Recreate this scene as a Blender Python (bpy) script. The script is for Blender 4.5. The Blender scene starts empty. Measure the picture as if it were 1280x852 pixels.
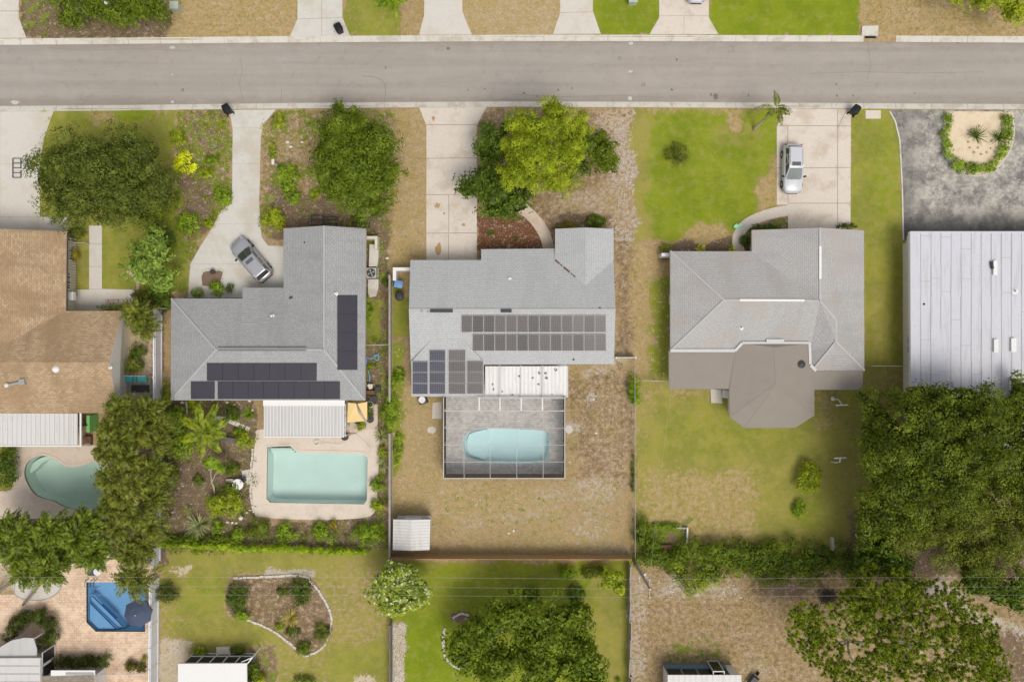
import bpy, math, random
import numpy as np
from mathutils import Vector, Matrix
from mathutils.geometry import tessellate_polygon

S = 0.075            # metres per photo pixel on the ground
H = 75.0             # drone height
SC = bpy.context.scene
COL = SC.collection
RS = np.random.RandomState(7)
random.seed(7)

def G(px, py, z=0.0):
    k = S * (H - z) / H
    return Vector(((px - 640) * k, (426 - py) * k, z))

def GL(pts, z=0.0):
    return [G(p[0], p[1], z) for p in pts]

# ------------------------------------------------------------------ mesh builder
class MB:
    def __init__(s):
        s.v = []; s.f = []; s.m = []; s.uv = []
    def face(s, pts, mi=0, uv=None):
        b = len(s.v); s.v += [tuple(p) for p in pts]
        s.f.append(tuple(range(b, b + len(pts)))); s.m.append(mi); s.uv.append(uv)
    def box(s, c, d, rz=0.0, mi=0, ry=0.0):
        R = Matrix.Rotation(rz, 3, 'Z') @ Matrix.Rotation(ry, 3, 'Y')
        c = Vector(c); b = len(s.v)
        for x, y, z in ((-1,-1,-1),(1,-1,-1),(1,1,-1),(-1,1,-1),(-1,-1,1),(1,-1,1),(1,1,1),(-1,1,1)):
            s.v.append(tuple(c + R @ Vector((x*d[0]/2, y*d[1]/2, z*d[2]/2))))
        for f in ((0,3,2,1),(4,5,6,7),(0,1,5,4),(1,2,6,5),(2,3,7,6),(3,0,4,7)):
            s.f.append(tuple(b+i for i in f)); s.m.append(mi); s.uv.append(None)
    def bar(s, a, b, w, h=None, mi=0):
        a = Vector(a); b = Vector(b); h = h or w
        t = (b - a); L = t.length
        if L < 1e-6: return
        t.normalize()
        up = Vector((0,0,1)) if abs(t.z) < .95 else Vector((1,0,0))
        n = t.cross(up).normalized(); u = n.cross(t)
        k = len(s.v)
        for p in (a, b):
            for i, j in ((-1,-1),(1,-1),(1,1),(-1,1)):
                s.v.append(tuple(p + n*i*w/2 + u*j*h/2))
        for f in ((0,1,2,3),(7,6,5,4),(0,4,5,1),(1,5,6,2),(2,6,7,3),(3,7,4,0)):
            s.f.append(tuple(k+i for i in f)); s.m.append(mi); s.uv.append(None)
    def tube(s, pts, rad, n=8, mi=0, cap=True):
        pts = [Vector(p) for p in pts]
        if not hasattr(rad, '__len__'): rad = [rad]*len(pts)
        b = len(s.v)
        for i, p in enumerate(pts):
            t = (pts[min(i+1, len(pts)-1)] - pts[max(i-1, 0)]).normalized()
            up = Vector((0,0,1)) if abs(t.z) < .9 else Vector((1,0,0))
            a = t.cross(up).normalized(); c = a.cross(t)
            for k in range(n):
                w = 2*math.pi*k/n
                s.v.append(tuple(p + (a*math.cos(w) + c*math.sin(w))*rad[i]))
        for i in range(len(pts)-1):
            for k in range(n):
                q = b+i*n; k2 = (k+1) % n
                s.f.append((q+k, q+k2, q+n+k2, q+n+k)); s.m.append(mi); s.uv.append(None)
        if cap:
            s.f.append(tuple(b+k for k in range(n))[::-1]); s.m.append(mi); s.uv.append(None)
            q = b+(len(pts)-1)*n
            s.f.append(tuple(q+k for k in range(n))); s.m.append(mi); s.uv.append(None)
    def lathe(s, c, prof, n=16, mi=0):
        c = Vector(c); b = len(s.v)
        for r, z in prof:
            for k in range(n):
                w = 2*math.pi*k/n
                s.v.append((c.x+r*math.cos(w), c.y+r*math.sin(w), c.z+z))
        for i in range(len(prof)-1):
            for k in range(n):
                q = b+i*n; k2 = (k+1) % n
                s.f.append((q+k, q+k2, q+n+k2, q+n+k)); s.m.append(mi); s.uv.append(None)
        s.f.append(tuple(b+k for k in range(n))[::-1]); s.m.append(mi); s.uv.append(None)
        q = b+(len(prof)-1)*n
        s.f.append(tuple(q+k for k in range(n))); s.m.append(mi); s.uv.append(None)
    def prism(s, poly, z0, z1, mi=0, holes=(), side=None, bottom=False):
        """poly / holes: XY points"""
        loops = [[Vector((p[0], p[1], 0)) for p in l] for l in [poly]+list(holes)]
        tris = tessellate_polygon(loops)
        flat = [p for l in loops for p in l]
        b = len(s.v); s.v += [(p.x, p.y, z1) for p in flat]
        for t in tris:
            a, c, d = (flat[i] for i in t)
            if (c-a).cross(d-a).z < 0: t = (t[0], t[2], t[1])
            s.f.append(tuple(b+i for i in t)); s.m.append(mi); s.uv.append(None)
        if z0 is None: return
        for li, l in enumerate(loops):
            ar = sum(l[i].x*l[(i+1)%len(l)].y - l[(i+1)%len(l)].x*l[i].y for i in range(len(l)))
            ll = l if (ar > 0) == (li == 0) else l[::-1]
            for i in range(len(ll)):
                p, q = ll[i], ll[(i+1) % len(ll)]
                s.face([(p.x,p.y,z0),(q.x,q.y,z0),(q.x,q.y,z1),(p.x,p.y,z1)], mi if side is None else side)
    def build(s, name, mats, parent=None, loc=None, smooth=False):
        me = bpy.data.meshes.new(name)
        if loc is None: o_ = Vector((0,0,0)) if parent is None else wloc(parent)
        else: o_ = Vector(loc)
        vv = [(x-o_.x, y-o_.y, z-o_.z) for x, y, z in s.v]
        me.from_pydata(vv, [], s.f)
        if not isinstance(mats, (list, tuple)): mats = [mats]
        for m in mats: me.materials.append(m)
        me.polygons.foreach_set('material_index', s.m)
        if any(u is not None for u in s.uv):
            ul = me.uv_layers.new(name='UVMap').data; k = 0
            for f, u in zip(s.f, s.uv):
                for i in range(len(f)):
                    if u is not None: ul[k].uv = u[i]
                    k += 1
        if smooth: me.polygons.foreach_set('use_smooth', [True]*len(s.f))
        me.update()
        ob = bpy.data.objects.new(name, me); COL.objects.link(ob)
        if parent is not None: ob.parent = parent
        if loc is not None:
            ob.location = o_ if parent is None else o_ - wloc(parent)
        return ob

def wloc(o):
    v = Vector((0,0,0))
    while o is not None:
        v = v + Vector(o.location); o = o.parent
    return v

def tag(o, label=None, cat=None, group=None, kind=None):
    if label: o['label'] = label
    if cat: o['category'] = cat
    if group: o['group'] = group
    if kind: o['kind'] = kind
    return o

def thing(name, label, cat, loc=(0,0,0), rz=0.0, group=None):
    o = bpy.data.objects.new(name, None); COL.objects.link(o)
    o.location = loc; o.rotation_euler = (0, 0, rz); o.empty_display_size = .3
    return tag(o, label, cat, group)

def dup(root, loc, rz=0.0, label=None, group=None, scale=None):
    r = root.copy(); COL.objects.link(r); r.location = loc; r.rotation_euler = (0,0,rz)
    if scale: r.scale = (scale, scale, scale)
    if label: r['label'] = label
    if group: r['group'] = group
    for ch in list(root.children):
        c = ch.copy(); COL.objects.link(c); c.parent = r
        for g in list(ch.children):
            d = g.copy(); COL.objects.link(d); d.parent = c
    return r

def struct(name, mb, mats, parent=None, **k):
    o = mb.build(name, mats, parent, **k)
    if parent is None: o['kind'] = 'structure'
    return o

# ------------------------------------------------------------------ materials
class NT:
    def __init__(s, name):
        s.m = bpy.data.materials.new(name); s.m.use_nodes = True
        s.t = s.m.node_tree; s.t.nodes.clear()
        s.out = s.n('ShaderNodeOutputMaterial')
    def n(s, typ, **k):
        nd = s.t.nodes.new(typ)
        for a, b in k.items(): setattr(nd, a, b)
        return nd
    def l(s, a, b): s.t.links.new(a, b)
    def val(s, sock, v):
        if hasattr(v, 'is_linked') or hasattr(v, 'links'): s.l(v, sock)
        else:
            if hasattr(v, '__len__') and len(v) == 3 and sock.type == 'RGBA': v = tuple(v)+(1,)
            sock.default_value = v
    def math(s, op, a, b=None, c=None, clamp=False):
        nd = s.n('ShaderNodeMath', operation=op); nd.use_clamp = clamp
        s.val(nd.inputs[0], a)
        if b is not None: s.val(nd.inputs[1], b)
        if c is not None: s.val(nd.inputs[2], c)
        return nd.outputs[0]
    def mix(s, f, a, b, mode='MIX'):
        nd = s.n('ShaderNodeMix', data_type='RGBA', blend_type=mode)
        s.val(nd.inputs[0], f); s.val(nd.inputs[6], a); s.val(nd.inputs[7], b)
        return nd.outputs[2]
    def noise(s, vec, scale, detail=3, rough=.55, dist=0.0):
        nd = s.n('ShaderNodeTexNoise')
        if vec is not None: s.l(vec, nd.inputs['Vector'])
        nd.inputs['Scale'].default_value = scale; nd.inputs['Detail'].default_value = detail
        nd.inputs['Roughness'].default_value = rough; nd.inputs['Distortion'].default_value = dist
        return nd.outputs[0]
    def step(s, x, lo, hi, a=0.0, b=1.0):
        nd = s.n('ShaderNodeMapRange'); nd.interpolation_type = 'SMOOTHSTEP'
        s.val(nd.inputs[0], x)
        for i, v in enumerate((lo, hi, a, b)): nd.inputs[1+i].default_value = v
        return nd.outputs[0]
    def pos(s): return s.n('ShaderNodeNewGeometry').outputs['Position']
    def obj(s): return s.n('ShaderNodeTexCoord').outputs['Object']
    def uvc(s): return s.n('ShaderNodeTexCoord').outputs['UV']
    def scalev(s, v, sx, sy, sz):
        nd = s.n('ShaderNodeVectorMath', operation='MULTIPLY'); s.l(v, nd.inputs[0])
        nd.inputs[1].default_value = (sx, sy, sz); return nd.outputs[0]
    def bsdf(s, col, rough=.8, metal=0.0, spec=.3, bump=None, bstr=.3, bdist=.02):
        b = s.n('ShaderNodeBsdfPrincipled')
        s.val(b.inputs['Base Color'], col); s.val(b.inputs['Roughness'], rough)
        b.inputs['Metallic'].default_value = metal
        b.inputs['Specular IOR Level'].default_value = spec
        if bump is not None:
            bn = s.n('ShaderNodeBump'); bn.inputs['Strength'].default_value = bstr
            bn.inputs['Distance'].default_value = bdist
            s.l(bump, bn.inputs['Height']); s.l(bn.outputs[0], b.inputs['Normal'])
        s.l(b.outputs[0], s.out.inputs[0]); return b

def mulc(c, f): return tuple(min(1, x*f) for x in c)

def plain(name, col, rough=.7, var=.12, scale=4.0, metal=0.0, spec=.3, fine=.06, stain=None):
    t = NT(name); p = t.pos()
    c = t.mix(t.noise(p, scale, 4), mulc(col, 1-var), mulc(col, 1+var))
    c = t.mix(t.step(t.noise(p, 35, 2), .3, .7), t.mix(1.0, c, (1-fine,)*3, 'MULTIPLY'), c)
    if stain is not None:
        c = t.mix(t.math('MULTIPLY', t.step(t.noise(p, .9, 5, .65), .56, .75), .55), c, stain)
    t.bsdf(c, rough, metal, spec)
    return t.m

def concrete(name, col, dirt, amount=.5, sc=.5):
    t = NT(name); p = t.pos()
    big = t.noise(p, sc, 5, .62); mid = t.noise(p, 2.7, 4, .6); fine = t.noise(p, 22, 2)
    c = t.mix(mid, mulc(col, .92), mulc(col, 1.06))
    c = t.mix(t.math('MULTIPLY', t.step(big, .47, .66), amount), c, dirt)
    c = t.mix(t.math('MULTIPLY', t.step(t.noise(p, 5.5, 3, .7), .57, .66), amount*.6), c, dirt)
    c = t.mix(t.math('MULTIPLY', t.step(fine, .35, .65, 1, 0), .10), c, (.1,.09,.08))
    t.bsdf(c, .9, spec=.2, bump=fine, bstr=.15)
    return t.m

def shingle(name, c1, c2, streak=.10, warm=None):
    t = NT(name); uv = t.uvc(); p = t.pos()
    br = t.n('ShaderNodeTexBrick'); t.l(uv, br.inputs['Vector'])
    br.inputs['Color1'].default_value = (*c1,1); br.inputs['Color2'].default_value = (*c2,1)
    br.inputs['Mortar'].default_value = (*mulc(c1,.62),1)
    br.inputs['Scale'].default_value = 1; br.inputs['Mortar Size'].default_value = .012
    br.inputs['Brick Width'].default_value = .34; br.inputs['Row Height'].default_value = .17
    br.inputs['Bias'].default_value = .0
    sp = t.noise(uv, 6.5, 2, .6)
    c = t.mix(t.step(sp, .40, .60), t.mix(1.0, br.outputs[0], (.92,.92,.92), 'MULTIPLY'), t.mix(1.0, br.outputs[0], (1.05,1.05,1.05), 'MULTIPLY'))
    st = t.noise(t.scalev(uv, .55, .12, 1), 1.0, 4, .6)
    c = t.mix(t.math('MULTIPLY', t.step(st, .46, .62), streak*2.6), c, mulc(c1, .62))
    if warm is not None:
        c = t.mix(t.math('MULTIPLY', t.step(t.noise(p, .35, 4, .6), .48, .60), .5), c, warm)
    t.bsdf(c, .92, spec=.15, bump=br.outputs[1], bstr=-.35)
    return t.m

def foliage(name, dark, light, trans=.25, nscale=.6, tip=None):
    dark = tuple(a*b for a, b in zip(dark, (.58,.66,.40))); light = tuple(a*b for a, b in zip(light, (1.04,1.10,.56))); trans *= .6
    t = NT(name)
    g = t.n('ShaderNodeNewGeometry'); p = t.obj()
    r = g.outputs['Random Per Island']
    f = t.math('ADD', t.math('MULTIPLY', r, .20), t.math('ADD', t.math('MULTIPLY', t.step(t.noise(p, nscale, 3, .6), .40, .60), .42), t.math('MULTIPLY', t.step(t.noise(p, nscale*3.2, 2, .6), .38, .62), .38)), clamp=True)  # random leaf tone, with clump contrast painted in for shaded crown gaps
    c = t.mix(f, dark, light)
    if tip is not None:
        c = t.mix(t.step(r, .74, .86), c, tip)
    d = t.n('ShaderNodeBsdfDiffuse'); t.l(c, d.inputs[0])
    tr = t.n('ShaderNodeBsdfTranslucent'); t.l(t.mix(1.0, c, (1.15,1.2,.6), 'MULTIPLY'), tr.inputs[0])
    gl = t.n('ShaderNodeBsdfGlossy'); gl.inputs['Roughness'].default_value = .45; gl.inputs[0].default_value = (1,1,1,1)
    m1 = t.n('ShaderNodeMixShader'); m1.inputs[0].default_value = trans
    t.l(d.outputs[0], m1.inputs[1]); t.l(tr.outputs[0], m1.inputs[2])
    m2 = t.n('ShaderNodeMixShader'); m2.inputs[0].default_value = .010
    t.l(m1.outputs[0], m2.inputs[1]); t.l(gl.outputs[0], m2.inputs[2])
    t.l(m2.outputs[0], t.out.inputs[0])
    return t.m

def bark_mat(name, col):
    t = NT(name); p = t.obj()
    n = t.noise(t.scalev(p, 3, 3, .8), 3.0, 5, .65)
    t.bsdf(t.mix(n, mulc(col,.55), mulc(col,1.35)), .95, bump=n, bstr=.6)
    return t.m

def screen_mat(name, col, op):
    t = NT(name)
    a = t.n('ShaderNodeBsdfTransparent'); d = t.n('ShaderNodeBsdfDiffuse'); d.inputs[0].default_value = (*col,1)
    m = t.n('ShaderNodeMixShader'); m.inputs[0].default_value = op
    t.l(a.outputs[0], m.inputs[1]); t.l(d.outputs[0], m.inputs[2]); t.l(m.outputs[0], t.out.inputs[0])
    return t.m

def water_mat(name, tint):
    t = NT(name); p = t.pos()
    a = t.n('ShaderNodeBsdfTransparent'); a.inputs[0].default_value = (*tint,1)
    bn = t.n('ShaderNodeBump'); bn.inputs['Strength'].default_value = .006; bn.inputs['Distance'].default_value = .01
    t.l(t.noise(p, .8, 2, .5), bn.inputs['Height'])
    g = t.n('ShaderNodeBsdfGlossy'); g.inputs['Roughness'].default_value = .06; t.l(bn.outputs[0], g.inputs['Normal'])
    lw = t.n('ShaderNodeFresnel'); lw.inputs[0].default_value = 1.33; t.l(bn.outputs[0], lw.inputs['Normal'])
    m = t.n('ShaderNodeMixShader'); t.l(lw.outputs[0], m.inputs[0])
    t.l(a.outputs[0], m.inputs[1]); t.l(g.outputs[0], m.inputs[2]); t.l(m.outputs[0], t.out.inputs[0])
    return t.m

def pv_mat(name, c1, c2):
    t = NT(name); uv = t.uvc()
    br = t.n('ShaderNodeTexBrick'); br.offset = 0.0; t.l(uv, br.inputs['Vector'])
    r = t.n('ShaderNodeObjectInfo').outputs['Random']
    cell = t.mix(t.step(r, .1, .9), c1, c2)
    t.l(cell, br.inputs['Color1']); t.l(t.mix(1.0, cell, (.82,.82,.82), 'MULTIPLY'), br.inputs['Color2'])
    br.inputs['Mortar'].default_value = (.20,.195,.20,1)
    br.inputs['Scale'].default_value = 1; br.inputs['Mortar Size'].default_value = .010
    br.inputs['Brick Width'].default_value = .165; br.inputs['Row Height'].default_value = .165
    t.bsdf(br.outputs[0], .22, spec=.25)
    return t.m

def seam_roof(name, col, dirt):
    t = NT(name); p = t.pos()
    c = t.mix(t.noise(p, .6, 4), mulc(col,.95), mulc(col,1.04))
    st = t.noise(t.scalev(p, 2.2, .25, 1), 1.0, 4, .65)
    c = t.mix(t.math('MULTIPLY', t.step(st, .50, .64), .40), c, dirt)
    sp = t.noise(p, 5.0, 3, .7)
    c = t.mix(t.math('MULTIPLY', t.step(sp, .61, .68), .5), c, dirt)
    t.bsdf(c, .45, spec=.4)
    return t.m

def paver_mat(name, c1, c2, mort, w=.3, h=.2, blotch=None, mixamt=.5):
    t = NT(name); p = t.pos()
    br = t.n('ShaderNodeTexBrick'); t.l(p, br.inputs['Vector'])
    br.inputs['Color1'].default_value = (*c1,1); br.inputs['Color2'].default_value = (*c2,1)
    br.inputs['Mortar'].default_value = (*mort,1); br.inputs['Scale'].default_value = 1
    br.inputs['Mortar Size'].default_value = .012; br.inputs['Brick Width'].default_value = w; br.inputs['Row Height'].default_value = h
    c = t.mix(t.step(t.noise(p, 3.0, 4, .7), .3, .7), t.mix(1.0, br.outputs[0], (.84,.84,.84), 'MULTIPLY'), t.mix(1.0, br.outputs[0], (1.1,1.1,1.1), 'MULTIPLY'))
    if blotch is not None:
        c = t.mix(t.math('MULTIPLY', t.step(t.noise(p, .8, 5, .7), .45, .60), mixamt), c, blotch)
    t.bsdf(c, .9, spec=.2)
    return t.m

M = {}
M['kerb'] = concrete('kerb_concrete', (.60,.57,.51), (.36,.30,.22), .5, .8)
M['drive'] = concrete('drive_concrete', (.585,.565,.525), (.44,.37,.27), .45, .35)
M['drive_pale'] = concrete('pale_drive_concrete', (.60,.565,.515), (.50,.42,.31), .4, .4)
M['drive_warm'] = concrete('warm_drive_concrete', (.635,.57,.50), (.44,.34,.24), .5, .5)
M['joint'] = plain('joint_dirt', (.28,.23,.17), .95)
M['deck_beige'] = concrete('beige_pool_deck', (.66,.57,.48), (.46,.38,.29), .45, .5)
M['deck_tan'] = concrete('tan_pool_deck', (.60,.50,.41), (.42,.32,.22), .45, .5)
M['deck_grey'] = paver_mat('grey_pavers', (.53,.51,.485), (.42,.40,.385), (.31,.295,.28), .32, .2, (.60,.575,.55), .35)
M['deck_pink'] = paver_mat('pink_pavers', (.72,.53,.38), (.60,.43,.31), (.40,.29,.21), .4, .24, (.78,.62,.47), .55)
M['white'] = plain('white_paint', (.74,.73,.715), .5, .05)
M['white_vinyl'] = plain('white_vinyl', (.74,.75,.80), .4, .05, 2.0, stain=(.58,.58,.58))
M['cream'] = plain('cream_stucco', (.62,.57,.47), .9, .08, 2)
M['stucco'] = plain('white_stucco', (.70,.66,.58), .9, .08, 2, stain=(.55,.5,.42))
M['fascia'] = plain('fascia_paint', (.62,.58,.52), .6, .08)
M['roof_tan'] = shingle('tan_shingles', (.355,.25,.15), (.475,.35,.225), .18, (.29,.19,.105))
M['roof_b'] = shingle('grey_shingles', (.325,.328,.33), (.365,.368,.37), .08)
M['roof_c'] = shingle('light_grey_shingles', (.43,.437,.445), (.46,.467,.475), .06)
M['roof_d'] = shingle('warm_grey_shingles', (.40,.392,.388), (.43,.422,.418), .08, (.38,.335,.30))
M['roof_brown'] = plain('rolled_brown_roofing', (.27,.238,.205), .9, .08, 1.0)
M['roof_brown2'] = paver_mat('tan_low_shingles', (.38,.33,.26), (.30,.25,.2), (.2,.17,.13), .3, .15)
M['ridge_cap'] = plain('ridge_cap_shingle', (.435,.425,.415), .9, .12, 6)
M['ridge_cap_b'] = plain('ridge_cap_grey', (.39,.39,.385), .9, .1, 6)
M['metal_white'] = seam_roof('white_metal_roof', (.57,.555,.54), (.42,.39,.35))
M['metal_grey'] = seam_roof('ribbed_grey_white_metal', (.47,.465,.46), (.38,.36,.34))
M['metal_lav'] = seam_roof('flat_white_membrane', (.535,.535,.585), (.40,.39,.40))
M['metal_bright'] = seam_roof('bright_white_metal_roof', (.66,.65,.635), (.46,.43,.40))
M['pv_frame'] = plain('photovoltaic_frame', (.42,.41,.40), .45, .06)
M['rib_light'] = plain('rib_highlight', (.66,.65,.64), .4, .04)
M['rib_shadow'] = plain('rib_groove_shadow', (.40,.395,.39), .5, .1)  # dark strip beside each rib, painting the shadow in its groove
M['seam'] = plain('grey_seam', (.36,.35,.36), .7)
M['flash'] = plain('pale_flashing', (.53,.53,.53), .5, .08)
M['solar_black'] = plain('black_pool_heater_mat', (.035,.033,.045), .42, .15, 2, spec=.4)
M['solar_line'] = plain('black_seam', (.018,.018,.022), .5)
M['pv'] = pv_mat('photovoltaic_cells', (.060,.053,.056), (.098,.087,.086))
M['pv_navy'] = pv_mat('navy_photovoltaic_cells', (.028,.032,.060), (.040,.043,.075))
M['alu'] = plain('aluminium_frame', (.50,.49,.475), .45, .06)
M['dark'] = plain('dark_grey_metal', (.05,.05,.052), .5)
M['black'] = plain('black_plastic', (.014,.015,.018), .5, .2, spec=.2)
M['rubber'] = plain('black_rubber', (.02,.02,.02), .8)
M['grey'] = plain('grey_metal', (.32,.32,.32), .5)
M['acgrey'] = plain('beige_grey_metal', (.42,.40,.37), .5)
M['steel'] = plain('steel', (.55,.55,.55), .35, .08, metal=.6)
M['glass_dark'] = plain('dark_window_glass', (.02,.024,.026), .08, .1, spec=.6)
M['glass_blue'] = plain('blue_grey_glass', (.16,.24,.30), .12, .15, spec=.6)
M['car_silver'] = plain('silver_car_paint', (.385,.39,.42), .28, .03, spec=.5, metal=.35, fine=.02)
M['car_white'] = plain('white_car_paint', (.54,.545,.58), .25, .03, spec=.5, metal=.1, fine=.02)
M['car_glass'] = plain('car_glass', (.055,.065,.06), .08, .1, spec=.7)
M['car_glass2'] = plain('pale_reflecting_car_glass', (.20,.225,.22), .1, .1, spec=.7)
M['sunroof'] = plain('sunroof_glass', (.10,.105,.11), .1, .05, spec=.6)
M['lamp'] = plain('headlight_lens', (.34,.35,.37), .25, .05, spec=.7)
M['red'] = plain('red_lens', (.35,.02,.02), .3)
M['blue_bin'] = plain('blue_bin_plastic', (.16,.30,.55), .4, .08)
M['teal'] = plain('teal_plastic', (.08,.42,.45), .5)
M['green_plastic'] = plain('green_plastic', (.16,.42,.12), .5)
M['mint'] = plain('mint_plastic_bag', (.35,.78,.5), .4)
M['navy'] = plain('navy_canvas', (.062,.080,.135), .8, .12, 2)
M['sail'] = plain('yellow_shade_cloth', (.72,.53,.24), .8, .06, 1)
M['hose_blue'] = plain('blue_hose', (.20,.33,.58), .5)
M['terracotta'] = plain('terracotta', (.40,.16,.08), .8)
M['brown'] = plain('brown_timber', (.16,.085,.055), .85, .25)
M['wood_orange'] = plain('orange_fence_timber', (.43,.27,.13), .85, .25, 3, stain=(.27,.17,.09))
M['wood_grey'] = plain('weathered_grey_timber', (.36,.33,.29), .9, .2, 3)
M['wood_dark'] = plain('dark_grey_timber', (.17,.16,.145), .9, .2, 3)
M['pole'] = plain('utility_pole_timber', (.36,.33,.29), .95, .2, 3)
M['stone'] = plain('pale_edging_stone', (.58,.54,.48), .9, .2, 5)
M['brick_edge'] = plain('pinkish_edging_brick', (.48,.36,.29), .9, .25, 6)
M['rock'] = plain('pale_rock', (.66,.60,.50), .9, .2, 5)
M['chain'] = screen_mat('chain_link_mesh', (.35,.36,.33), .22)
M['screen'] = screen_mat('insect_screen_roof', (.30,.28,.26), .05)
M['screen_wall'] = screen_mat('insect_screen_wall', (.05,.048,.045), .90)
M['pool_plaster'] = plain('pale_pool_plaster', (.74,.78,.76), .7, .12, .35, fine=0)
M['pool_plaster_worn'] = plain('worn_pool_plaster', (.74,.78,.76), .7, .16, .5, fine=0, stain=(.84,.85,.82))
M['pool_plaster_blue'] = plain('blue_pool_plaster', (.52,.64,.75), .7, .10, .6, fine=0)
M['tile_blue'] = plain('dark_blue_waterline_tile', (.05,.09,.17), .4)
M['tile_teal'] = plain('grey_teal_waterline_tile', (.18,.30,.30), .4)
M['pool_line'] = plain('dark_step_edge_tile', (.03,.10,.26), .5)
M['water_green'] = water_mat('green_pool_water', (.75,.855,.79))
M['water_teal'] = water_mat('teal_pool_water', (.755,.86,.845))
M['water_aqua'] = water_mat('aqua_pool_water', (.80,.935,.975))
M['water_blue'] = water_mat('blue_pool_water', (.52,.70,.84))
M['wire'] = plain('pale_cable', (.42,.42,.40), .5)
M['oil'] = plain('oil_stain', (.16,.14,.13), .6)
M['rust'] = plain('rusty_brown_stain', (.42,.27,.13), .9)
M['roadpaint'] = plain('worn_white_road_paint', (.50,.48,.45), .9, .3, 12)
M['patch'] = plain('asphalt_patch', (.22,.20,.185), .95)
M['bark'] = bark_mat('grey_brown_bark', (.20,.16,.12))
M['bark_pale'] = bark_mat('pale_bark', (.46,.40,.31))
M['bark_palm'] = bark_mat('palm_trunk_bark', (.22,.185,.155))
M['vase'] = plain('pale_ceramic', (.66,.62,.54), .5)
M['orange_leaf'] = plain('rust_orange', (.35,.12,.03), .8)

# foliage kinds
FO = {
 'oak':   ((.052,.072,.018), (.185,.210,.060), .22),
 'mid':   ((.078,.118,.013), (.200,.252,.034), .28),
 'deep':  ((.050,.085,.014), (.140,.195,.035), .25),
 'bigdark': ((.036,.056,.010), (.195,.235,.036), .25),
 'olive': ((.085,.100,.018), (.215,.235,.050), .25),
 'lime':  ((.200,.260,.015), (.430,.470,.048), .30),
 'bright':((.125,.200,.016), (.330,.440,.045), .30),
 'yellowgreen':((.20,.25,.014), (.44,.48,.05), .30),
 'yellow':((.82,.78,.012), (1.0,.98,.05), .30),
 'sage':  ((.150,.220,.055), (.340,.440,.140), .28),
 'silver':((.30,.31,.22), (.44,.43,.33), .2),
 'palm':  ((.026,.042,.008), (.225,.235,.055), .15),
 'palmgreen': ((.028,.050,.008), (.215,.265,.045), .18),
 'cycad': ((.10,.15,.02), (.34,.38,.05), .25),
 'amber': ((.30,.17,.02), (.40,.34,.04), .25),
 'straw': ((.38,.28,.10), (.60,.47,.22), .2),
 'hedge': ((.190,.290,.016), (.440,.540,.042), .25),
 'darkhedge': ((.035,.052,.010), (.105,.135,.025), .2),
 'redhedge': ((.080,.050,.02), (.16,.17,.035), .2),
 'pine':  ((.110,.150,.016), (.330,.385,.045), .25),
}
for k, (a, b, tr) in FO.items():
    M['f_'+k] = foliage('foliage_'+k, a, b, tr, nscale=1.7 if 'palm' in k else (.55 if k == 'bigdark' else .8))
M['f_flower'] = foliage('foliage_pale_blossom', (.150,.215,.030), (.400,.460,.085), .28, tip=(.66,.68,.36))
M['f_plum'] = foliage('foliage_plumeria', (.13,.22,.02), (.36,.48,.06), .3)
# ------------------------------------------------------------------ ground
def vnoise(x, y, seed):
    r = np.random.RandomState(seed); T = r.rand(128, 128)
    xi = np.floor(x).astype(int); yi = np.floor(y).astype(int)
    fx = x - xi; fy = y - yi
    fx = fx*fx*(3-2*fx); fy = fy*fy*(3-2*fy)
    a = T[xi % 128, yi % 128]; b = T[(xi+1) % 128, yi % 128]
    c = T[xi % 128, (yi+1) % 128]; d = T[(xi+1) % 128, (yi+1) % 128]
    return (a*(1-fx)+b*fx)*(1-fy) + (c*(1-fx)+d*fx)*fy

def fbm(x, y, seed, o=4):
    v = 0; a = .5; t = 0
    for i in range(o):
        v = v + a*vnoise(x*2**i, y*2**i, seed+i); t += a; a *= .55
    return v/t

def sdf(px, py, poly):
    """signed distance, negative inside"""
    d = np.full(px.shape, 1e9); s = np.ones(px.shape)
    n = len(poly)
    for i in range(n):
        ax, ay = poly[i]; bx, by = poly[(i+1) % n]
        ex, ey = bx-ax, by-ay; wx, wy = px-ax, py-ay
        t = np.clip((wx*ex+wy*ey)/max(1e-9, ex*ex+ey*ey), 0, 1)
        d = np.minimum(d, (wx-ex*t)**2 + (wy-ey*t)**2)
        c1 = py >= ay; c2 = py < by; c3 = ex*wy > ey*wx
        f = (c1 & c2 & c3) | (~c1 & ~c2 & ~c3)
        s = np.where(f, -s, s)
    return s*np.sqrt(d)

def catmull(pts, n=6, closed=True):
    out = []; L = len(pts)
    for i in range(L if closed else L-1):
        p0 = pts[(i-1) % L] if closed or i > 0 else pts[0]
        p1 = pts[i]; p2 = pts[(i+1) % L]
        p3 = pts[(i+2) % L] if closed or i+2 < L else pts[-1]
        for k in range(n):
            t = k/n
            out.append(tuple(.5*((2*p1[j]) + (-p0[j]+p2[j])*t + (2*p0[j]-5*p1[j]+4*p2[j]-p3[j])*t*t + (-p0[j]+3*p1[j]-3*p2[j]+p3[j])*t**3) for j in (0, 1)))
    if not closed: out.append(tuple(pts[-1]))
    return out

def rect(x0, y0, x1, y1): return [(x0,y0),(x1,y0),(x1,y1),(x0,y1)]
def ell(cx, cy, rx, ry, n=24): return [(cx+rx*math.cos(2*math.pi*k/n), cy+ry*math.sin(2*math.pi*k/n)) for k in range(n)]

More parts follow.
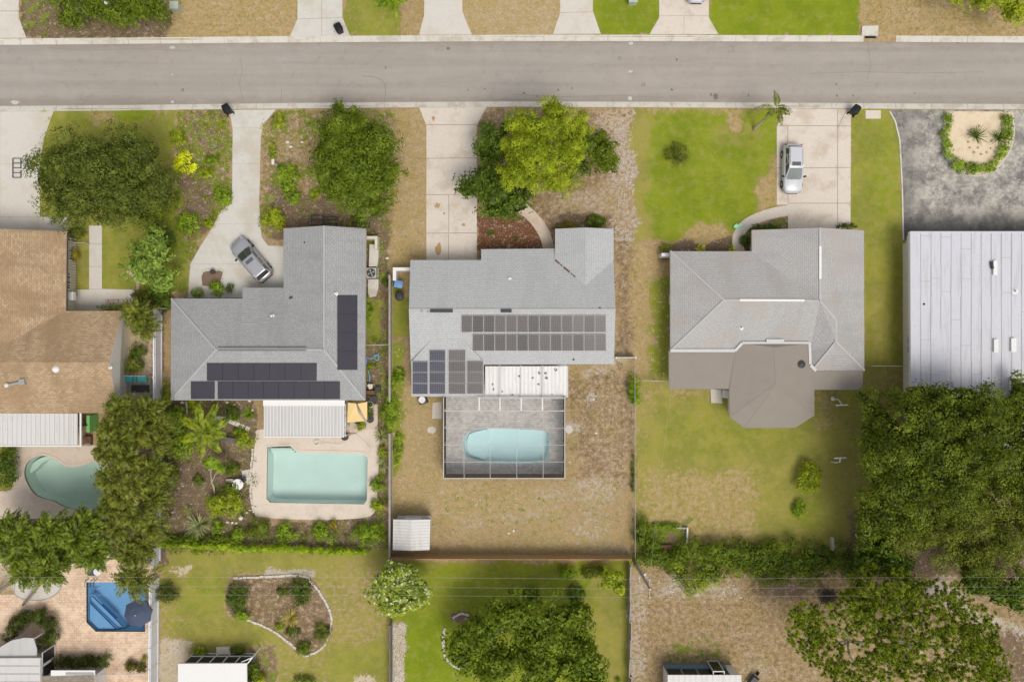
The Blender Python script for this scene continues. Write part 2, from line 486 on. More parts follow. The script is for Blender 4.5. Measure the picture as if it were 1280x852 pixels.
ROAD_T = [(-190,59),(-20,56),(160,54.5),(320,53),(480,52),(640,51),(800,51),(960,51.5),(1120,52),(1300,53),(1470,54)]
ROAD_B = [(-190,135),(-20,132.5),(160,131),(320,129),(480,127.5),(640,126.5),(800,127),(960,128),(1120,129),(1300,130),(1470,131)]
ROAD = ROAD_T + ROAD_B[::-1]
POOL_A = catmull([(31,596),(34,578),(50,569),(68,573),(84,583),(104,581),(122,577),(137,592),(136,618),(122,634),(100,636),(82,634),(66,626),(44,618)], 6)
POOL_B = [(334,558),(363,557),(372,565),(455,567),(460,572),(459,625),(455,630),(338,628),(333,623)]
POOL_C = catmull([(578,558),(582,543),(597,536.5),(620,535),(650,536),(680,538),(687,543),(687,560),(685,574),(678,578),(650,580),(620,579),(597,577),(582,571)], 5)
POOL_F = [(108,727),(182,727),(182,789),(120,789),(108,777)]

# ground cover regions: (polygon in photo pixels, {channel: value}, softness px, edge jitter px)
# channels 0 lawn 1 lush 2 straw 3 sand 4 mulch 5 red 6 pale (greyish white sand)  7 mottled weeds
C_ = dict(lawn=0, lush=1, straw=2, sand=3, mulch=4, red=5, pale=6, weed=7)
RG = [
 (rect(-900,-900,2200,1800), dict(straw=.45, lawn=.25, lush=.3), 5, 0),
 (rect(24,-60,222,47), dict(mulch=1, straw=0, lawn=0), 4, 4),
 (rect(24,-60,60,40), dict(weed=.6, lawn=.35), 12, 6),
 (rect(212,-60,372,50), dict(straw=.95, mulch=0, lawn=.1, lush=.1), 8, 6),
 (rect(428,-60,503,47), dict(lawn=.75, lush=.45, straw=.3), 4, 4),
 (rect(503,-60,532,47), dict(straw=.55, lawn=0, sand=.05), 3, 3),
 (rect(577,-60,702,46), dict(straw=1, lawn=.06, sand=.35), 3, 3),
 (rect(738,-60,826,44), dict(lawn=1, lush=.75, straw=0), 3, 3),
 (rect(886,-60,1074,46), dict(lawn=1, lush=.9, straw=0), 5, 4),
 (rect(1074,-60,1500,48), dict(straw=.75, lawn=0, mulch=.25), 6, 5),
 # lot A front
 (rect(-60,136,60,290), dict(lawn=.5), 4, 3),
 ([(52,138),(222,138),(222,215),(200,230),(52,260)], dict(lawn=1, lush=.40, straw=.2), 6, 6),
 (rect(105,138,150,160), dict(straw=.8, lawn=.4), 8, 8),
 (ell(165,142,20,7), dict(lawn=1, lush=.85), 6, 3),
 ([(222,138),(292,138),(292,256),(262,292),(238,330),(225,372),(205,372),(190,250),(210,210)], dict(mulch=.5, lawn=0, weed=.72, straw=.35), 8, 6),
 ([(60,250),(230,250),(236,368),(94,366),(94,288),(60,288)], dict(lawn=.95, lush=.42, straw=.1, mulch=0), 6, 4),
 ([(222,225),(262,225),(262,285),(240,300),(225,290)], dict(mulch=1, lawn=0, weed=.25), 8, 5),
 ([(240,138),(285,138),(280,175),(245,175)], dict(weed=.6, sand=.15, mulch=.7), 8, 6),
 (rect(94,285,113,362), dict(lawn=.9, lush=.3, mulch=.3), 4, 3),
 (rect(128,368,205,500), dict(mulch=.9, lawn=0, weed=.3), 4, 3),
 (rect(155,395,190,500), dict(sand=.6, mulch=.3, straw=.5), 5, 3),
 # lot B front
 ([(325,136),(500,136),(500,290),(355,290),(355,306),(326,300)], dict(mulch=.42, lawn=0, weed=.55, straw=.35), 5, 5),
 ([(352,170),(376,165),(380,205),(350,205)], dict(sand=.22, pale=.2, weed=.2, mulch=.4), 8, 6),
 ([(338,240),(470,255),(490,300),(340,300)], dict(mulch=.95, weed=.2, lawn=0), 8, 6),
 (ell(485,295,10,12), dict(lawn=.9, lush=.6), 5, 3),
 # strip left of driveway C
 ([(491,136),(526,136),(534,158),(534,325),(491,345)], dict(straw=.75, lawn=.0, mulch=.25, weed=.0, sand=.2), 4, 3),
 (rect(455,285,487,690), dict(mulch=.75, lawn=0, weed=.4, straw=.2), 3, 3),
 (rect(456,372,475,430), dict(lawn=.85, lush=.45), 5, 4),
 (rect(489,345,513,420), dict(lawn=.9, lush=.45, straw=.2), 4, 3),
 (rect(498,345,515,372), dict(lawn=.2, straw=.6), 4, 3),
 # lot C front
 ([(596,134),(800,134),(800,330),(596,330)], dict(straw=.40, mulch=.45, lawn=0, weed=.05, sand=.12), 5, 6),
 ([(700,180),(745,215),(725,262),(665,270),(640,250),(660,200)], dict(red=.25, mulch=.5, straw=.5), 10, 6),
 ([(740,136),(797,136),(797,165),(740,158)], dict(sand=.5, straw=.4), 10, 8),
 ([(766,150),(793,150),(793,310),(768,310),(760,240)], dict(pale=.50, mulch=.35), 8, 6),
 ([(690,250),(770,225),(790,225),(790,300),(770,290),(745,268),(690,268)], dict(pale=.36, mulch=.35), 9, 8),
 ([(597,270),(655,268),(682,290),(690,312),(597,312)], dict(red=1, mulch=.4, straw=.1), 3, 2),
 ([(690,285),(700,270),(760,272),(766,290)], dict(mulch=1, straw=.2), 4, 3),
 ([(770,310),(842,310),(842,470),(770,470)], dict(straw=.85, mulch=.25, lawn=.1, sand=.15), 10, 8),
 (rect(768,290,790,445), dict(mulch=.5, straw=.45, sand=.15), 8, 6),
 ([(812,350),(840,345),(840,470),(815,470)], dict(lawn=.95, lush=.55, straw=.1), 8, 6),
 # lot D front lawn
 ([(792,137),(973,137),(973,262),(945,270),(925,290),(870,300),(800,300)], dict(lawn=1, lush=.70, straw=.05, mulch=0, sand=0, pale=0), 6, 5),
 ([(790,137),(812,137),(806,240),(812,300),(792,305)], dict(lawn=.85, lush=.12, straw=.6), 8, 6),
 (rect(800,133,960,142), dict(straw=.8, lawn=.5, lush=.2), 5, 4),
 ([(938,240),(966,195),(974,195),(974,258),(950,264)], dict(straw=.9, lawn=.25, lush=.1), 7, 5),
 (ell(920,168,30,10), dict(lush=.25), 14, 6), (ell(918,152,10,14), dict(straw=.85, lawn=.2), 6, 4),
 (ell(880,260,60,25), dict(lush=.75), 20, 8),
 ([(848,300),(872,282),(906,276),(912,300),(890,316),(840,316)], dict(straw=.95, lawn=.25, lush=.1), 5, 4),
 ([(826,314),(848,300),(868,300),(880,308),(895,300),(914,295),(918,316),(838,316),(838,324),(824,326)], dict(mulch=1, straw=0, lawn=0), 2, 2),
 ([(924,300),(935,285),(986,270),(988,290),(942,316),(928,312)], dict(mulch=1, lawn=0, straw=0, weed=.6), 2, 2),
 # strip D/E
 ([(1063,136),(1112,136),(1126,170),(1130,495),(1080,495),(1080,288),(1064,280)], dict(lawn=1, lush=.42, straw=.15, mulch=0), 3, 3),
 (ell(1105,215,14,60), dict(lush=.55), 15, 6), (rect(1115,150,1127,290), dict(straw=.55), 6, 5),
 (ell(1100,400,14,50), dict(straw=.55, lush=.25), 12, 8),
 (rect(1082,460,1130,520), dict(straw=.5, lawn=.6, lush=.15, mulch=.35), 8, 6),
 # lot C back
 ([(489,430),(795,445),(795,698),(489,698)], dict(straw=.62, mulch=.30, lawn=.08, lush=.15, weed=.10, sand=.16), 4, 4),
 ([(489,430),(515,495),(553,510),(555,640),(489,640)], dict(straw=.95, mulch=.1, lawn=.15, sand=.2), 8, 8),
 ([(489,425),(505,425),(503,480),(506,560),(500,590),(489,600)], dict(lawn=.95, lush=.6, straw=.2), 4, 4),
 (ell(625,635,75,28), dict(straw=.9, lawn=.25, weed=.3, mulch=.15, sand=.25), 18, 10),
 (ell(680,672,110,18), dict(straw=.8, lawn=.2, mulch=.25, sand=.2), 14, 10),
 (ell(600,622,60,24), dict(lawn=.36, lush=.25, weed=.2), 18, 12), (ell(690,676,70,14), dict(lawn=.34, lush=.3), 12, 10), ([(712,470),(786,460),(786,600),(720,600)], dict(mulch=.5, red=.14, straw=.5), 12, 10), (ell(560,560,40,50), dict(straw=1, sand=.2, mulch=0), 14, 10) if False else (ell(515,560,22,60), dict(straw=1, sand=.2, mulch=0), 14, 10), (ell(650,645,30,8), dict(pale=.4), 8, 8), (ell(590,655,20,6), dict(pale=.35), 8, 8), (ell(560,612,40,8), dict(sand=.3, straw=1), 8, 8),
 (ell(738,500,12,12), dict(pale=.55, sand=.3), 8, 6), (ell(745,463,20,8), dict(pale=.5, sand=.4), 6, 5),
 (ell(760,545,22,60), dict(sand=.28, mulch=.45), 20, 10), (ell(715,535,14,10), dict(pale=.5), 6, 5),
 (ell(745,615,30,20), dict(pale=.42, sand=.3), 10, 8), (ell(690,620,30,10), dict(pale=.35, sand=.3), 8, 6),
 (ell(735,660,25,30), dict(pale=.25, sand=.3), 12, 8), (ell(765,690,25,6), dict(pale=.5), 6, 4),
 (ell(770,447,12,12), dict(pale=.5), 5, 4),
 # lot D back
 ([(795,472),(1080,472),(1080,700),(795,700)], dict(lawn=.84, lush=.30, straw=.9, mulch=0), 5, 5),
 ([(838,486),(912,486),(912,505),(840,505)], dict(straw=.85, lawn=.3, lush=.1), 8, 6),
 ([(796,480),(830,480),(820,560),(796,560)], dict(straw=.75, lawn=.5, lush=.1), 14, 8),
 (ell(880,540,70,40), dict(lush=.40, lawn=1, straw=.2), 25, 10), (ell(960,545,50,20), dict(lush=.42, straw=.15), 15, 8),
 (rect(800,585,950,690), dict(straw=1, lawn=.42, lush=.15, mulch=0), 22, 10),
 (rect(1018,488,1045,535), dict(straw=.7, lawn=.5, mulch=.2), 8, 6), (ell(1060,500,14,14), dict(lush=.45, straw=.1, lawn=1), 6, 4),
 (ell(1010,640,18,30), dict(lush=.5, lawn=1, straw=.2), 14, 6),
 (rect(1050,500,1140,700), dict(lush=.25, straw=.45, mulch=.3, lawn=.7), 16, 8),
 (ell(1060,650,26,30), dict(mulch=.5, straw=.5), 14, 8),
 ([(795,650),(862,650),(862,700),(795,700)], dict(mulch=.7, lawn=.4, weed=.8, straw=.2), 5, 4),
 # lot B back garden
 ([(200,498),(320,498),(320,660),(490,640),(490,690),(200,690)], dict(mulch=1, lawn=0, weed=.3, straw=.1), 4, 3),
 (ell(230,600,20,30), dict(straw=.35, weed=.15), 10, 6), (ell(250,508,14,10), dict(weed=.7), 6, 4),
 (ell(300,560,14,14), dict(sand=.3), 8, 5),
 # strip behind hedges
 (rect(195,684,492,716), dict(lawn=.8, lush=.30, straw=.35, mulch=.45), 3, 3),
 # bottom lot G
 ([(198,712),(488,712),(488,900),(198,900)], dict(lawn=.62, lush=.32, straw=.7, mulch=.25), 4, 4),
 (ell(255,740,30,26), dict(lush=.45, lawn=1, straw=.2), 14, 8), (ell(440,760,40,70), dict(straw=.7, lawn=.55, lush=.2), 25, 12),
 (ell(290,790,60,14), dict(lush=.3, lawn=.95), 14, 8), (ell(450,830,40,20), dict(lush=.4, lawn=1, straw=.2), 14, 8),
 ([(199,800),(240,800),(232,828),(225,860),(199,900)], dict(pale=.35, sand=1, straw=.2, lawn=0), 3, 3),
 (ell(224,712,14,6), dict(sand=.7), 4, 4), (rect(330,711,392,719), dict(pale=.85, lawn=0), 2, 3),
 (catmull([(290,722),(380,720),(402,742),(415,768),(412,790),(392,814),(370,812),(345,790),(312,774),(285,768)],5), dict(mulch=.55, straw=.45, lawn=0, lush=0, red=.1, sand=.1), 2, 1.5),
 (rect(310,805,345,870), dict(mulch=.6, lawn=.3, weed=.5), 5, 4),
 (ell(455,850,14,8), dict(sand=.8), 4, 3),
 # bottom lot H
 ([(489,702),(787,702),(787,900),(489,900)], dict(lawn=1, lush=.62, straw=.0, mulch=0), 4, 3),
 (rect(740,720,784,860), dict(lush=.28, straw=.15), 14, 8), (rect(500,770,560,860), dict(lush=.85), 18, 8),
 ([(489,775),(508,775),(506,860),(489,860)], dict(pale=.7, mulch=.4, lawn=0), 3, 3),
 (ell(680,704,40,4), dict(mulch=.5, lawn=.4), 4, 3),
 (ell(577,770,13,8), dict(mulch=1, lawn=0), 2, 2),
 # bottom right lot
 ([(788,708),(1500,708),(1500,1000),(788,1000)], dict(straw=.55, red=.16, mulch=.42, lawn=.08, lush=.1, weed=.05), 5, 4),
 (ell(860,735,40,14), dict(pale=.5, mulch=.4), 8, 8), (rect(788,715,806,860), dict(pale=.45, sand=.4), 6, 6),
 (ell(905,740,20,8), dict(pale=.5), 8, 6), (ell(870,815,40,16), dict(weed=.6, lawn=.3), 12, 8),
 (ell(945,835,25,14), dict(pale=.35), 10, 8), (ell(985,735,40,12), dict(mulch=.75, straw=.3), 10, 6),
 ([(1170,720),(1205,735),(1220,765),(1290,785),(1290,800),(1210,775),(1160,745)], dict(pale=.65), 6, 6),
 (rect(1230,790,1300,860), dict(mulch=.7, straw=.3), 8, 5),
 (rect(1060,640,1300,720), dict(mulch=.9, lawn=.1, straw=.2), 10, 6),
 # far lot E front
 (rect(1110,130,1500,300), dict(mulch=.3, straw=.6), 4, 2),
 # A back
 (rect(-80,556,20,612), dict(lawn=1, lush=.35, straw=0), 3, 2), (rect(-80,612,210,705), dict(mulch=.8, straw=.3, lawn=.1), 4, 3),
 (rect(-60,700,60,740), dict(sand=.7, straw=.3, mulch=.1), 6, 4),
]

def axis(lo, hi, far, step):
    a = list(np.arange(lo, hi+1e-6, step)); g = step; x = lo; L = []
    while x > -far: g *= 1.35; x -= g; L.append(x)
    g = step; x = hi; R = []
    while x < far: g *= 1.35; x += g; R.append(x)
    return np.array(L[::-1]+a+R)
ax = axis(-53, 53, 400, .25); ay = axis(-37, 37, 400, .25)
XX, YY = np.meshgrid(ax, ay)
PX = XX/S+640; PY = 426-YY/S
ch = np.zeros(XX.shape+(8,))
jx = fbm(XX*.9+50, YY*.9+50, 11, 4)-.5; jy = fbm(XX*.9+90, YY*.9+20, 23, 4)-.5
for poly, vals, soft, jit in RG:
    xs = [p[0] for p in poly]; ys = [p[1] for p in poly]; mrg = soft+jit*2+4
    sub = np.where((PX > min(xs)-mrg) & (PX < max(xs)+mrg) & (PY > min(ys)-mrg) & (PY < max(ys)+mrg))
    if len(sub[0]) == 0: continue
    d = sdf(PX[sub]+jx[sub]*jit*4, PY[sub]+jy[sub]*jit*4, poly)
    m = np.clip(.5-d/(2*max(soft, 1)), 0, 1); m = m*m*(3-2*m)
    for c, v in vals.items():
        ch[sub+(C_[c],)] = ch[sub+(C_[c],)]*(1-m) + v*m
ZZ = (fbm(XX*.25, YY*.25, 5, 3)-.5)*.02
d = sdf(PX, PY, ROAD); m = np.clip((4.5-d)/3.0, 0, 1); ZZ = ZZ*(1-m) - .18*m
for P_, dep in ((POOL_A,2.2),(POOL_B,2.2),(POOL_C,2.2),(POOL_F,2.2)):
    d = sdf(PX, PY, P_); m = np.clip((7-d)/3.0, 0, 1); ZZ = ZZ*(1-m) - dep*m
ny, nx = XX.shape
idx = np.arange(ny*nx).reshape(ny, nx)
quads = np.stack([idx[:-1,:-1], idx[:-1,1:], idx[1:,1:], idx[1:,:-1]], -1).reshape(-1, 4)
gm = bpy.data.meshes.new('ground')
gm.vertices.add(ny*nx); gm.vertices.foreach_set('co', np.stack([XX,YY,ZZ], -1).reshape(-1).astype(np.float32))
gm.loops.add(quads.size); gm.loops.foreach_set('vertex_index', quads.reshape(-1).astype(np.int32))
gm.polygons.add(len(quads)); gm.polygons.foreach_set('loop_start', np.arange(0, quads.size, 4, dtype=np.int32))
gm.update(calc_edges=True); gm.validate()
for nm, k in (('cover_a', 0), ('cover_b', 4)):
    at = gm.attributes.new(nm, 'FLOAT_COLOR', 'POINT')
    at.data.foreach_set('color', ch[..., k:k+4].reshape(-1).astype(np.float32))

def ground_mat():
    t = NT('ground_cover'); p = t.pos()
    def at(n):
        a = t.n('ShaderNodeAttribute'); a.attribute_name = n
        s = t.n('ShaderNodeSeparateColor'); t.l(a.outputs['Color'], s.inputs[0]); return s.outputs[0], s.outputs[1], s.outputs[2], a.outputs['Alpha']
    lawn, lush, straw, sand = at('cover_a'); mulch, red, pale, weed = at('cover_b')
    n_big = t.noise(p, .35, 5, .6); n_mid = t.noise(p, 1.6, 5, .65); n_f = t.noise(p, 6.5, 4, .7); n_ff = t.noise(p, 22, 3, .7)
    n_w = t.noise(p, 1.1, 6, .68, .3); n_s = t.noise(p, 3.2, 6, .72, .4); n_l = t.noise(p, 2.2, 6, .7)
    def brk(mask, nz, amp, w=.22):
        mask0 = mask; mask = t.math('ADD', t.math('MULTIPLY', mask, 1.25), -.125)
        x = t.math('ADD', mask, t.math('MULTIPLY', t.math('SUBTRACT', nz, .5), amp*2.0))
        return t.math('MULTIPLY', t.step(x, .5-w*.62, .5+w*.62), t.step(mask0, .01, .16))
    soil = t.mix(n_f, (.315,.208,.120), (.46,.325,.205))
    c = soil
    stc = t.mix(n_f, (.37,.252,.118), (.54,.395,.205)); stc = t.mix(t.step(n_mid, .42, .58), stc, t.mix(n_f, (.31,.238,.105), (.455,.355,.17)))
    c = t.mix(brk(straw, n_l, 1.5, .4), c, stc)
    mc = t.mix(n_ff, (.115,.077,.050), (.245,.172,.120))
    mc = t.mix(t.step(n_mid, .4, .7), mc, t.mix(n_f, (.17,.118,.078), (.285,.208,.142)))
    c = t.mix(brk(mulch, n_l, .9, .45), c, mc)
    rc = t.mix(n_ff, (.11,.045,.025), (.25,.115,.065))
    c = t.mix(brk(red, n_f, 1.0, .3), c, rc)
    l1 = t.mix(n_f, (.275,.238,.055), (.395,.343,.100))
    l2 = t.mix(n_f, (.155,.205,.010), (.285,.345,.026))
    lc = t.mix(t.step(t.math('ADD', lush, t.math('MULTIPLY', t.math('SUBTRACT', n_mid, .5), 1.2)), .1, .85), l1, l2)
    lc = t.mix(t.math('MULTIPLY', t.step(n_big, .42, .58), .5), lc, t.mix(1.0, lc, (.66,.74,.72), 'MULTIPLY'))
    lc = t.mix(t.math('MULTIPLY', t.step(n_w, .50, .64), .26), lc, t.mix(n_f, (.33,.29,.09), (.42,.37,.15)))
    c = t.mix(brk(lawn, n_l, 1.3, .32), c, lc)
    wc = t.mix(n_f, (.13,.16,.02), (.27,.30,.06))
    c = t.mix(brk(t.math('SUBTRACT', weed, .12), n_w, 2.6, .14), c, wc)
    sc = t.mix(n_f, (.48,.39,.29), (.64,.54,.42))
    c = t.mix(brk(sand, n_s, 2.2, .3), c, sc)
    pc = t.mix(n_f, (.40,.355,.32), (.64,.59,.54))
    c = t.mix(brk(pale, n_s, 2.6, .34), c, pc)
    dm = t.math('SUBTRACT', 1.0, t.math('MULTIPLY', lawn, 1.25), clamp=True)
    c = t.mix(t.math('MULTIPLY', t.step(n_s, .48, .60), t.math('MULTIPLY', dm, .62)), c, t.mix(1.0, c, (.70,.62,.54), 'MULTIPLY'))
    c = t.mix(t.math('MULTIPLY', t.step(n_l, .46, .36), t.math('MULTIPLY', dm, .6)), c, t.mix(n_f, (.44,.36,.28), (.60,.51,.42)))
    c = t.mix(t.math('MULTIPLY', t.step(t.noise(p, .42, 6, .68), .46, .58), t.math('MULTIPLY', dm, .55)), c, t.mix(1.0, c, (.88,.90,.64), 'MULTIPLY'))
    # litter: small pale and dark specks
    sp = t.noise(p, 7.5, 2, .6)
    notl = t.math('SUBTRACT', 1.0, t.math('MULTIPLY', lawn, 1.35), clamp=True)
    c = t.mix(t.math('MULTIPLY', t.step(sp, .625, .67), t.math('MULTIPLY', notl, .70)), c, (.58,.53,.47))
    c = t.mix(t.math('MULTIPLY', t.step(t.noise(p, 5.2, 2, .6), .62, .68), t.math('MULTIPLY', notl, .55)), c, (.12,.09,.06))
    c = t.mix(t.math('MULTIPLY', t.step(n_ff, .3, .7, 1, 0), .30), c, t.mix(1.0, c, (.55,.58,.5), 'MULTIPLY'))
    t.bsdf(c, .95, spec=.08, bump=t.math('ADD', n_ff, n_f), bstr=.55, bdist=.05)
    return t.m
gm.materials.append(ground_mat())
gr = bpy.data.objects.new('ground', gm); COL.objects.link(gr); gr['kind'] = 'structure'

# ------------------------------------------------------------------ road
def asphalt(name, base, warm, cool):
    t = NT(name); p = t.pos()
    c = t.mix(t.noise(t.scalev(p, .035, .15, 1), 1.0, 3, .5), warm, cool)
    lanes = t.noise(t.scalev(p, .05, 1.1, 1), 1.0, 4, .6)
    c = t.mix(t.math('MULTIPLY', t.step(lanes, .44, .58), .40), c, t.mix(1.0, c, (.82,.82,.82), 'MULTIPLY'))
    blot = t.noise(p, .5, 6, .7)
    c = t.mix(t.math('MULTIPLY', t.step(blot, .48, .62), .35), c, t.mix(1.0, c, (1.18,1.17,1.15), 'MULTIPLY'))
    c = t.mix(t.math('MULTIPLY', t.step(t.noise(p, 1.3, 5, .7), .54, .66), .30), c, t.mix(1.0, c, (.7,.7,.7), 'MULTIPLY'))
    gr_ = t.noise(p, 30, 2, .6)
    c = t.mix(t.step(gr_, .3, .7), t.mix(1.0, c, (.88,.88,.88), 'MULTIPLY'), t.mix(1.0, c, (1.1,1.1,1.1), 'MULTIPLY'))
    sx = t.n('ShaderNodeSeparateXYZ'); t.l(p, sx.inputs[0])
    for yk, sg in ((ROAD_T[5][1], 1), (ROAD_B[5][1], -1)):
        dd = t.math('MULTIPLY', t.math('SUBTRACT', G(0, yk).y, sx.outputs[1]), sg)
        dd = t.math('ADD', dd, t.math('MULTIPLY', t.math('SUBTRACT', t.noise(t.scalev(p, .5, 1.5, 1), 1.0, 5, .7), .5), 2.2))
        c = t.mix(t.math('MULTIPLY', t.step(dd, .75, -.1), .38), c, (.24,.195,.155))
    for yk in (71, 86, 98, 112):
        dd = t.math('ABSOLUTE', t.math('SUBTRACT', sx.outputs[1], t.math('ADD', G(0, yk).y, t.math('MULTIPLY', t.math('SUBTRACT', t.noise(t.scalev(p, .03, .0, 0), 1.0, 2), .5), 1.2))))
        c = t.mix(t.math('MULTIPLY', t.step(dd, .75, .1), .13), c, (.46,.42,.38))
    t.bsdf(c, .93, spec=.2, bump=gr_, bstr=.2)
    return t.m
M['asphalt'] = asphalt('worn_asphalt', None, (.325,.283,.25), (.33,.308,.28))
mb = MB(); mb.prism([tuple(G(*p)[:2]) for p in ROAD], -.3, -.105)
road = struct('road', mb, M['asphalt'])
def decal(name, polys, mat, z, parent):
    mb = MB()
    for P_ in polys: mb.prism([tuple(G(*p)[:2]) for p in P_], None, z)
    return mb.build(name, mat, parent)
def blob(cx, cy, rx, ry, seed, n=18, rough=.45):
    r = random.Random(seed)
    return [(cx+rx*math.cos(2*math.pi*k/n)*(1-rough+2*rough*r.random()*.6), cy+ry*math.sin(2*math.pi*k/n)*(1-rough+2*rough*r.random()*.6)) for k in range(n)]
for i, (x, y, rx, ry) in enumerate(((215,59,4,2.2),(215,93,1.4,1.4),(215,127,2.2,2.2),(789,54,3.6,2.4),(788.5,89,3.2,2.2),(787.5,122.5,3,3.4),(18,127.5,6,3))):
    decal('paint_mark', [blob(x, y, rx, ry, i)], M['roadpaint'], -.101, road)
for i, (x, y, rx, ry) in enumerate(((895,120.5,3.4,5),(889,118,1.6,2),(840,112,1.8,2),(846,74,1.6,2),(560,60,2.4,2.4),(482,84,1.2,2),(655,116,1.6,1.4),(698,112,1.4,1.6),(715,110,1.3,1.6),(672,120,1.4,1.2),(1046,105,1.3,1.8),(1047,119,1.2,2),(1067,119,1.2,1.6),(1144,116,1,1.2),(936,119,1.2,2.2),(228,112,1.2,2.2),(1198,53.5,2,1.2),(585,112,1.2,1.2),(606,111,1.2,1.2))):
    decal('oil_stain', [blob(x, y, rx, ry, 50+i)], M['oil'], -.100, road)
for cx, cy in ((774.5,72.5),(804.5,105.5)):
    mb = MB(); o_ = [tuple(G(*p)[:2]) for p in ell(cx,cy,2.6,2.2)]; i_ = [tuple(G(*p)[:2]) for p in ell(cx,cy,1.5,1.2)]
    mb.prism(o_, None, -.100, holes=[i_]); mb.build('paint_ring', M['patch'], road)
def crack(pts, w):
    mb = MB(); P_ = [G(*p, -.0975) for p in pts]
    for a, b in zip(P_, P_[1:]):
        n = Vector((-(b-a).y, (b-a).x, 0)).normalized()*w/2
        mb.face([a-n, b-n, b+n, a+n])
    mb.build('crack', M['patch'], road)
crack(catmull([(480,127),(482,115),(480,104),(470,97),(452,95)],5,False), .05)
crack([(60,60),(110,63),(170,61),(240,64)], .03); crack([(640,118),(700,121),(770,119.5),(830,122)], .03); crack([(1010,92),(1080,90),(1150,91.5),(1230,90)], .03); crack([(300,72),(303,90),(299,104),(304,126)], .03); crack([(1085,54),(1088,80),(1084,100)], .03); crack([(352,112),(351.5,128)], .04); crack([(912,56),(917,60),(916,66)], .05)

def kerb(line, out, gaps=()):
    mb = MB(); L = []
    pts = []
    for (x0,y0),(x1,y1) in zip(line, line[1:]):
        n = max(1, int(abs(x1-x0)/40)); pts += [(x0+(x1-x0)*k/n, y0+(y1-y0)*k/n) for k in range(n)]
    pts.append(line[-1])
    for a, b in zip(pts, pts[1:]):
        if any(g0 < (a[0]+b[0])/2 < g1 for g0, g1 in gaps): continue
        a = (a[0]+.2, a[1]); b = (b[0]-.2, b[1]); w = 7.2*out; g = 3.2*out
        q = [G(a[0],a[1]+o,0) for o in (0, g, w)]; r = [G(b[0],b[1]+o,0) for o in (0, g, w)]
        zs = (-.096, -.03, .03)
        for i, z in enumerate(zs): q[i].z = z; r[i].z = z
        qb = q[2].copy(); rb = r[2].copy(); qb.z = rb.z = -.3
        q0 = q[0].copy(); r0 = r[0].copy(); q0.z = r0.z = -.3
        F = [[q[0],r[0],r[1],q[1]],[q[1],r[1],r[2],q[2]],[q[2],r[2],rb,qb],[q0,r0,r[0],q[0]],[q0,q[0],q[1],q[2],qb],[r0,rb,r[2],r[1],r[0]]]
        for f in F: mb.face(f if out < 0 else f[::-1])
    return struct('kerb', mb, M['kerb'])
kerb(ROAD_T, -1, ((1078,1104),)); kerb(ROAD_B, 1)

# ------------------------------------------------------------------ slabs
def slab(name, poly, mat, z=.018, holes=(), joints=(), jw=.045):
    mb = MB(); mb.prism([tuple(G(*p)[:2]) for p in poly], -.25, z, holes=[[tuple(G(*p)[:2]) for p in h] for h in holes])
    o = struct(name, mb, mat)
    if joints:
        jb = MB()
        for a, b in joints:
            A = G(*a, z+.004); B = G(*b, z+.004); n = Vector((-(B-A).y, (B-A).x, 0)).normalized()*jw/2
            jb.face([A-n, B-n, B+n, A+n])
        jb.build('joint_line', M['joint'], o)
    return o
D1 = slab('driveway', [(-90,-70),(24,-70),(23.5,22),(33,47.6),(-90,48.5)], M['drive_pale'], joints=(((-90,14),(24,14)),))
slab('driveway', [(372,-70),(428,-70),(428,22),(438,46),(362,46.5),(372,24)], M['drive'], joints=(((372,24),(428,22)),((402,-70),(402,24)),((402,24),(402,46))), jw=.03)
slab('driveway', [(531,-70),(577,-70),(578,14),(582,26),(590,43.5),(524,43.8),(530,20)], M['drive_pale'])
slab('driveway', [(701,-70),(741,-70),(741,14),(751,42.5),(691,42.8),(700,17)], M['drive_pale'], joints=(((700,16),(741,15)),), jw=.03)
slab('driveway', [(824,-70),(886,-70),(886,22),(898,43),(812,43),(824,22)], M['drive_warm'], joints=(((824,20),(886,20)),((855,20),(855,43))), jw=.03)
DA = slab('driveway', [(-120,140.4),(67,139.2),(56,170),(50,200),(50,271),(86,272),(86,300),(-120,300)], M['drive_pale'], joints=(((-120,205),(50,205)),((0,140),(0,290)),((-120,271),(50,271)),((48,272),(48,292))), jw=.015)
slab('walkway', [(111.5,282),(127.5,282),(127.5,361),(167,362),(172,370),(160,392),(93,392),(93,362),(111.5,362)], M['drive_pale'], joints=(((111.5,305),(127.5,305)),((111.5,333),(127.5,333)),((111.5,361.5),(127.5,361.5))), jw=.03)
slab('driveway', [(280,137.6),(288,146),(291,162),(290,254),(278,262),(262,290),(248,312),(238,330),(235,372),(360,372),(360,308),(335,307),(327,296),(324,255),(326,172),(329,156),(345,137.2)], M['drive'], joints=(((291,160),(326,160)),((290,205),(325,205)),((268,280),(326,280)),((238,330),(355,330))), jw=.015)
DC = slab('driveway', [(524,134.8),(608,134),(596,156.5),(596,335),(533,335),(533,157)], M['drive_warm'], joints=(((533,156),(596,156)),((533,198),(596,197.5)),((533,243.5),(596,243)),((533,291.5),(596,291)),((560.5,292),(560.5,330)),((561,244),(561,290))), jw=.05)
for P_, mt in (([blob(548,312,5,9,3,rough=.5)], 'rust'), ([blob(547,257,4,5,4,rough=.6)], 'rust'), ([blob(579,281,3,2.5,5,rough=.6)], 'rust'), ([blob(542,148,2.5,4,6,rough=.6)], 'rust'), ([blob(570,131.5+5,0.9,0.9,7)], 'oil'), ([blob(555,267,1.4,1.4,8)],'oil')):
    decal('stain', P_, M[mt], .023, DC)
wl = catmull([(645,256),(660,266),(673,280),(682,296),(687,316)], 6, False)
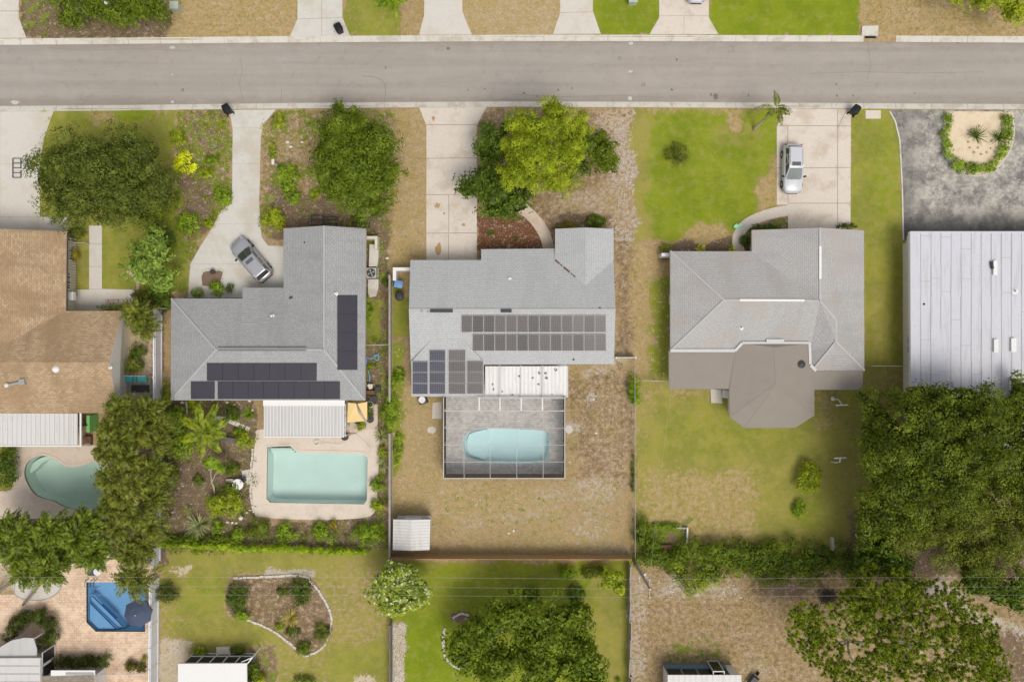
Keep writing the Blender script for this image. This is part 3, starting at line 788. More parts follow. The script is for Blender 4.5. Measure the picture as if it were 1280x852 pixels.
def ribbon_px(line, w):
    L = []; R = []
    for i, p in enumerate(line):
        a = line[max(i-1,0)]; b = line[min(i+1,len(line)-1)]
        tx, ty = b[0]-a[0], b[1]-a[1]; l = math.hypot(tx, ty) or 1
        L.append((p[0]-ty/l*w/2, p[1]+tx/l*w/2)); R.append((p[0]+ty/l*w/2, p[1]-tx/l*w/2))
    return L + R[::-1]
slab('walkway', ribbon_px(wl, 14), M['deck_tan'], z=.02)
slab('driveway', [(983,135.8),(1066,136.6),(1063.5,150),(1063,283),(1047,290),(1047,330),(985,330),(985,256),(971,256),(971,158)], M['drive_warm'], joints=(((971,157),(1063,157.5)),((971,210),(1063,209.5)),((985,254),(1063,254)),((984.5,158),(985,254)),((1047,137),(1047,290)),((1057,140),(1047,160))), jw=.05)
slab('walkway', ribbon_px(catmull([(991,262),(960,268),(935,279),(924,292),(922,305),(926,318)],6,False), 13), M['drive_warm'], z=.02)
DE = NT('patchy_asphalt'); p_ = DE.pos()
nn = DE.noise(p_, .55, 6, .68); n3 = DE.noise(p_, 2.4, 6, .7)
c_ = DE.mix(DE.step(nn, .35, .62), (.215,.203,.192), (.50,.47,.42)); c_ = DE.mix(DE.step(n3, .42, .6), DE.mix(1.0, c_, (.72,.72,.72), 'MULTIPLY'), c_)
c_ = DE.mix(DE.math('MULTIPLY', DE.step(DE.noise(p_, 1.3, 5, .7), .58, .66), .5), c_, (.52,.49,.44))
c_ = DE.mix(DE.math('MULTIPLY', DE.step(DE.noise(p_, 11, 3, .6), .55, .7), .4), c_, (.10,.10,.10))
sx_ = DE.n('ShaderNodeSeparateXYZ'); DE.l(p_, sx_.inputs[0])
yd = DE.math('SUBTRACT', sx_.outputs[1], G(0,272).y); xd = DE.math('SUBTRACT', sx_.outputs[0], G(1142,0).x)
for q_, w_ in ((yd, 1.1), (xd, 1.3)):  # house shade along the north wall painted into the colour; left edge darkened too
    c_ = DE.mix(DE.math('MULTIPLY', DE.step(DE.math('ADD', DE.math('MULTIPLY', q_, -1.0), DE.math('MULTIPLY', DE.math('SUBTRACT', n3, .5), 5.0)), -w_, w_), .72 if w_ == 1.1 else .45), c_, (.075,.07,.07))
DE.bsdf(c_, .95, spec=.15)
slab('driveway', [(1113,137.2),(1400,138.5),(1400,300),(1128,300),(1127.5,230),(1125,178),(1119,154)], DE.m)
slab('edging', ribbon_px([(1112,139),(1119,152),(1124.5,175),(1127.5,230),(1129,300)], 1.8), M['kerb'], z=.05)
island = catmull([(1183,139.4),(1179,165),(1184,192),(1200,213),(1221,220),(1243,212),(1261,190),(1267,165),(1264,139.8)], 5, False)
slab('planting_island', island, concrete('island_sand', (.70,.58,.42), (.50,.38,.24), .5, .8), z=.05)
slab('edging', ribbon_px(island, 2.2), M['kerb'], z=.09)
slab('path', rect(1082,138,1101,148.5), M['drive_warm'], z=.01)

# decks with real holes for the pools
slab('pool_deck', [(18,557),(140,556),(140,648),(-60,648),(-60,620),(14,612),(18,600)], M['deck_tan'], holes=[POOL_A])
slab('pool_deck', catmull([(330,536),(428,538),(428,546),(470,536),(474,560),(472,600),(468,640),(440,648),(380,649),(330,646),(318,640),(315,600),(318,560),(320,545)],4), M['deck_beige'], holes=[POOL_B])
slab('patio', rect(425,505,472,540), M['deck_tan'], z=.012)
slab('pool_deck', [(557,470),(708,455),(704,592.5),(557,592.5)], M['deck_grey'], holes=[POOL_C])
slab('pool_deck', [(-120,745),(30,742),(70,706),(192,694),(192,900),(-120,900)], M['deck_pink'], holes=[POOL_F])
slab('patio', catmull([(20,724),(52,716),(79,720),(74,738),(58,748),(36,749),(19,742)],5), M['drive_pale'], z=.03)
slab('edging', ribbon_px(catmull([(20,724),(19,742),(36,749),(58,748),(74,738),(79,720)],5,False), 1.5), M['grey'], z=.04)
slab('patio', [(541,503),(552,502),(552,523),(540,523)], M['drive_pale'], z=.03)
slab('patio', blob(540,537,6,5,3,14,.25), M['drive_pale'], z=.03)
slab('patio', blob(711,536,5,6,5,14,.2), M['drive_pale'], z=.03)
slab('patio', rect(146,388,160,500), M['drive_pale'], z=.01)
slab('patio', rect(150,474,189,494), concrete('grey_slab', (.36,.33,.29), (.2,.18,.15), .5, 1), z=.014)

def pool(poly, depth, label, basin, tile, water, wname, steps=(), coping=None, cope_w=4):
    c = Vector((0,0,0))
    for p in poly: c += G(*p)
    c /= len(poly); c.z = 0
    t = thing('swimming_pool', label, 'pool', c)
    xy = [G(*p) for p in poly]
    ar = sum(xy[i].x*xy[(i+1)%len(xy)].y - xy[(i+1)%len(xy)].x*xy[i].y for i in range(len(xy)))
    if ar < 0: xy = xy[::-1]; poly = poly[::-1]
    mb = MB()
    bot = [c + (p-c)*.96 for p in xy]
    for i in range(len(xy)):
        j = (i+1) % len(xy)
        a, b, d, e = xy[j].copy(), xy[i].copy(), bot[i].copy(), bot[j].copy()
        a2, b2 = a.copy(), b.copy(); a.z = b.z = .016; a2.z = b2.z = -.24
        mb.face([a, b, b2, a2], 1); d.z = e.z = -depth
        mb.face([a2, b2, d, e], 0)
    mb.prism([tuple(p[:2]) for p in bot], None, -depth)
    mb.build('basin', [basin, tile], t)
    wb = MB(); wb.prism([tuple((c+(p-c)*.998)[:2]) for p in xy], None, -.11); wb.build('water', water, t)
    for P_, z in steps:
        sb = MB(); sb.prism([tuple(G(*p)[:2]) for p in P_], -depth+.01, z); sb.build('step', basin, t)
    if coping is not None:
        def off(w):
            o = []
            for i, p in enumerate(xy):
                a = xy[i-1]; b = xy[(i+1) % len(xy)]; tt = (b-a).normalized(); o.append((p.x+tt.y*w, p.y-tt.x*w))
            return o
        cb = MB(); cb.prism(off(cope_w*S), .0, .05, holes=[off(-.02)]); cb.build('coping', coping, t)
    return t
pool(POOL_A, 1.5, 'kidney shaped pool with greenish water behind the tan shingled house', M['pool_plaster'], M['tile_teal'], M['water_green'], 'A',
     steps=((catmull([(33,592),(37,580),(50,572),(62,573),(50,578),(42,586)],5), -.55),), coping=M['deck_tan'], cope_w=3)
pool(POOL_B, 1.5, 'rectangular teal pool with one stepped corner in the beige deck', M['pool_plaster'], M['tile_teal'], M['water_teal'], 'B',
     steps=((rect(337,560.5,364,563.5), -.35), (rect(337,563.5,366,567), -.6)), coping=M['deck_beige'], cope_w=3.4)
pc_ = pool(POOL_C, 1.3, 'round ended light turquoise pool inside the screen enclosure', M['pool_plaster'], M['white'], M['water_aqua'], 'C',
     steps=((catmull([(583,557),(586,545),(598,540),(610,541),(608,574),(597,573),(586,568)],4), -.95),), coping=M['deck_grey'], cope_w=2.5)
pf = pool(POOL_F, 1.4, 'blue angular pool with a dark tile rim in the pink paver terrace', M['pool_plaster_blue'], M['tile_blue'], M['water_blue'], 'F',
     steps=(([(110,755),(112,755),(145,787),(121,787),(110,776)], -.35), ([(110,745),(113,745),(152,786),(145,787),(112,755),(110,755)], -.6),), coping=M['deck_pink'], cope_w=3)
for a, b, w in (((111,755),(143,787),1.6),((111,746),(150,785),1.4),((124,757),(143,775),2.6),):
    cb = MB(); A = G(*a); B = G(*b); z = -.33 if w == 1.6 else (-.57 if w == 1.4 else -.55)
    A.z = B.z = z; n = Vector((-(B-A).y,(B-A).x,0)).normalized()*w*S/2
    cb.face([A-n,B-n,B+n,A+n]); cb.build('step_edge', M['pool_line'], pf)
# ------------------------------------------------------------------ houses
EZ = 2.7
def roofmesh(mb, V, faces, base=None, mi=0, side=1, soffit=True):
    """V: name -> (px,py,z[,plan]) ; adds sloped faces with UV + fascia skirts down to base"""
    P = {}
    for k, v in V.items():
        if len(v) == 4:                      # plan position taken at eave height
            q = G(v[0], v[1], EZ); P[k] = Vector((q.x, q.y, v[2]))
        elif len(v) == 5: P[k] = Vector((G(v[0],v[1],v[2]).x, G(v[0],v[1],EZ).y, v[2]))
        else: P[k] = G(*v)
    cnt = {}
    for f in faces:
        pts = [P[k] for k in f]
        n = Vector((0,0,0))
        for i in range(len(pts)):
            a = pts[i]; b = pts[(i+1) % len(pts)]
            n += Vector(((a.y-b.y)*(a.z+b.z), (a.z-b.z)*(a.x+b.x), (a.x-b.x)*(a.y+b.y)))
        if n.z < 0: pts = pts[::-1]; f = f[::-1]; n = -n
        n.normalize()
        g = Vector((n.x, n.y, 0))
        g = g.normalized() if g.length > .02 else Vector((0,1,0))
        e = Vector((-g.y, g.x, 0)); sl = math.sqrt(max(1e-6, 1-n.z*n.z)); k_ = 1/max(.5, n.z)
        uv = [(p.dot(e), p.dot(g)*k_) for p in pts]
        mb.face(pts, mi, uv)
        for i in range(len(f)):
            a, b = f[i], f[(i+1) % len(f)]
            key = (b, a)
            if key in cnt: cnt.pop(key)
            else: cnt[(a, b)] = 1
    zb = base if base is not None else min(p.z for p in P.values())-.2
    for a, b in cnt:
        A, B = P[a], P[b]
        mb.face([(A.x,A.y,zb),(B.x,B.y,zb),tuple(B),tuple(A)], side)
    if soffit:
        for f in faces:
            mb.face([(P[k].x, P[k].y, zb) for k in f][::-1], side)
    return P

def inset(poly, d):
    ar = sum(poly[i][0]*poly[(i+1)%len(poly)][1]-poly[(i+1)%len(poly)][0]*poly[i][1] for i in range(len(poly)))
    if ar < 0: poly = poly[::-1]
    out = []
    n = len(poly)
    for i in range(n):
        a, b, c = Vector(poly[i-1]), Vector(poly[i]), Vector(poly[(i+1) % n])
        e1 = (b-a).normalized(); e2 = (c-b).normalized()
        n1 = Vector((-e1.y, e1.x)); n2 = Vector((-e2.y, e2.x))
        k = n1+n2; l = k.length
        if l < 1e-3: out.append(b+n1*d); continue
        k /= l; out.append(b + k*d/max(.3, k.dot(n1)))
    return out

def walls(house, outline, mat, ins=.65, z=EZ, top=2.48, name='wall'):
    xy = [tuple(G(p[0], p[1], z)[:2]) for p in outline]
    mb = MB(); mb.prism([tuple(p) for p in inset(xy, ins)], -.1, top)
    o = mb.build(name, mat, house); return o

def caps(house, lines, mat, w=.26, P=None):
    mb = MB()
    for a, b in lines:
        A = P[a] if isinstance(a, str) else G(*a); B = P[b] if isinstance(b, str) else G(*b)
        mb.bar(A+Vector((0,0,.02)), B+Vector((0,0,.02)), w, .05)
    return mb.build('ridge_cap', mat, house)

def ray_plane(px, py, p0, p1, p2):
    n = (p1-p0).cross(p2-p0); o = Vector((0,0,H)); d = G(px,py,0)-o
    t = n.dot(p0-o)/n.dot(d); return o+d*t, n.normalized() * (1 if n.z > 0 else -1)

def panel(house, px, plane, th, mat, name='solar_panel', frame=None, fw=.045, off=.05, uv=True, lines=None):
    """px: photo rect (x0,y0,x1,y1) or polygon on the roof plane"""
    poly = rect(*px) if not hasattr(px[0], '__len__') else px
    pts = [ray_plane(x, y, *plane) for x, y in poly]; n = pts[0][1]; pts = [p[0] for p in pts]
    if (pts[1]-pts[0]).cross(pts[2]-pts[1]).dot(n) < 0: pts = pts[::-1]
    c = sum(pts, Vector((0,0,0)))/len(pts)
    mb = MB(); lo = [p+n*off*.2 for p in pts]; hi = [p+n*(off+th) for p in pts]
    e = (pts[1]-pts[0]).normalized(); g = n.cross(e)
    if frame is not None:
        inn = [p + ((c-p).dot(e) > 0)*e*fw*1 - ((c-p).dot(e) < 0)*e*fw + ((c-p).dot(g) > 0)*g*fw - ((c-p).dot(g) < 0)*g*fw for p in hi]
        for i in range(len(hi)):
            j = (i+1) % len(hi); mb.face([hi[i], hi[j], inn[j], inn[i]], 1)
        mb.face(inn, 0, [((p-pts[0]).dot(e), (p-pts[0]).dot(g)) for p in inn])
    else: mb.face(hi, 0)
    for i in range(len(hi)):
        j = (i+1) % len(hi); mb.face([lo[i], lo[j], hi[j], hi[i]], 1 if frame else 0)
    o = mb.build(name, [mat]+([frame] if frame else []), house, loc=c)
    return o

def on_roof(px, py, plane, dz=0.0):
    p, n = ray_plane(px, py, *plane); return p + Vector((0,0,dz))

def vent_pipe(house, p, r=.06, h=.3, mat='white', name='vent_pipe'):
    mb = MB(); mb.lathe(p-Vector((0,0,.12)), [(r*2.2,.08),(r*2.2,.12),(r,.15),(r,h+.12)], 10); return mb.build(name, M[mat], house)
def vent_box(house, p, d, rz=0, mat='dark', name='roof_vent'):
    mb = MB(); mb.box(p+Vector((0,0,d[2]/2-.05)), d, rz); mb.box(p+Vector((0,0,d[2]-.03)), (d[0]*1.08, d[1]*1.08, .03), rz); return mb.build(name, M[mat], house)

def ribbed(house, poly4, mat, name='patio_roof', rib=.30, rh=.035, th=.06, along='y', ribmat=None, rw=.05):
    """poly4: four (px,py,z): NW, NE, SE, SW"""
    a, b, c, d = [G(*p) for p in poly4]
    mb = MB(); up = Vector((0,0,th))
    mb.face([d, c, b, a]); lo = [p-up for p in (a,b,c,d)]; q = (a,b,c,d)
    for i in range(4):
        j = (i+1) % 4; mb.face([lo[j], lo[i], q[i], q[j]])
    mb.face(lo)
    if along == 'y': e0, e1, f0, f1 = a, b, d, c
    else: e0, e1, f0, f1 = a, d, b, c
    n = max(2, int((e1-e0).length/rib))
    for k in range(n+1):
        t = min(.995, max(.005, k/n)); gx = Vector((rw*.5+.012,0,0)) if along == 'y' else Vector((0,rw*.5+.012,0)); mb.bar(e0.lerp(e1, t)+gx+Vector((0,0,.006)), f0.lerp(f1, t)+gx+Vector((0,0,.006)), .03, .012, 2); mb.bar(e0.lerp(e1, t)+Vector((0,0,rh/2)), f0.lerp(f1, t)+Vector((0,0,rh/2)), rw, rh, 1)
    return mb.build(name, [mat, ribmat or M['rib_light'], M['rib_shadow']], house)

def wall_window(house, a, b, z0, z1, out, frame='white', glass='glass_dark', n=1, name='window'):
    """window between ground-plan points a,b standing on a wall, out = outward unit vector"""
    a = Vector((a[0],a[1],0)); b = Vector((b[0],b[1],0)); out = Vector((out[0],out[1],0))
    fb = MB(); w = .07
    A0 = a+Vector((0,0,z0)); B0 = b+Vector((0,0,z0)); A1 = a+Vector((0,0,z1)); B1 = b+Vector((0,0,z1))
    for p, q in ((A0,B0),(A1,B1),(A0,A1),(B0,B1)): fb.bar(p+out*.04, q+out*.04, w)
    for k in range(1, n):
        p = A0.lerp(B0, k/n); q = A1.lerp(B1, k/n); fb.bar(p+out*.035, q+out*.035, w*.8)
    f = fb.build(name, M[frame], house)
    gb = MB(); gb.face([A0+out*.02, B0+out*.02, B1+out*.02, A1+out*.02]); gb.build('pane', M[glass], f)
    return f

# ---------- tan shingled house (west)
hA = thing('house', 'tan shingled house cut by the left edge of the photo, white patio roof behind', 'house', G(30,430))
r = 4.45; mb = MB()
V = dict(a=(-20,288,r,1), a2=(-20,452,r,1), b=(84,289,EZ,1), c=(83,388,EZ,1), d=(153,388,EZ,1), e=(149,452,r,1), e_=(149,452,r,1),
         w=(-190,452,r,1), f=(148,516,EZ,1), g=(-190,516,EZ,1), h=(-190,388,EZ,1), i=(-123,388,EZ,1), j=(-124,289,EZ,1))
PA = roofmesh(mb, V, [('a','b','c','a2'), ('c','d','e','a2'), ('w','a2','e','f','g'), ('h','i','a2','w'), ('j','a','a2','i')], 2.48)
mb.build('roof', [M['roof_tan'], M['fascia']], hA)
walls(hA, [(-190,388),(-124,388),(-124,289),(84,289),(83,388),(153,388),(148,516),(-190,516)], M['cream'])
gb = MB()
for pts in (((84.6,291),(83.6,387.5),(84,388.6),(153,388.6)),):
    gb.bar(G(84.5,290,2.66), G(83.5,388.5,2.66), .1, .1); gb.bar(G(83.5,388.8,2.66), G(153,388.8,2.66), .1, .1)
gb.build('gutter', M['dark'], hA)
SA = (PA['w'], PA['e'], PA['f']); NA = (PA['c'], PA['d'], PA['e'])
mb = MB(); p = on_roof(70,461,SA); mb.lathe(p-Vector((0,0,.15)), [(.33,.1),(.33,.2),(.26,.34),(.12,.43),(.02,.45)], 14); mb.build('skylight_dome', M['white'], hA, smooth=True)
mb = MB(); p0 = on_roof(10,481,SA,.14); p1 = on_roof(29,477,SA,.14); mb.tube([p0,p1], .12, 10); mb.box(p1, (.5,.5,.22), .1); mb.build('vent_duct', M['grey'], hA)
mb = MB(); mb.lathe(p0-Vector((0,0,.1)), [(.2,.0),(.2,.25),(.1,.34),(.02,.36)], 12); mb.build('duct_cap', M['vase'], hA)
vent_pipe(hA, on_roof(138,459,SA), .07, .2)
e = Vector((1,0)); wx = G(94.6,300).x
wall_window(hA, (wx, G(0,300).y), (wx, G(0,330).y), 1.0, 2.2, e, n=4)
wall_window(hA, (wx, G(0,340).y), (wx, G(0,362).y), 1.0, 2.2, e, n=4)
sb = MB()
for k in range(22):
    y = G(0, 300+k*3.3).y; sb.box((wx+.1, y, 1.25), (.16, .05, 2.2))
sb.build('slatted_shutter', M['stucco'], hA)
ac = MB(); ac.box((wx+.35, G(0,371).y, 1.3), (.5,.75,.45)); ac.build('window_air_conditioner', M['white'], hA)
ribbed(hA, [(-120,516,2.45),(97,516.5,2.45),(97,556,2.15),(-120,556,2.15)], M['metal_white'], rib=.42, rh=.05)
mb = MB(); mb.bar(G(-120,557,2.12), G(103,557,2.12), .12, .16); mb.bar(G(101,516,2.45), G(101,557,2.15), .14, .14)
for x in (-40,20,70,100): mb.bar(G(x,557,2.1)*1.0, Vector((G(x,557,2.1).x, G(x,557,2.1).y, 0)), .09)
mb.build('patio_beam', M['white'], hA)
mb = MB(); q = G(113,529); mb.box((q.x, q.y, .95), (1.15, .12, 1.9)); mb.build('back_door', M['glass_dark'], hA)

# ---------- grey house with black pool-heating mats
hB = thing('house', 'grey shingled house with black pool heating mats on its roof', 'house', G(335,400))
r = 4.4; mb = MB()
V = dict(a=(214,373,EZ), b=(303,373,EZ), c=(303,359.5,EZ-.34), d=(354.5,359.5,EZ-.34), d2=(354.5,373,EZ), v=(405,437,r), w=(270,437,r),
         n1=(354.5,285.5,EZ), rn=(405,285.5,r,1,1), ne=(457,285.5,EZ), se=(456,500,EZ), sw=(213.5,500,EZ))
PB = roofmesh(mb, V, [('a','b','c','d','d2','v','w'), ('n1','rn','v','d2'), ('rn','ne','se','v'), ('w','v','se','sw'), ('a','w','sw')], 2.25)
mb.build('roof', [M['roof_b'], M['fascia']], hB)
walls(hB, [(214,373),(354,373),(354,285),(457,285),(456,500),(214,500)], M['stucco'], top=2.3)
caps(hB, [('w','v'),('v','rn'),('a','w'),('w','sw'),('v','se')], M['ridge_cap_b'], P=PB, w=.16)
SB = (PB['w'], PB['se'], PB['sw']); EB = (PB['rn'], PB['ne'], PB['se']); NB = (PB['a'], PB['b'], PB['w']); WB = (PB['n1'], PB['rn'], PB['v'])
def heater(x0, y0, x1, y1, plane, nx, ny):
    o = panel(hB, (x0,y0,x1,y1), plane, .035, M['solar_black'], 'pool_heating_mat')
    for k in range(1, nx):
        x = x0+(x1-x0)*k/nx; a = on_roof(x, y0+.5, plane, .1); b = on_roof(x, y1-.5, plane, .1)
        mb = MB(); mb.bar(a, b, .035, .02); mb.build('seam', M['solar_line'], o)
    for k in range(1, ny):
        y = y0+(y1-y0)*k/ny; a = on_roof(x0+.5, y, plane, .1); b = on_roof(x1-.5, y, plane, .1)
        mb = MB(); mb.bar(a, b, .035, .02); mb.build('seam', M['solar_line'], o)
heater(421.5, 369, 446.5, 462, EB, 1, 4)
heater(259, 453.5, 396, 475.3, SB, 7, 1)
heater(239, 476.3, 268.5, 499-1, SB, 1, 1); heater(272.5, 476.3, 425, 498, SB, 8, 1)
mb = MB()
for y in (433.5, 437.8): mb.tube([on_roof(273,y,NB,.12), on_roof(383,y,NB,.12)], .025, 6)
mb.build('heater_pipe', M['dark'], hB)
vent_pipe(hB, on_roof(420,367,EB), .09, .35); vent_pipe(hB, on_roof(340.5,395,NB), .09, .35)
vent_box(hB, on_roof(364,372,WB), (.3,.15,.15), .3); vent_pipe(hB, on_roof(381,303,WB), .04, .15, 'dark')
ribbed(hB, [(330,503,2.4),(430,503,2.4),(430,545,2.05),(330,545,2.05)], M['metal_grey'], rib=.30, rh=.05, rw=.07)
mb = MB(); mb.box(G(380,503.5,2.45), (7.4,.5,.12)); mb.bar(G(330,545.5,2.05),G(430,545.5,2.05),.1,.14)
for x in (332,356,380,404,428):
    t_ = G(x,545.5,2.0); mb.bar(t_, Vector((t_.x,t_.y,0)), .08)
mb.build('patio_beam', M['white'], hB)
mb = MB()
for y0, y1 in ((505,518),(520,533),(535,545)):
    a = G(431.5,y0,2.0); b = G(431.5,y1,2.0); mb.bar(a,b,.06); mb.bar(b, Vector((b.x,b.y,0)), .06); mb.bar(a, Vector((a.x,a.y,0)), .06)
mb.build('screen_frame', M['white'], hB)
gy = G(0,372,EZ).y-.6
mb = MB(); q = G(330,366,EZ); mb.box((q.x, q.y-.9, 1.1), (2.6,.1,2.1)); mb.build('garage_door', M['white'], hB)
wall_window(hB, (G(455,0,EZ).x-.63, G(0,395).y), (G(455,0,EZ).x-.63, G(0,420).y), 1.0, 2.1, (1,0), n=2)
wall_window(hB, (G(420,0,EZ).x, G(0,286,EZ).y-.64), (G(390,0,EZ).x, G(0,286,EZ).y-.64), .9, 2.1, (0,1), n=3)

# ---------- light grey house with photovoltaic panels
hC = thing('house', 'light grey shingled house with two rows of photovoltaic panels and a screened pool', 'house', G(640,390))
r = 4.3; mb = MB(); e2 = EZ-.34
V = dict(a=(513,325,EZ), b=(601.5,325,EZ), c=(601.5,311.5,e2), d=(694.5,310.5,e2), d2=(694.5,325,EZ), q=(732,357,3.52), f=(767,325,EZ), g=(766.5,388,r,1),
         h=(514,388,r,1), se=(767.5,455,EZ-.02), sw=(513.5,456,EZ-.02))
PC = roofmesh(mb, V, [('a','b','c','d','d2','q','f','g','h'), ('h','g','se','sw')], 2.15)
V2 = dict(a=(694,286,EZ), b=(694,325,EZ), q=(732,357,3.53), n=(732,286,3.53,1,1), c=(767,325,EZ), d=(767,286,EZ))
roofmesh(mb, V2, [('a','n','q','b'), ('n','d','c','q')], 2.2)
V3 = {k_: (x_, y_, 2.38+(495.5-y_)*.01497) for k_, x_, y_ in (('a',514,452),('b',546,417),('c',572,417),('d',604.5,452),('e',604.5,495.5),('f',514.5,495.5))}
PC3 = roofmesh(mb, V3, [('a','b','c','d','e','f')], 2.15, side=0)
mb.build('roof', [M['roof_c'], M['fascia']], hC)
walls(hC, [(513,325),(601,325),(601,311),(694,311),(694,286),(767,286),(767,455),(605,455),(605,495),(514,495)], M['stucco'], top=2.2, ins=.6)
NC = (PC['a'], PC['b'], PC['h']); SCP = (PC['h'], PC['g'], PC['se']); S3 = (PC3['a'], PC3['e'], PC3['f'])
caps(hC, [('h','g')], M['ridge_cap'], P=PC, w=.2)
mb = MB(); A = on_roof(694,325,NC,.03); B = on_roof(719,346,NC,.03); [mb.bar(A.lerp(B,a_), A.lerp(B,b_), w_, .04) for a_, b_, w_ in ((0,.22,.14),(.26,.36,.09),(.42,.72,.16),(.78,.86,.08),(.9,1,.12))]; mb.build('valley_debris', M['brown'], hC)
for x0, x1 in ((539,565),(626.5,639)):
    vent_box(hC, on_roof((x0+x1)/2,388.4,SCP,.04), ((x1-x0)*S*.95, .27, .14), 0, 'dark', 'ridge_vent')
vent_pipe(hC, on_roof(637,348.5,NC), .08, .3); vent_pipe(hC, on_roof(717,449,SCP), .05, .2, 'dark'); vent_pipe(hC, on_roof(750,385,NC), .04, .2, 'dark'); vent_pipe(hC, on_roof(527.5,388.5,SCP), .07, .25, 'grey'); vent_pipe(hC, on_roof(535,389,SCP), .06, .2, 'grey')
for k in range(13): panel(hC, (577+k*13.92, 393.5, 577+k*13.92+13.3, 414.6), SCP, .035, M['pv'], frame=M['pv_frame'], fw=.022, off=.09)
for k in range(12): panel(hC, (591+k*13.92, 417, 591+k*13.92+13.3, 437.8), SCP, .035, M['pv'], frame=M['pv_frame'], fw=.022, off=.09)
for x0, x1, y0, n in ((515.8,535,451.2,3),(537,556.8,437.2,4),(561,582,437.2,4),(584,604,450.8,3)):
    for k in range(n): panel(hC, (x0, y0+k*13.75, x1, y0+k*13.75+13.1), S3, .035, M['pv_navy'] if x0 < 550 else M['pv'], frame=M['pv_frame'], fw=.022, off=.09)
ribbed(hC, [(606.5,457.5,2.5),(709,457.5,2.5),(709,495,2.2),(606.5,494.5,2.2)], M['metal_bright'], rib=.34, rh=.05, rw=.06)
mb = MB()
for x in (624.5,651,678): mb.bar(G(x,456.5,2.62), G(x,495.5,2.36), .1, .06)
mb.bar(G(606,495.3,2.22), G(710,495.6,2.22), .12, .14); mb.bar(G(709.5,457,2.5), G(709.5,496,2.22), .1, .12)
mb.build('patio_beam', M['alu'], hC)
for x, y, w, d in ((649,470,.28,.26),(666,472,.3,.34),(674,466,.32,.34),(682,466,.3,.4),(683,472,.32,.26),(694.5,462,.3,.5),(673,480,.26,.26),(616,480,.22,.3),(617,486,.22,.3),(628,489,.2,.2),(690,493,.2,.15),(640.5,493,.3,.15)):
    mb = MB(); mb.prism([tuple(G(*p, 2.3)[:2]) for p in blob(x, y, w/S/2, d/S/2, int(x*7+y), 9, .6)], None, 2.5-.30*(y-457)/38+.055); mb.build('roof_stain', M['oil'], hC)
mb = MB(); q = G(565,325,EZ); mb.box((q.x, q.y-.55, 1.1), (4.6,.1,2.1)); mb.build('garage_door', M['white'], hC)
wall_window(hC, (G(745,0,EZ).x, G(0,286,EZ).y-.58), (G(715,0,EZ).x, G(0,286,EZ).y-.58), .9, 2.1, (0,1), n=2)
wall_window(hC, (G(730,0).x, G(0,456,EZ).y+.58), (G(750,0).x, G(0,456,EZ).y+.58), .1, 2.1, (0,-1), n=2, name='sliding_door')
# screen enclosure
cg = thing('pool_enclosure', 'white framed insect screen enclosure over the turquoise pool', 'enclosure', G(632,548))
zc = 2.75
xs = [554.5,580,612.6,646,679,706]; ys = [496.5,513.3,535,556,577,597.5]
mb = MB()
for x in xs[1:-1]: mb.bar(G(x,513.3,zc), G(x,597.5,zc), .03, .05)
for y in ys[2:-1]: mb.bar(G(xs[0],y,zc), G(xs[-1],y,zc), .03, .05)
for x in (599,625,651.5,678): pass
mb.build('roof_bar', M['alu'], cg)
mb = MB()
for x in (599,625,651.5,678): mb.bar(G(x,496.5,zc), G(x,513.3,zc), .10, .07)
mb.build('upper_roof_bar', M['white'], cg)
mb = MB()
for a, b in (((xs[0],ys[0]),(xs[0],ys[-1])),((xs[-1],ys[0]),(xs[-1],ys[-1])),((xs[0],ys[-1]),(xs[-1],ys[-1])),((xs[0],ys[1]),(xs[-1],ys[1])),((599,497.5),(xs[-1],497.5))):
    mb.bar(G(*a,zc), G(*b,zc), .07, .10)
mb.build('edge_beam', M['alu'], cg)
for x in xs:
    t_ = G(x,597.5,zc-.07); mb = MB(); mb.bar(t_, Vector((t_.x,t_.y,0)), .07); mb.build('post', M['alu'], cg)
for x in (xs[0], xs[-1]):
    for y in ys[:-1]:
        t_ = G(x,y,zc-.07); mb = MB(); mb.bar(t_, Vector((t_.x,t_.y,0)), .07); mb.build('post', M['alu'], cg)
mb = MB(); c4 = [G(xs[0],ys[0],zc), G(xs[-1],ys[0],zc), G(xs[-1],ys[-1],zc), G(xs[0],ys[-1],zc)]
mb.face(c4[::-1]); mb.build('roof_screen', M['screen'], cg)
for i, j in ((1,2),(2,3),(3,0)):
    a, b = c4[i], c4[j]; mb = MB(); mb.face([(a.x,a.y,.03),(b.x,b.y,.03),tuple(b),tuple(a)]); mb.build('wall_screen', M['screen_wall'], cg)

# ---------- warm grey house with brown low roof
hD = thing('house', 'warm grey hipped house with a brown low roof and rounded rear wing', 'house', G(960,400))
r = 4.3; mb = MB()
V = dict(a=(838,314,EZ), b=(940,314,EZ), nw=(940,287.5,EZ), nn=(1025,287.8,r,1,1), ne=(1080,288,EZ), v=(1025,376,r), w=(905,375,r),
         k=(1045,400,4.02), k2=(1045,427,4.02), se=(1080.5,463,EZ), s2=(1015,463,EZ), s3=(1012,438.5,EZ), sw=(838,438.5,EZ))
PD = roofmesh(mb, V, [('a','b','v','w'), ('b','nw','nn','v'), ('nn','ne','se','k2','k','v'), ('w','v','k','k2','s2','s3','sw'), ('k2','se','s2'), ('a','w','sw')], 2.4)
mb.build('roof', [M['roof_d'], M['fascia']], hD)
caps(hD, [('w','v'),('v','nn'),('a','w'),('w','sw'),('v','k'),('k','k2'),('k2','se'),('k2','s2')], M['ridge_cap'], P=PD, w=.19)
walls(hD, [(838,314),(940,314),(940,288),(1080,288),(1080,485),(838,485)], M['stucco'], top=2.35, ins=.6)
mb = MB()
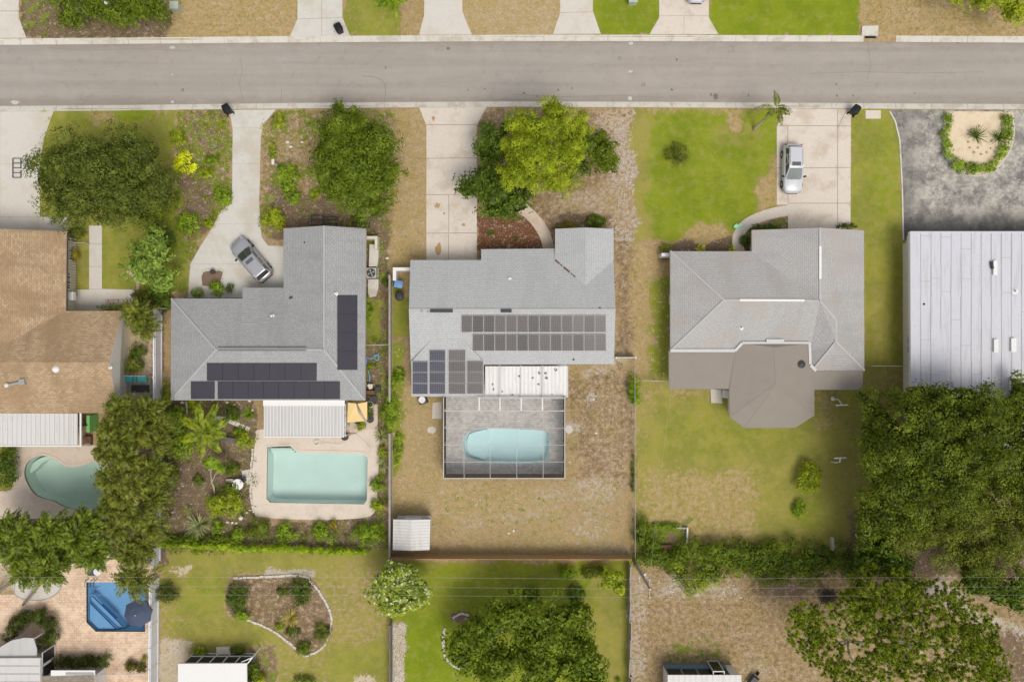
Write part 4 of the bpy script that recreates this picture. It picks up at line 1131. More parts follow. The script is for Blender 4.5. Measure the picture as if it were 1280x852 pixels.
V = dict(A=(912,486,2.6), B=(912.5,521,2.5), C=(931,534.5,2.5), D=(994,534.5,2.5), E=(1018,519,2.5), F=(1018,463,2.72), Gg=(1011,429,3.05), Hh=(928,429,3.05), I=(919,438.5,2.75), R1=(968,434,3.35), R2=(970,480,3.32))
PD2 = roofmesh(mb, V, [('Hh','R1','Gg'), ('I','Hh','R1','R2','A'), ('A','R2','B'), ('B','R2','C'), ('C','R2','D'), ('D','R2','E'), ('E','R2','R1','Gg','F')], 2.3)
roofmesh(mb, dict(a=(836.5,438.5,2.74), b=(919,438.5,2.74), c=(912,486,2.5), d=(836.5,486,2.5)), [('a','b','c','d')], 2.3)
roofmesh(mb, dict(a=(1018,463.2,2.72), b=(1079,463.2,2.72), c=(1078,487,2.5), d=(1018,487,2.5)), [('a','b','c','d')], 2.3)
rb = mb.build('low_roof', [M['roof_brown'], M['fascia']], hD)
walls(hD, [(912,480),(912,521),(931,534),(994,534),(1018,519),(1018,480)], M['stucco'], top=2.28, ins=.5, z=2.5, name='rear_wing_wall')
mb = MB()
for a, b in (('R1','R2'),('R2','B'),('R2','C'),('R2','E'),('R1','I')):
    mb.bar(PD2[a]+Vector((0,0,.0)), PD2[b]+Vector((0,0,.0)), .12, .03)
mb.build('hip_cap', M['roof_brown'], hD)
mb = MB()
for a, b, w in (((838,438,2.86),(919,438,2.86),.28),((919,438,2.86),(928,428.5,3.12),.24),((928,428.3,3.13),(1012,428.3,3.13),.2),((1012,428,3.13),(1013,455,2.95),.24),((1013,456,2.95),(1020,463,2.85),.28),((958,426,3.2),(980,426,3.2),.34)):
    mb.bar(G(*a), G(*b), w, .05)
mb.build('flashing', M['flash'], hD)
S_D = (PD['w'], PD['v'], PD['sw'])
for a, b in (((924.5,375,0),(1005.5,375.3,0)),):
    mb = MB(); z = r+.05; mb.bar(G(a[0],a[1],z), G(b[0],b[1],z), .2, .09); mb.build('ridge_vent', M['white'], hD)
mb = MB(); mb.bar(G(1025.3,307.5,r+.05), G(1025.3,348.5,r+.05), .2, .09); mb.build('ridge_vent', M['white'], hD)
vent_pipe(hD, on_roof(927,410,S_D), .08, .3)
mb = MB(); p = G(1001,455,2.95); mb.lathe(p, [(.28,-.2),(.28,.1),(.36,.14),(.36,.2),(.1,.3)], 12); mb.build('roof_vent', M['dark'], hD)
mb = MB(); q = G(1005,288,EZ); mb.box((q.x, q.y-.55, 1.1), (4.6,.1,2.1)); mb.build('garage_door', M['white'], hD)
mb = MB()
for y, l in ((354.5,.5),(372,.3)):
    a = G(1080,y,2.3); mb.bar(Vector((a.x-.6,a.y,1.2)), Vector((a.x+.35,a.y,1.2)), .12, .2)
mb.build('wall_meter', M['white'], hD)
mb = MB(); q = G(834.5,375); mb.box((q.x+.2,q.y,1.2),(.5,.9,.5)); mb.build('wall_air_conditioner', M['white'], hD)
wall_window(hD, (G(860,0).x, G(0,485,2.5).y+.62), (G(890,0).x, G(0,485,2.5).y+.62), .9, 2.0, (0,-1), n=2)
wall_window(hD, (G(945,0).x, G(0,534,2.5).y+.52), (G(980,0).x, G(0,534,2.5).y+.52), .2, 2.1, (0,-1), n=3)

# ---------- flat white house (east)
hE = thing('house', 'flat roofed white house with seamed roof cut by the right edge', 'house', G(1240,390))
mb = MB(); roofmesh(mb, dict(a=(1137,289.5,2.85), b=(1420,289.5,3.2), c=(1420,560,3.2), d=(1138.5,560,2.85)), [('a','b','c','d')], 2.55)
roofE = mb.build('roof', [M['metal_lav'], M['white']], hE)
PE = (G(1137,289.5,2.85), G(1420,289.5,3.2), G(1138.5,560,2.85))
mb = MB(); rr = random.Random(4)
for k in range(0, 22):
    x = 1151 + k*12.6
    y0 = 290
    for seg in range(6):
        y1 = y0 + 40.2
        if rr.random() < .93: mb.bar(on_roof(x+rr.uniform(-.3,.3), y0, PE, .012), on_roof(x+rr.uniform(-.3,.3), y1-.3, PE, .012), rr.choice((.03,.045,.07)), .02)
        if rr.random() < .28:
            yy = rr.uniform(y0+4, y1-4); mb.bar(on_roof(x, yy, PE, .008), on_roof(x+12.6, yy, PE, .008), .03, .012)
        y0 = y1
mb.build('roof_seam', M['seam'], hE)
mb = MB(); mb.bar(on_roof(1137.5,290.5,PE,.03), on_roof(1420,290.5,PE,.03), .2, .05); mb.bar(on_roof(1138.5,290,PE,.03), on_roof(1139.5,559,PE,.03), .16, .05); mb.build('roof_edge_trim', M['metal_lav'], hE)
for x, y, w, d in ((1242.5,335,.32,1.2),(1243.5,432,.36,1.1),(1265.5,431,.42,1.15)):
    vent_box(hE, on_roof(x,y,PE), (w,d,.24), 0, 'white', 'skylight')
vent_pipe(hE, on_roof(1269,364,PE), .12, .3); vent_pipe(hE, on_roof(1155,380,PE), .05, .15, 'dark')
mb = MB(); mb.bar(on_roof(1238,327,PE,.12), on_roof(1239,336,PE,.2), .18, .2); mb.build('rooftop_clutter', M['dark'], hE)
mb = MB(); a = on_roof(1262,472,PE,.06); b = on_roof(1262,487,PE,.06); c = on_roof(1300,470,PE,.06); mb.bar(a,b,.12,.1); mb.bar(a,c,.14,.12); mb.build('parapet_edge', M['white'], hE)
walls(hE, [(1137,289.5),(1420,289.5),(1420,560),(1138.5,560)], M['stucco'], z=2.85, top=2.52, ins=.75)
wx = G(1137,0,2.85).x+.75
wall_window(hE, (wx, G(0,302).y), (wx, G(0,320).y), .9, 2.2, (-1,0), n=2)
wall_window(hE, (wx, G(0,398).y), (wx, G(0,404).y), 1.2, 1.9, (-1,0), glass='glass_blue')
wall_window(hE, (wx, G(0,421).y), (wx, G(0,441).y), 1.0, 2.1, (-1,0), glass='glass_blue', n=2)
mb = MB(); y0 = G(0,299).y; mb.bar((wx-.62,y0,2.2),(wx-.62,y0-1.6,2.2),.08); mb.bar((wx,y0,2.2),(wx-.62,y0,2.2),.08); mb.bar((wx,y0-1.6,2.2),(wx-.62,y0-1.6,2.2),.08)
mb.bar((wx-.3,y0,2.2),(wx-.3,y0-1.6,2.2),.05); mb.build('window_awning_frame', M['white'], hE)

# ---------- houses along the bottom edge
hF = thing('house', 'white roofed house in the bottom left corner beside the pink paver terrace', 'house', G(0,850))
mb = MB(); roofmesh(mb, dict(a=(-140,823,2.75), b=(50,822,2.75), c=(50,930,3.1), d=(-140,930,3.1)), [('a','b','c','d')], 2.55)
mb.build('roof', [M['metal_white'], M['white']], hF)
mb = MB()
for y in (832,842,852,866): mb.bar(G(-140,y,2.79+(y-823)*.0033), G(49,y,2.79+(y-823)*.0033), .03, .02)
mb.build('roof_seam', M['seam'], hF)
walls(hF, [(-140,823),(50,822),(50,930),(-140,930)], M['white'], z=2.75, top=2.52, ins=.12)
xw = G(50,0,2.75).x-.12
for y0, y1 in ((810,825),(827,842)): wall_window(hF, (xw, G(0,y0,1.2).y), (xw, G(0,y1,1.2).y), .25, 2.25, (1,0), glass='glass_dark')
yw = G(0,823,2.75).y-.12
wall_window(hF, (G(-6,0,1.3).x, yw), (G(12,0,1.3).x, yw), .5, 2.0, (0,1), n=1)
mb = MB(); pts = [(-30,823),(-6,812),(14,800),(30,796.5),(42,797),(46,810),(46,822)]
mb.prism([tuple(G(*p, 2.45)[:2]) for p in pts], 2.38, 2.46); mb.build('porch_roof', M['metal_grey'], hF)
for p in ((14,801),(42,798)):
    q = G(*p,2.4); mb = MB(); mb.bar(q, Vector((q.x,q.y,0)), .1); mb.build('porch_post', M['white'], hF)
mb = MB(); roofmesh(mb, dict(a=(48,845,2.5), b=(118,843,2.5), c=(118,930,4.3), d=(48,930,4.3)), [('a','b','c','d')], 2.3)
mb.build('rear_roof', [M['roof_brown2'], M['white']], hF)
mb = MB(); mb.prism([tuple(G(*p,2.4)[:2]) for p in rect(64,837,119,844)], 2.38, 2.46); mb.bar(G(82,841.5,2.5), G(117,841.5,2.5), .18, .03, 1); mb.build('eave_board', [M['white'], M['seam']], hF)
walls(hF, [(50,846),(118,844),(118,930),(50,930)], M['white'], z=2.5, top=2.28, ins=.2, name='rear_wall')

hG = thing('house', 'white flat roof with a dark screened porch beside the sandy path', 'house', G(265,860))
mb = MB(); roofmesh(mb, dict(a=(222.5,829,2.6), b=(308.5,828.5,2.6), c=(309,930,2.9), d=(222,930,2.9)), [('a','b','c','d')], 2.46)
mb.build('roof', [M['white'], M['white']], hG)
y0 = G(0,829,2.6).y-.05
mb = MB(); xa = G(228,0,2.6).x; xb = G(308.5,0,2.6).x; N_ = 5
for k in range(N_+1):
    x = xa+(xb-xa)*k/N_; mb.bar((x,y0,0),(x,y0,2.46),.09)
for z in (.12,2.4,.75): mb.bar((xa,y0,z),(xb,y0,z),.09)
mb.build('porch_frame', M['white'], hG)
mb = MB(); mb.face([(xa,y0-.04,.1),(xb,y0-.04,.1),(xb,y0-.04,2.4),(xa,y0-.04,2.4)]); mb.build('porch_screen', M['screen_wall'], hG)
mb = MB(); mb.prism([(xa,y0-.05),(xb,y0-.05),(xb,y0-9),(xa,y0-9)][::-1], -.1, .06); mb.build('porch_floor', M['roof_brown'], hG)
mb = MB(); mb.prism([(xa,y0-2.2),(xb,y0-2.2),(xb,y0-8),(xa,y0-8)][::-1], -.1, 2.44); mb.build('wall', M['cream'], hG)
mb = MB(); xm = G(296,0,2.6).x; mb.bar((xb,y0,2.4),(xb+.45,y0+.55,2.4),.09); mb.bar((xb+.45,y0+.55,2.4),(xb+.45,y0+.55,0),.09); mb.bar((xb+.45,y0+.55,2.4),(xb-.6,y0+.1,2.4),.07); mb.build('gutter_downpipe', M['white'], hG)
mb = MB(); q = G(280,813.5); mb.box((q.x,q.y,.12),(1.25,.95,.28)); mb.build('doorstep', M['rock'], hG)

hH = thing('mobile_home', 'cream ribbed roof with blue grey glazed front at the bottom edge', 'house', G(880,860))
ribbed(hH, [(834.5,843,2.6),(926.5,843,2.6),(927,940,2.8),(834,940,2.8)], M['metal_white'], name='roof', rib=.5)
y0 = G(0,843,2.6).y-.06; xa = G(835.5,0,2.6).x; xb = G(925,0,2.6).x; xg = G(914,0,2.6).x
mb = MB(); mb.prism([(xa,y0-.08),(xb,y0-.08),(xb,y0-7),(xa,y0-7)][::-1], -.1, 2.5); mb.build('wall', M['white'], hH)
for k in range(4):
    a = xa+(xg-xa)*k/4; b = xa+(xg-xa)*(k+1)/4
    wall_window(hH, (a+.05,y0-.08), (b-.05,y0-.08), .9, 2.4, (0,1), frame='glass_blue', glass='glass_dark')
mb = MB(); mb.box(((xa+xg)/2,y0+.02,.45),(xg-xa,.16,.85)); mb.build('skirting', M['glass_blue'], hH)
xd = G(899,0,2.6).x; wall_window(hH, (xd-.5,y0+.28), (xd+.5,y0+.28), .1, 2.45, (0,1), n=1, name='screen_door')
mb = MB(); mb.bar((xd-.5,y0,2.45),(xd-.5,y0+.3,2.45),.07); mb.bar((xd+.5,y0,2.45),(xd+.5,y0+.3,2.45),.07); mb.build('door_hood', M['white'], hH)

# ---------- garden shed
sh = thing('garden_shed', 'white metal shed in the corner of the brown back yard', 'shed', G(515,668))
mb = MB(); a,b,c,d = [G(*p) for p in ((491.5,649,2.15),(538,649,2.15),(537,686.5,2.15),(491,686.5,2.15))]
m0 = (a+b)/2; m1 = (c+d)/2; m0.z = m1.z = 2.38
mb.face([d,m1,m0,a]); mb.face([m1,c,b,m0])
for k in range(11):
    t_ = k/10; p = a.lerp(d,t_); q = m0.lerp(m1,t_); s_ = b.lerp(c,t_); mb.bar(p+Vector((0,0,.02)), q+Vector((0,0,.02)), .05, .03); mb.bar(q+Vector((0,0,.02)), s_+Vector((0,0,.02)), .05, .03)
mb.face([a,m0,b]); mb.face([c,m1,d]); mb.build('roof', M['metal_white'], sh)
mb = MB(); mb.prism([tuple(p) for p in inset([tuple(p[:2]) for p in (a,b,c,d)], .12)], -.05, 2.14); mb.build('wall', M['metal_grey'], sh)
mb = MB(); mb.box(((a.x+b.x)/2, a.y-.09, 1.0), (1.5,.05,1.85)); mb.build('door', M['white'], sh)
mb = MB(); mb.prism([tuple(G(*p,1.0)[:2]) for p in rect(497,644.3,538,650)], .9, 1.0); mb.build('side_shelf', M['metal_grey'], sh)
# ------------------------------------------------------------------ vegetation
def nrm(a): return a/np.maximum(1e-6, np.linalg.norm(a, axis=-1, keepdims=True))

def leaf_mesh(name, cen, nor, size, asp, mat, parent, loc, tang=None, extra=None):
    n = len(cen)
    rnd = RS.normal(size=(n,3)) if tang is None else tang
    t = nrm(rnd - (rnd*nor).sum(1, keepdims=True)*nor); b = np.cross(nor, t)
    s = (size*(.7+.6*RS.rand(n)))[:, None]
    v = np.stack([cen - t*s*.5, cen + b*s*asp*.5 + nor*s*.06, cen + t*s*.5, cen - b*s*asp*.5 + nor*s*.06], 1).reshape(-1, 3)
    v = v - np.array(loc)
    me = bpy.data.meshes.new(name)
    ev = np.zeros((0,3)); ef = []
    if extra is not None: ev = np.array(extra.v).reshape(-1,3) - np.array(loc); ef = extra.f
    me.vertices.add(4*n+len(ev)); me.vertices.foreach_set('co', np.concatenate([v, ev]).reshape(-1).astype(np.float32))
    li = np.arange(4*n, dtype=np.int32); ls = np.arange(0, 4*n, 4, dtype=np.int32)
    if ef:
        li = np.concatenate([li, np.array([i+4*n for f in ef for i in f], dtype=np.int32)])
        st = 4*n + np.cumsum([0]+[len(f) for f in ef])[:-1]; ls = np.concatenate([ls, st.astype(np.int32)])
    me.loops.add(len(li)); me.loops.foreach_set('vertex_index', li)
    me.polygons.add(len(ls)); me.polygons.foreach_set('loop_start', ls)
    me.materials.append(mat); me.update(calc_edges=True)
    o = bpy.data.objects.new(name, me); COL.objects.link(o)
    if parent is not None:
        o.parent = parent; o.location = Vector(loc)-wloc(parent)
    else: o.location = loc
    return o

def core_points(blobs, size):
    C=[]; N=[]
    for c, rr in blobs:
        rr=np.array(rr); a_=4*math.pi*((rr[0]*rr[1]+rr[0]*rr[2]+rr[1]*rr[2])/3); n=int(a_*.6/(size*size)*2.2)+4
        d=nrm(RS.normal(size=(n,3))); d[:,2]=np.abs(d[:,2])-.15
        C.append(np.array(c)+d*rr*(.50+.14*RS.rand(n,1))); N.append(nrm(d/rr+np.array([0,0,.3])+RS.normal(size=d.shape)*.3))
    return np.concatenate(C), np.concatenate(N)

def crown_points(blobs, clump=.55, dens=1.0, leaf=.24, flat=.75, lumpy=.25, per=None, up=.35, fill=.25):
    """blobs: (centre xyz, radii xyz). returns leaf centres, normals"""
    C = []; N = []
    for c, rr in blobs:
        c = np.array(c); rr = np.array(rr)
        area = 4*math.pi*(((rr[0]*rr[1])**1.6+(rr[0]*rr[2])**1.6+(rr[1]*rr[2])**1.6)/3)**(1/1.6)
        nc = max(5, int(area*.62/(clump*clump*1.6)*dens))
        d = nrm(RS.normal(size=(nc*2,3))); d = d[d[:,2] > -.35][:nc]; nc = len(d)
        ph = RS.rand(3)*6
        lump = 1 + lumpy*(np.sin(d[:,0]*4.1+ph[0])*np.sin(d[:,1]*3.7+ph[1])*.6 + .5*np.sin(d[:,2]*5+ph[2]+d[:,0]*3)*.5 + RS.normal(size=nc)*.28)
        rad = lump*np.where(RS.rand(nc) < fill, .45+.35*RS.rand(nc), .84+.2*RS.rand(nc))
        cc = c + d*rr*rad[:, None]
        cr = clump*(.6+.75*RS.rand(nc))
        k = per or max(8, int(clump*clump/(leaf*leaf)*4.6))
        q = nrm(RS.normal(size=(nc,k,3))); q[...,2] = np.abs(q[...,2])*.9 - .25
        ra = .35+.65*RS.rand(nc,k,1)**.6
        off = q*ra*cr[:,None,None]*np.array([1,1,flat])
        P = cc[:,None,:]+off
        out = nrm(d/rr)[:,None,:]
        nn = out*.5 + q*.6 + np.array([0,0,up]) + RS.normal(size=(nc,k,3))*.17
        C.append(P.reshape(-1,3)); N.append(nrm(nn).reshape(-1,3))
    return np.concatenate(C), np.concatenate(N)

def limb(mb, a, b, r0, r1, wob=.15, n=5):
    a = np.array(a); b = np.array(b); L = np.linalg.norm(b-a)
    pts = [a+(b-a)*i/n + (RS.normal(size=3)*wob*L*.12 if 0 < i < n else 0) for i in range(n+1)]
    mb.tube(pts, [r0+(r1-r0)*i/n for i in range(n+1)], 7)

def tree(label, blobs_px, base, kind, leaf=.26, clump=.7, dens=1.0, trunk=.22, cat='tree', name='tree', bark='bark', lumpy=.25, asp=.62, flat=.75, group=None, up=.22, zmin=.3, fill=.25, per=None, fork=.42, mat=None):
    """blobs_px: (px, py, z, rx_px, ry_px, rz_m) crown lobes; base: (px,py) foot of the trunk on the ground"""
    b0 = G(*base); t = thing(name, label, cat, b0, 0, group)
    blobs = []
    for x, y, z, rx, ry, rz in blobs_px:
        k = S*(H-z)/H; c = G(x, y, z); blobs.append(((c.x,c.y,c.z), (rx*k, ry*k, rz)))
    big = blobs; blobs = []
    for c, rr in big:
        rr = np.array(rr); c = np.array(c); blobs.append((tuple(c), tuple(rr*.62)))
        if min(rr[0], rr[1]) > .9:
            for k in range(8):
                d = nrm(RS.normal(size=3)+np.array([0,0,.45])); d[2] = max(d[2], -.1); f_ = .30+.20*RS.rand()
                blobs.append((tuple(c+d*rr*.80), tuple(np.array([rr[0]*f_, rr[1]*f_, rr[2]*f_*.9]))))
    C, N = crown_points(blobs, clump, dens*.6, leaf, flat, lumpy, per, up, fill)
    ok = C[:,2] > zmin; C, N = C[ok], N[ok]; blobs_all = blobs; blobs = big
    C2, N2 = core_points(blobs, leaf*1.5); ok = C2[:,2] > zmin; sz = np.concatenate([np.full(len(C), leaf), np.full(ok.sum(), leaf*1.6)]); C = np.concatenate([C, C2[ok]]); N = np.concatenate([N, N2[ok]])
    leaf_mesh('crown', C, N, sz, asp, mat or M['f_'+kind], t, (b0.x, b0.y, 0))
    tb = MB(); hz = np.mean([b[0][2] for b in blobs]); cm = np.mean([b[0] for b in blobs], 0)
    fk = np.array([b0.x*(.55)+cm[0]*.45, b0.y*.55+cm[1]*.45, hz*fork])
    limb(tb, (b0.x,b0.y,-.1), fk, trunk*1.2, trunk*.8)
    for c, rr in blobs:
        c = np.array(c); mid = fk + (c-fk)*.55
        limb(tb, fk, c+np.array([0,0,rr[2]*.2]), trunk*.62, trunk*.2)
        for _ in range(3):
            d = nrm(RS.normal(size=3)); d[2] = abs(d[2])*.6
            limb(tb, mid+RS.normal(size=3)*.1, c+d*np.array(rr)*.75, trunk*.3, trunk*.08, n=3)
    tb.build('trunk', M[bark], t, smooth=True)
    return t

SHN = {}
def shrub(px, py, r, h, kind, label, ry=None, leaf=.15, name='shrub', cat='shrub', clump=None, group=None, dens=1.0, asp=.55, up=.4, base_z=0.0):
    """rounded bush: radius r in photo px (ry for the other axis), height h in metres"""
    ry = ry or r; b0 = G(px, py, h*.55); b0.z = base_z
    t = thing(name, label, cat, (b0.x, b0.y, base_z), 0, group)
    rm = r*S*(H-h*.6)/H; rym = ry*S*(H-h*.6)/H; cl = clump or max(.18, min(.5, min(rm,rym)*.42))
    blobs = [((b0.x,b0.y,base_z+h*.5), (rm*(.85 if kind != 'yellow' else .95), rym*(.85 if kind != 'yellow' else .95), h*.46))]
    for k in range((3 if min(rm,rym) > .5 else 1) if kind != 'yellow' else 0):
        a = RS.rand()*6.28; blobs.append(((b0.x+math.cos(a)*rm*.42, b0.y+math.sin(a)*rym*.42, base_z+h*(.42+.16*RS.rand())), (rm*.55, rym*.55, h*.38)))
    C, N = crown_points(blobs, cl, dens, leaf, .8, .3, None, up, .15)
    ok = C[:,2] > base_z+.03; leaf_mesh('foliage', C[ok], N[ok], leaf, asp, M['f_'+kind], t, (b0.x,b0.y,base_z))
    sb = MB()
    for k in range(3):
        a = RS.rand()*6.28; limb(sb, (b0.x,b0.y,base_z-.05), (b0.x+math.cos(a)*rm*.4, b0.y+math.sin(a)*rym*.4, base_z+h*.6), .035, .015, n=3)
    sb.build('stem', M['bark'], t)
    return t

def spiky(px, py, r, h, kind, label, n=40, w=.06, name='plant', cat='plant', group=None, droop=.6, base_z=0.0):
    """tuft of arching blades (agave, cycad, grass)"""
    b = G(px, py, h*.5); b.z = base_z; rm = r*S
    mb = MB()
    for k in range(n):
        a = RS.rand()*6.28; el = .25+RS.rand()*1.1; L = rm*(.8+.4*RS.rand())/max(.45, math.cos(el*.6)); L = min(L, rm*1.5)
        d = Vector((math.cos(a), math.sin(a), 0)); s_ = Vector((-d.y, d.x, 0)); prev = None
        for i in range(5):
            t_ = i/4; p = b + d*L*math.cos(el*(1-t_*.4))*t_ + Vector((0,0,.08+h*math.sin(el)*(t_*1.5-droop*t_*t_)))
            ww = w*(1-t_)**.6*(.5+t_ if t_ < .5 else 1)+.008
            q = (p-s_*ww/2, p+s_*ww/2)
            if prev: mb.face([prev[0], prev[1], q[1], q[0]])
            prev = q
    return tag(mb.build(name, M['f_'+kind], None, loc=b), label, cat, group)

def palm(base, top, label, n=14, L=2.2, kind='palm', trunk=.12, leaflet=.5, lw=.075, droop=.9, name='palm_tree', group=None, el0=(.1,1.2), nl=22, cat='palm', bark='bark_palm', sway=.12, notrunk=False, bz=-.1):
    """base: (px,py) trunk foot; top: (px,py,z) crown centre"""
    b0 = G(*base); c = np.array(G(*top)); t = thing(name, label, cat, b0, 0, group)
    if not notrunk:
        tb = MB(); pts = []
        for i in range(9):
            u = i/8; p = np.array(b0)*(1-u)+c*u; p[2] = bz+(c[2]-bz)*u**1.15 if i else bz
            pts.append(p)
        tb.tube(pts, [trunk*(1.35-.45*i/8) for i in range(9)], 9); tb.build('trunk', M[bark], t, smooth=True)
    cen = []; nor = []; tan = []; sz = []
    mb = MB()
    for k in range(n):
        a = 2*math.pi*(k*.382+RS.rand()*.08)*1.0; el = el0[0]+(el0[1]-el0[0])*((k+.5)/n)
        Lk = L*(.8+.35*RS.rand())*(1-.25*(k/n)); d = np.array([math.cos(a), math.sin(a), 0.]); s_ = np.array([-d[1], d[0], 0.])
        tw = RS.normal()*sway; prev = None; pts = []
        for i in range(nl+1):
            u = i/nl
            p = c + d*Lk*(u*math.cos(el*(1-.5*u))) + s_*Lk*tw*u*u*1.6 + np.array([0,0,Lk*(math.sin(el)*u - droop*u*u*.62)])
            pts.append(p)
        mb.tube([pts[j] for j in range(0, nl+1, 4)], [.028*(1-.7*j/nl) for j in range(0, nl+1, 4)], 4)
        for i in range(2, nl+1):
            u = i/nl; tg = nrm(pts[i]-pts[i-1]); sd = nrm(np.cross(tg, np.array([0,0,1.]))); uv = np.cross(sd, tg)
            ll = leaflet*(.35+.65*math.sin(math.pi*min(1, u*.85+.12)))
            for sg in (-1, 1):
                dr = nrm(sd*sg*.85 + tg*(.45+.5*u) - uv*(.25+.2*RS.rand()) + RS.normal(size=3)*.08)
                cen.append(pts[i]+dr*ll*.5); tan.append(dr); nor.append(nrm(np.cross(dr, tg*sg)+RS.normal(size=3)*.12)); sz.append(ll)
    cen, nor, tan, sz = map(np.array, (cen, nor, tan, sz))
    leaf_mesh('crown', cen, nor, sz, lw/leaflet*1.6, M['f_'+kind], t, tuple(b0), tang=tan, extra=mb)
    return t

def hedge(path, w, h, kind, label, leaf=.12, name='hedge', cat='hedge', dens=1.0, irr=.15, zc=None):
    """clipped or loose hedge along a photo path (px on its top)"""
    P = [G(x, y, h*.8) for x, y in path]; c = sum((Vector((p.x,p.y,0)) for p in P), Vector((0,0,0)))/len(P)
    blobs = []
    for a, b in zip(P, P[1:]):
        L = (b-a).length; n = max(1, int(L/(w*.55)))
        for i in range(n+1):
            p = a.lerp(b, i/n); j = RS.normal(size=2)*w*irr
            blobs.append(((p.x+j[0]*.5, p.y+j[1], h*.5), (w*.55*(1+RS.normal()*irr*.5), w*.5*(1+RS.normal()*irr), h*.5*(1+RS.normal()*irr*.5))))
    C, N = crown_points(blobs, max(.16, w*.26), dens, leaf, .9, .15, None, .3, .1)
    ok = C[:,2] > .02
    o = leaf_mesh(name, C[ok], N[ok], leaf, .6, M['f_'+kind], None, tuple(c))
    return tag(o, label, cat)

# --- trees (lobes: px, py, z, rx px, ry px, rz m)
tree('dark fine leaved oak shading the lawn left of the yellow bush',
     [(92,205,5.2,52,40,2.4),(150,205,5.6,54,44,2.5),(100,248,4.8,48,36,2.2),(160,248,5,50,36,2.3),(196,232,4.4,28,32,1.8),(68,222,4.4,32,34,1.8),(128,222,6.2,56,42,2.2),(178,190,4.8,32,26,1.8)],
     (134,226), 'oak', leaf=.22, clump=.62, dens=1.2, trunk=.32, asp=.42, lumpy=.3, up=.2, fill=.2)
tree('rounded mid green tree in the mulch bed left of the bare strip',
     [(443,198,4.8,44,50,2.4),(416,188,4.2,30,36,2),(470,190,4.4,32,42,2),(438,158,4.2,36,30,1.9),(452,238,4.2,36,34,2),(414,222,3.8,28,28,1.7),(478,222,4,24,28,1.7),(424,136,3.6,10,12,1)],
     (446,206), 'mid', leaf=.21, clump=.66, trunk=.22, lumpy=.35)
# slash pine : tufted lime crown
def tufted(label, lobes, base, kind, tuft=.55, per=46, trunk=.2, name='pine_tree', dens=1.0, height_fork=.7, needle=.42):
    b0 = G(*base); t = thing(name, label, 'tree', b0)
    C = []; N = []; T = []; bl = []
    for x, y, z, rx, ry, rz in lobes:
        k = S*(H-z)/H; c = np.array(G(x,y,z)); rr = np.array((rx*k, ry*k, rz)); bl.append((c, rr))
        area = math.pi*rr[0]*rr[1]*1.5; nc = max(6, int(area/(tuft*tuft)*1.0*dens))
        d = nrm(RS.normal(size=(nc*2,3))); d = d[d[:,2] > -.12][:nc]; nc = len(d)
        cc = c + d*rr*(.9+.16*RS.rand(nc,1))
        q = nrm(RS.normal(size=(nc,per,3)) + np.array([0,0,.75]) + d[:,None,:]*.8)
        P = cc[:,None,:] + q*needle*.5*(.55+.6*RS.rand(nc,1,1))*1.0
        C.append(P.reshape(-1,3)); T.append(q.reshape(-1,3)); N.append(nrm(np.cross(q, RS.normal(size=q.shape))+np.array([0,0,.6])).reshape(-1,3))
    C2, N2 = core_points(bl, .3); C.append(C2); N.append(N2); T.append(RS.normal(size=C2.shape))
    C, N, T = map(np.concatenate, (C, N, T))
    leaf_mesh('crown', C, N, needle, .32, M['f_'+kind], t, (b0.x,b0.y,0), tang=T)
    tb = MB(); cm = np.mean([b[0] for b in bl], 0); fk = np.array(b0)*.4+cm*.6; fk[2] = cm[2]*height_fork
    limb(tb, (b0.x,b0.y,-.1), fk, trunk*1.2, trunk*.8)
    for c, rr in bl: limb(tb, fk, c, trunk*.5, trunk*.15)
    tb.build('trunk', M['bark'], t, smooth=True); return t
tree('lime yellow pine with a rounded lumpy crown beside the concrete driveway',
     [(676,208,7.6,34,30,1.5),(655,222,7.0,26,20,1.3),(700,225,7.0,26,20,1.4),(712,190,7.0,24,26,1.5),(690,160,7.2,32,26,1.6),(652,160,6.6,26,22,1.5),(690,136,6.6,20,14,1.2),(640,215,6.2,20,14,1.1),(722,160,6.4,16,18,1.3),(660,190,7.2,26,24,1.5),(632,180,6,12,16,1.1),(648,196,6.4,22,26,1.3),(668,178,6.8,24,24,1.4)],
     (682,205), 'lime', leaf=.17, clump=.42, dens=1.5, lumpy=.12, asp=.45, flat=.9, name='pine_tree', trunk=.2, fork=.7)
tree('deep green broad leaved tree reaching over the concrete driveway',
     [(622,240,4.2,36,28,1.8),(598,236,3.8,26,16,1.3),(645,252,3.8,24,20,1.5),(622,262,3.4,22,14,1.2),(615,218,3.6,24,18,1.4),(582,238,3.2,14,9,.7)],
     (630,236), 'deep', leaf=.36, clump=.5, trunk=.16, asp=.5, lumpy=.35)
tree('small green tree squeezed between the driveway and the lime yellow pine',
     [(618,176,3.6,22,22,1.6),(610,190,3.2,18,20,1.4),(634,160,3.4,14,12,1.3)], (622,182), 'deep', leaf=.26, clump=.5, trunk=.12)
tree('dark narrow tree hugging the east side of the lime yellow pine',
     [(728,178,4,14,24,1.6),(722,205,3.6,16,16,1.4)], (724,188), 'deep', leaf=.26, clump=.5, trunk=.12)
tree('bushy green tree standing alone on the brown ground east of the pine',
     [(752,190,2.6,19,22,1.5),(758,205,2.3,13,16,1.2),(748,178,2.2,14,14,1.1)], (752,194), 'mid', leaf=.22, clump=.42, trunk=.1)
tree('pale sage green tree between the walkway lawn and the grey house',
     [(192,310,4,26,26,1.6),(188,338,4,28,26,1.7),(204,352,3.6,16,20,1.4),(176,318,3.4,16,18,1.2)], (192,330), 'sage', leaf=.34, clump=.45, trunk=.13, asp=.45, lumpy=.3)
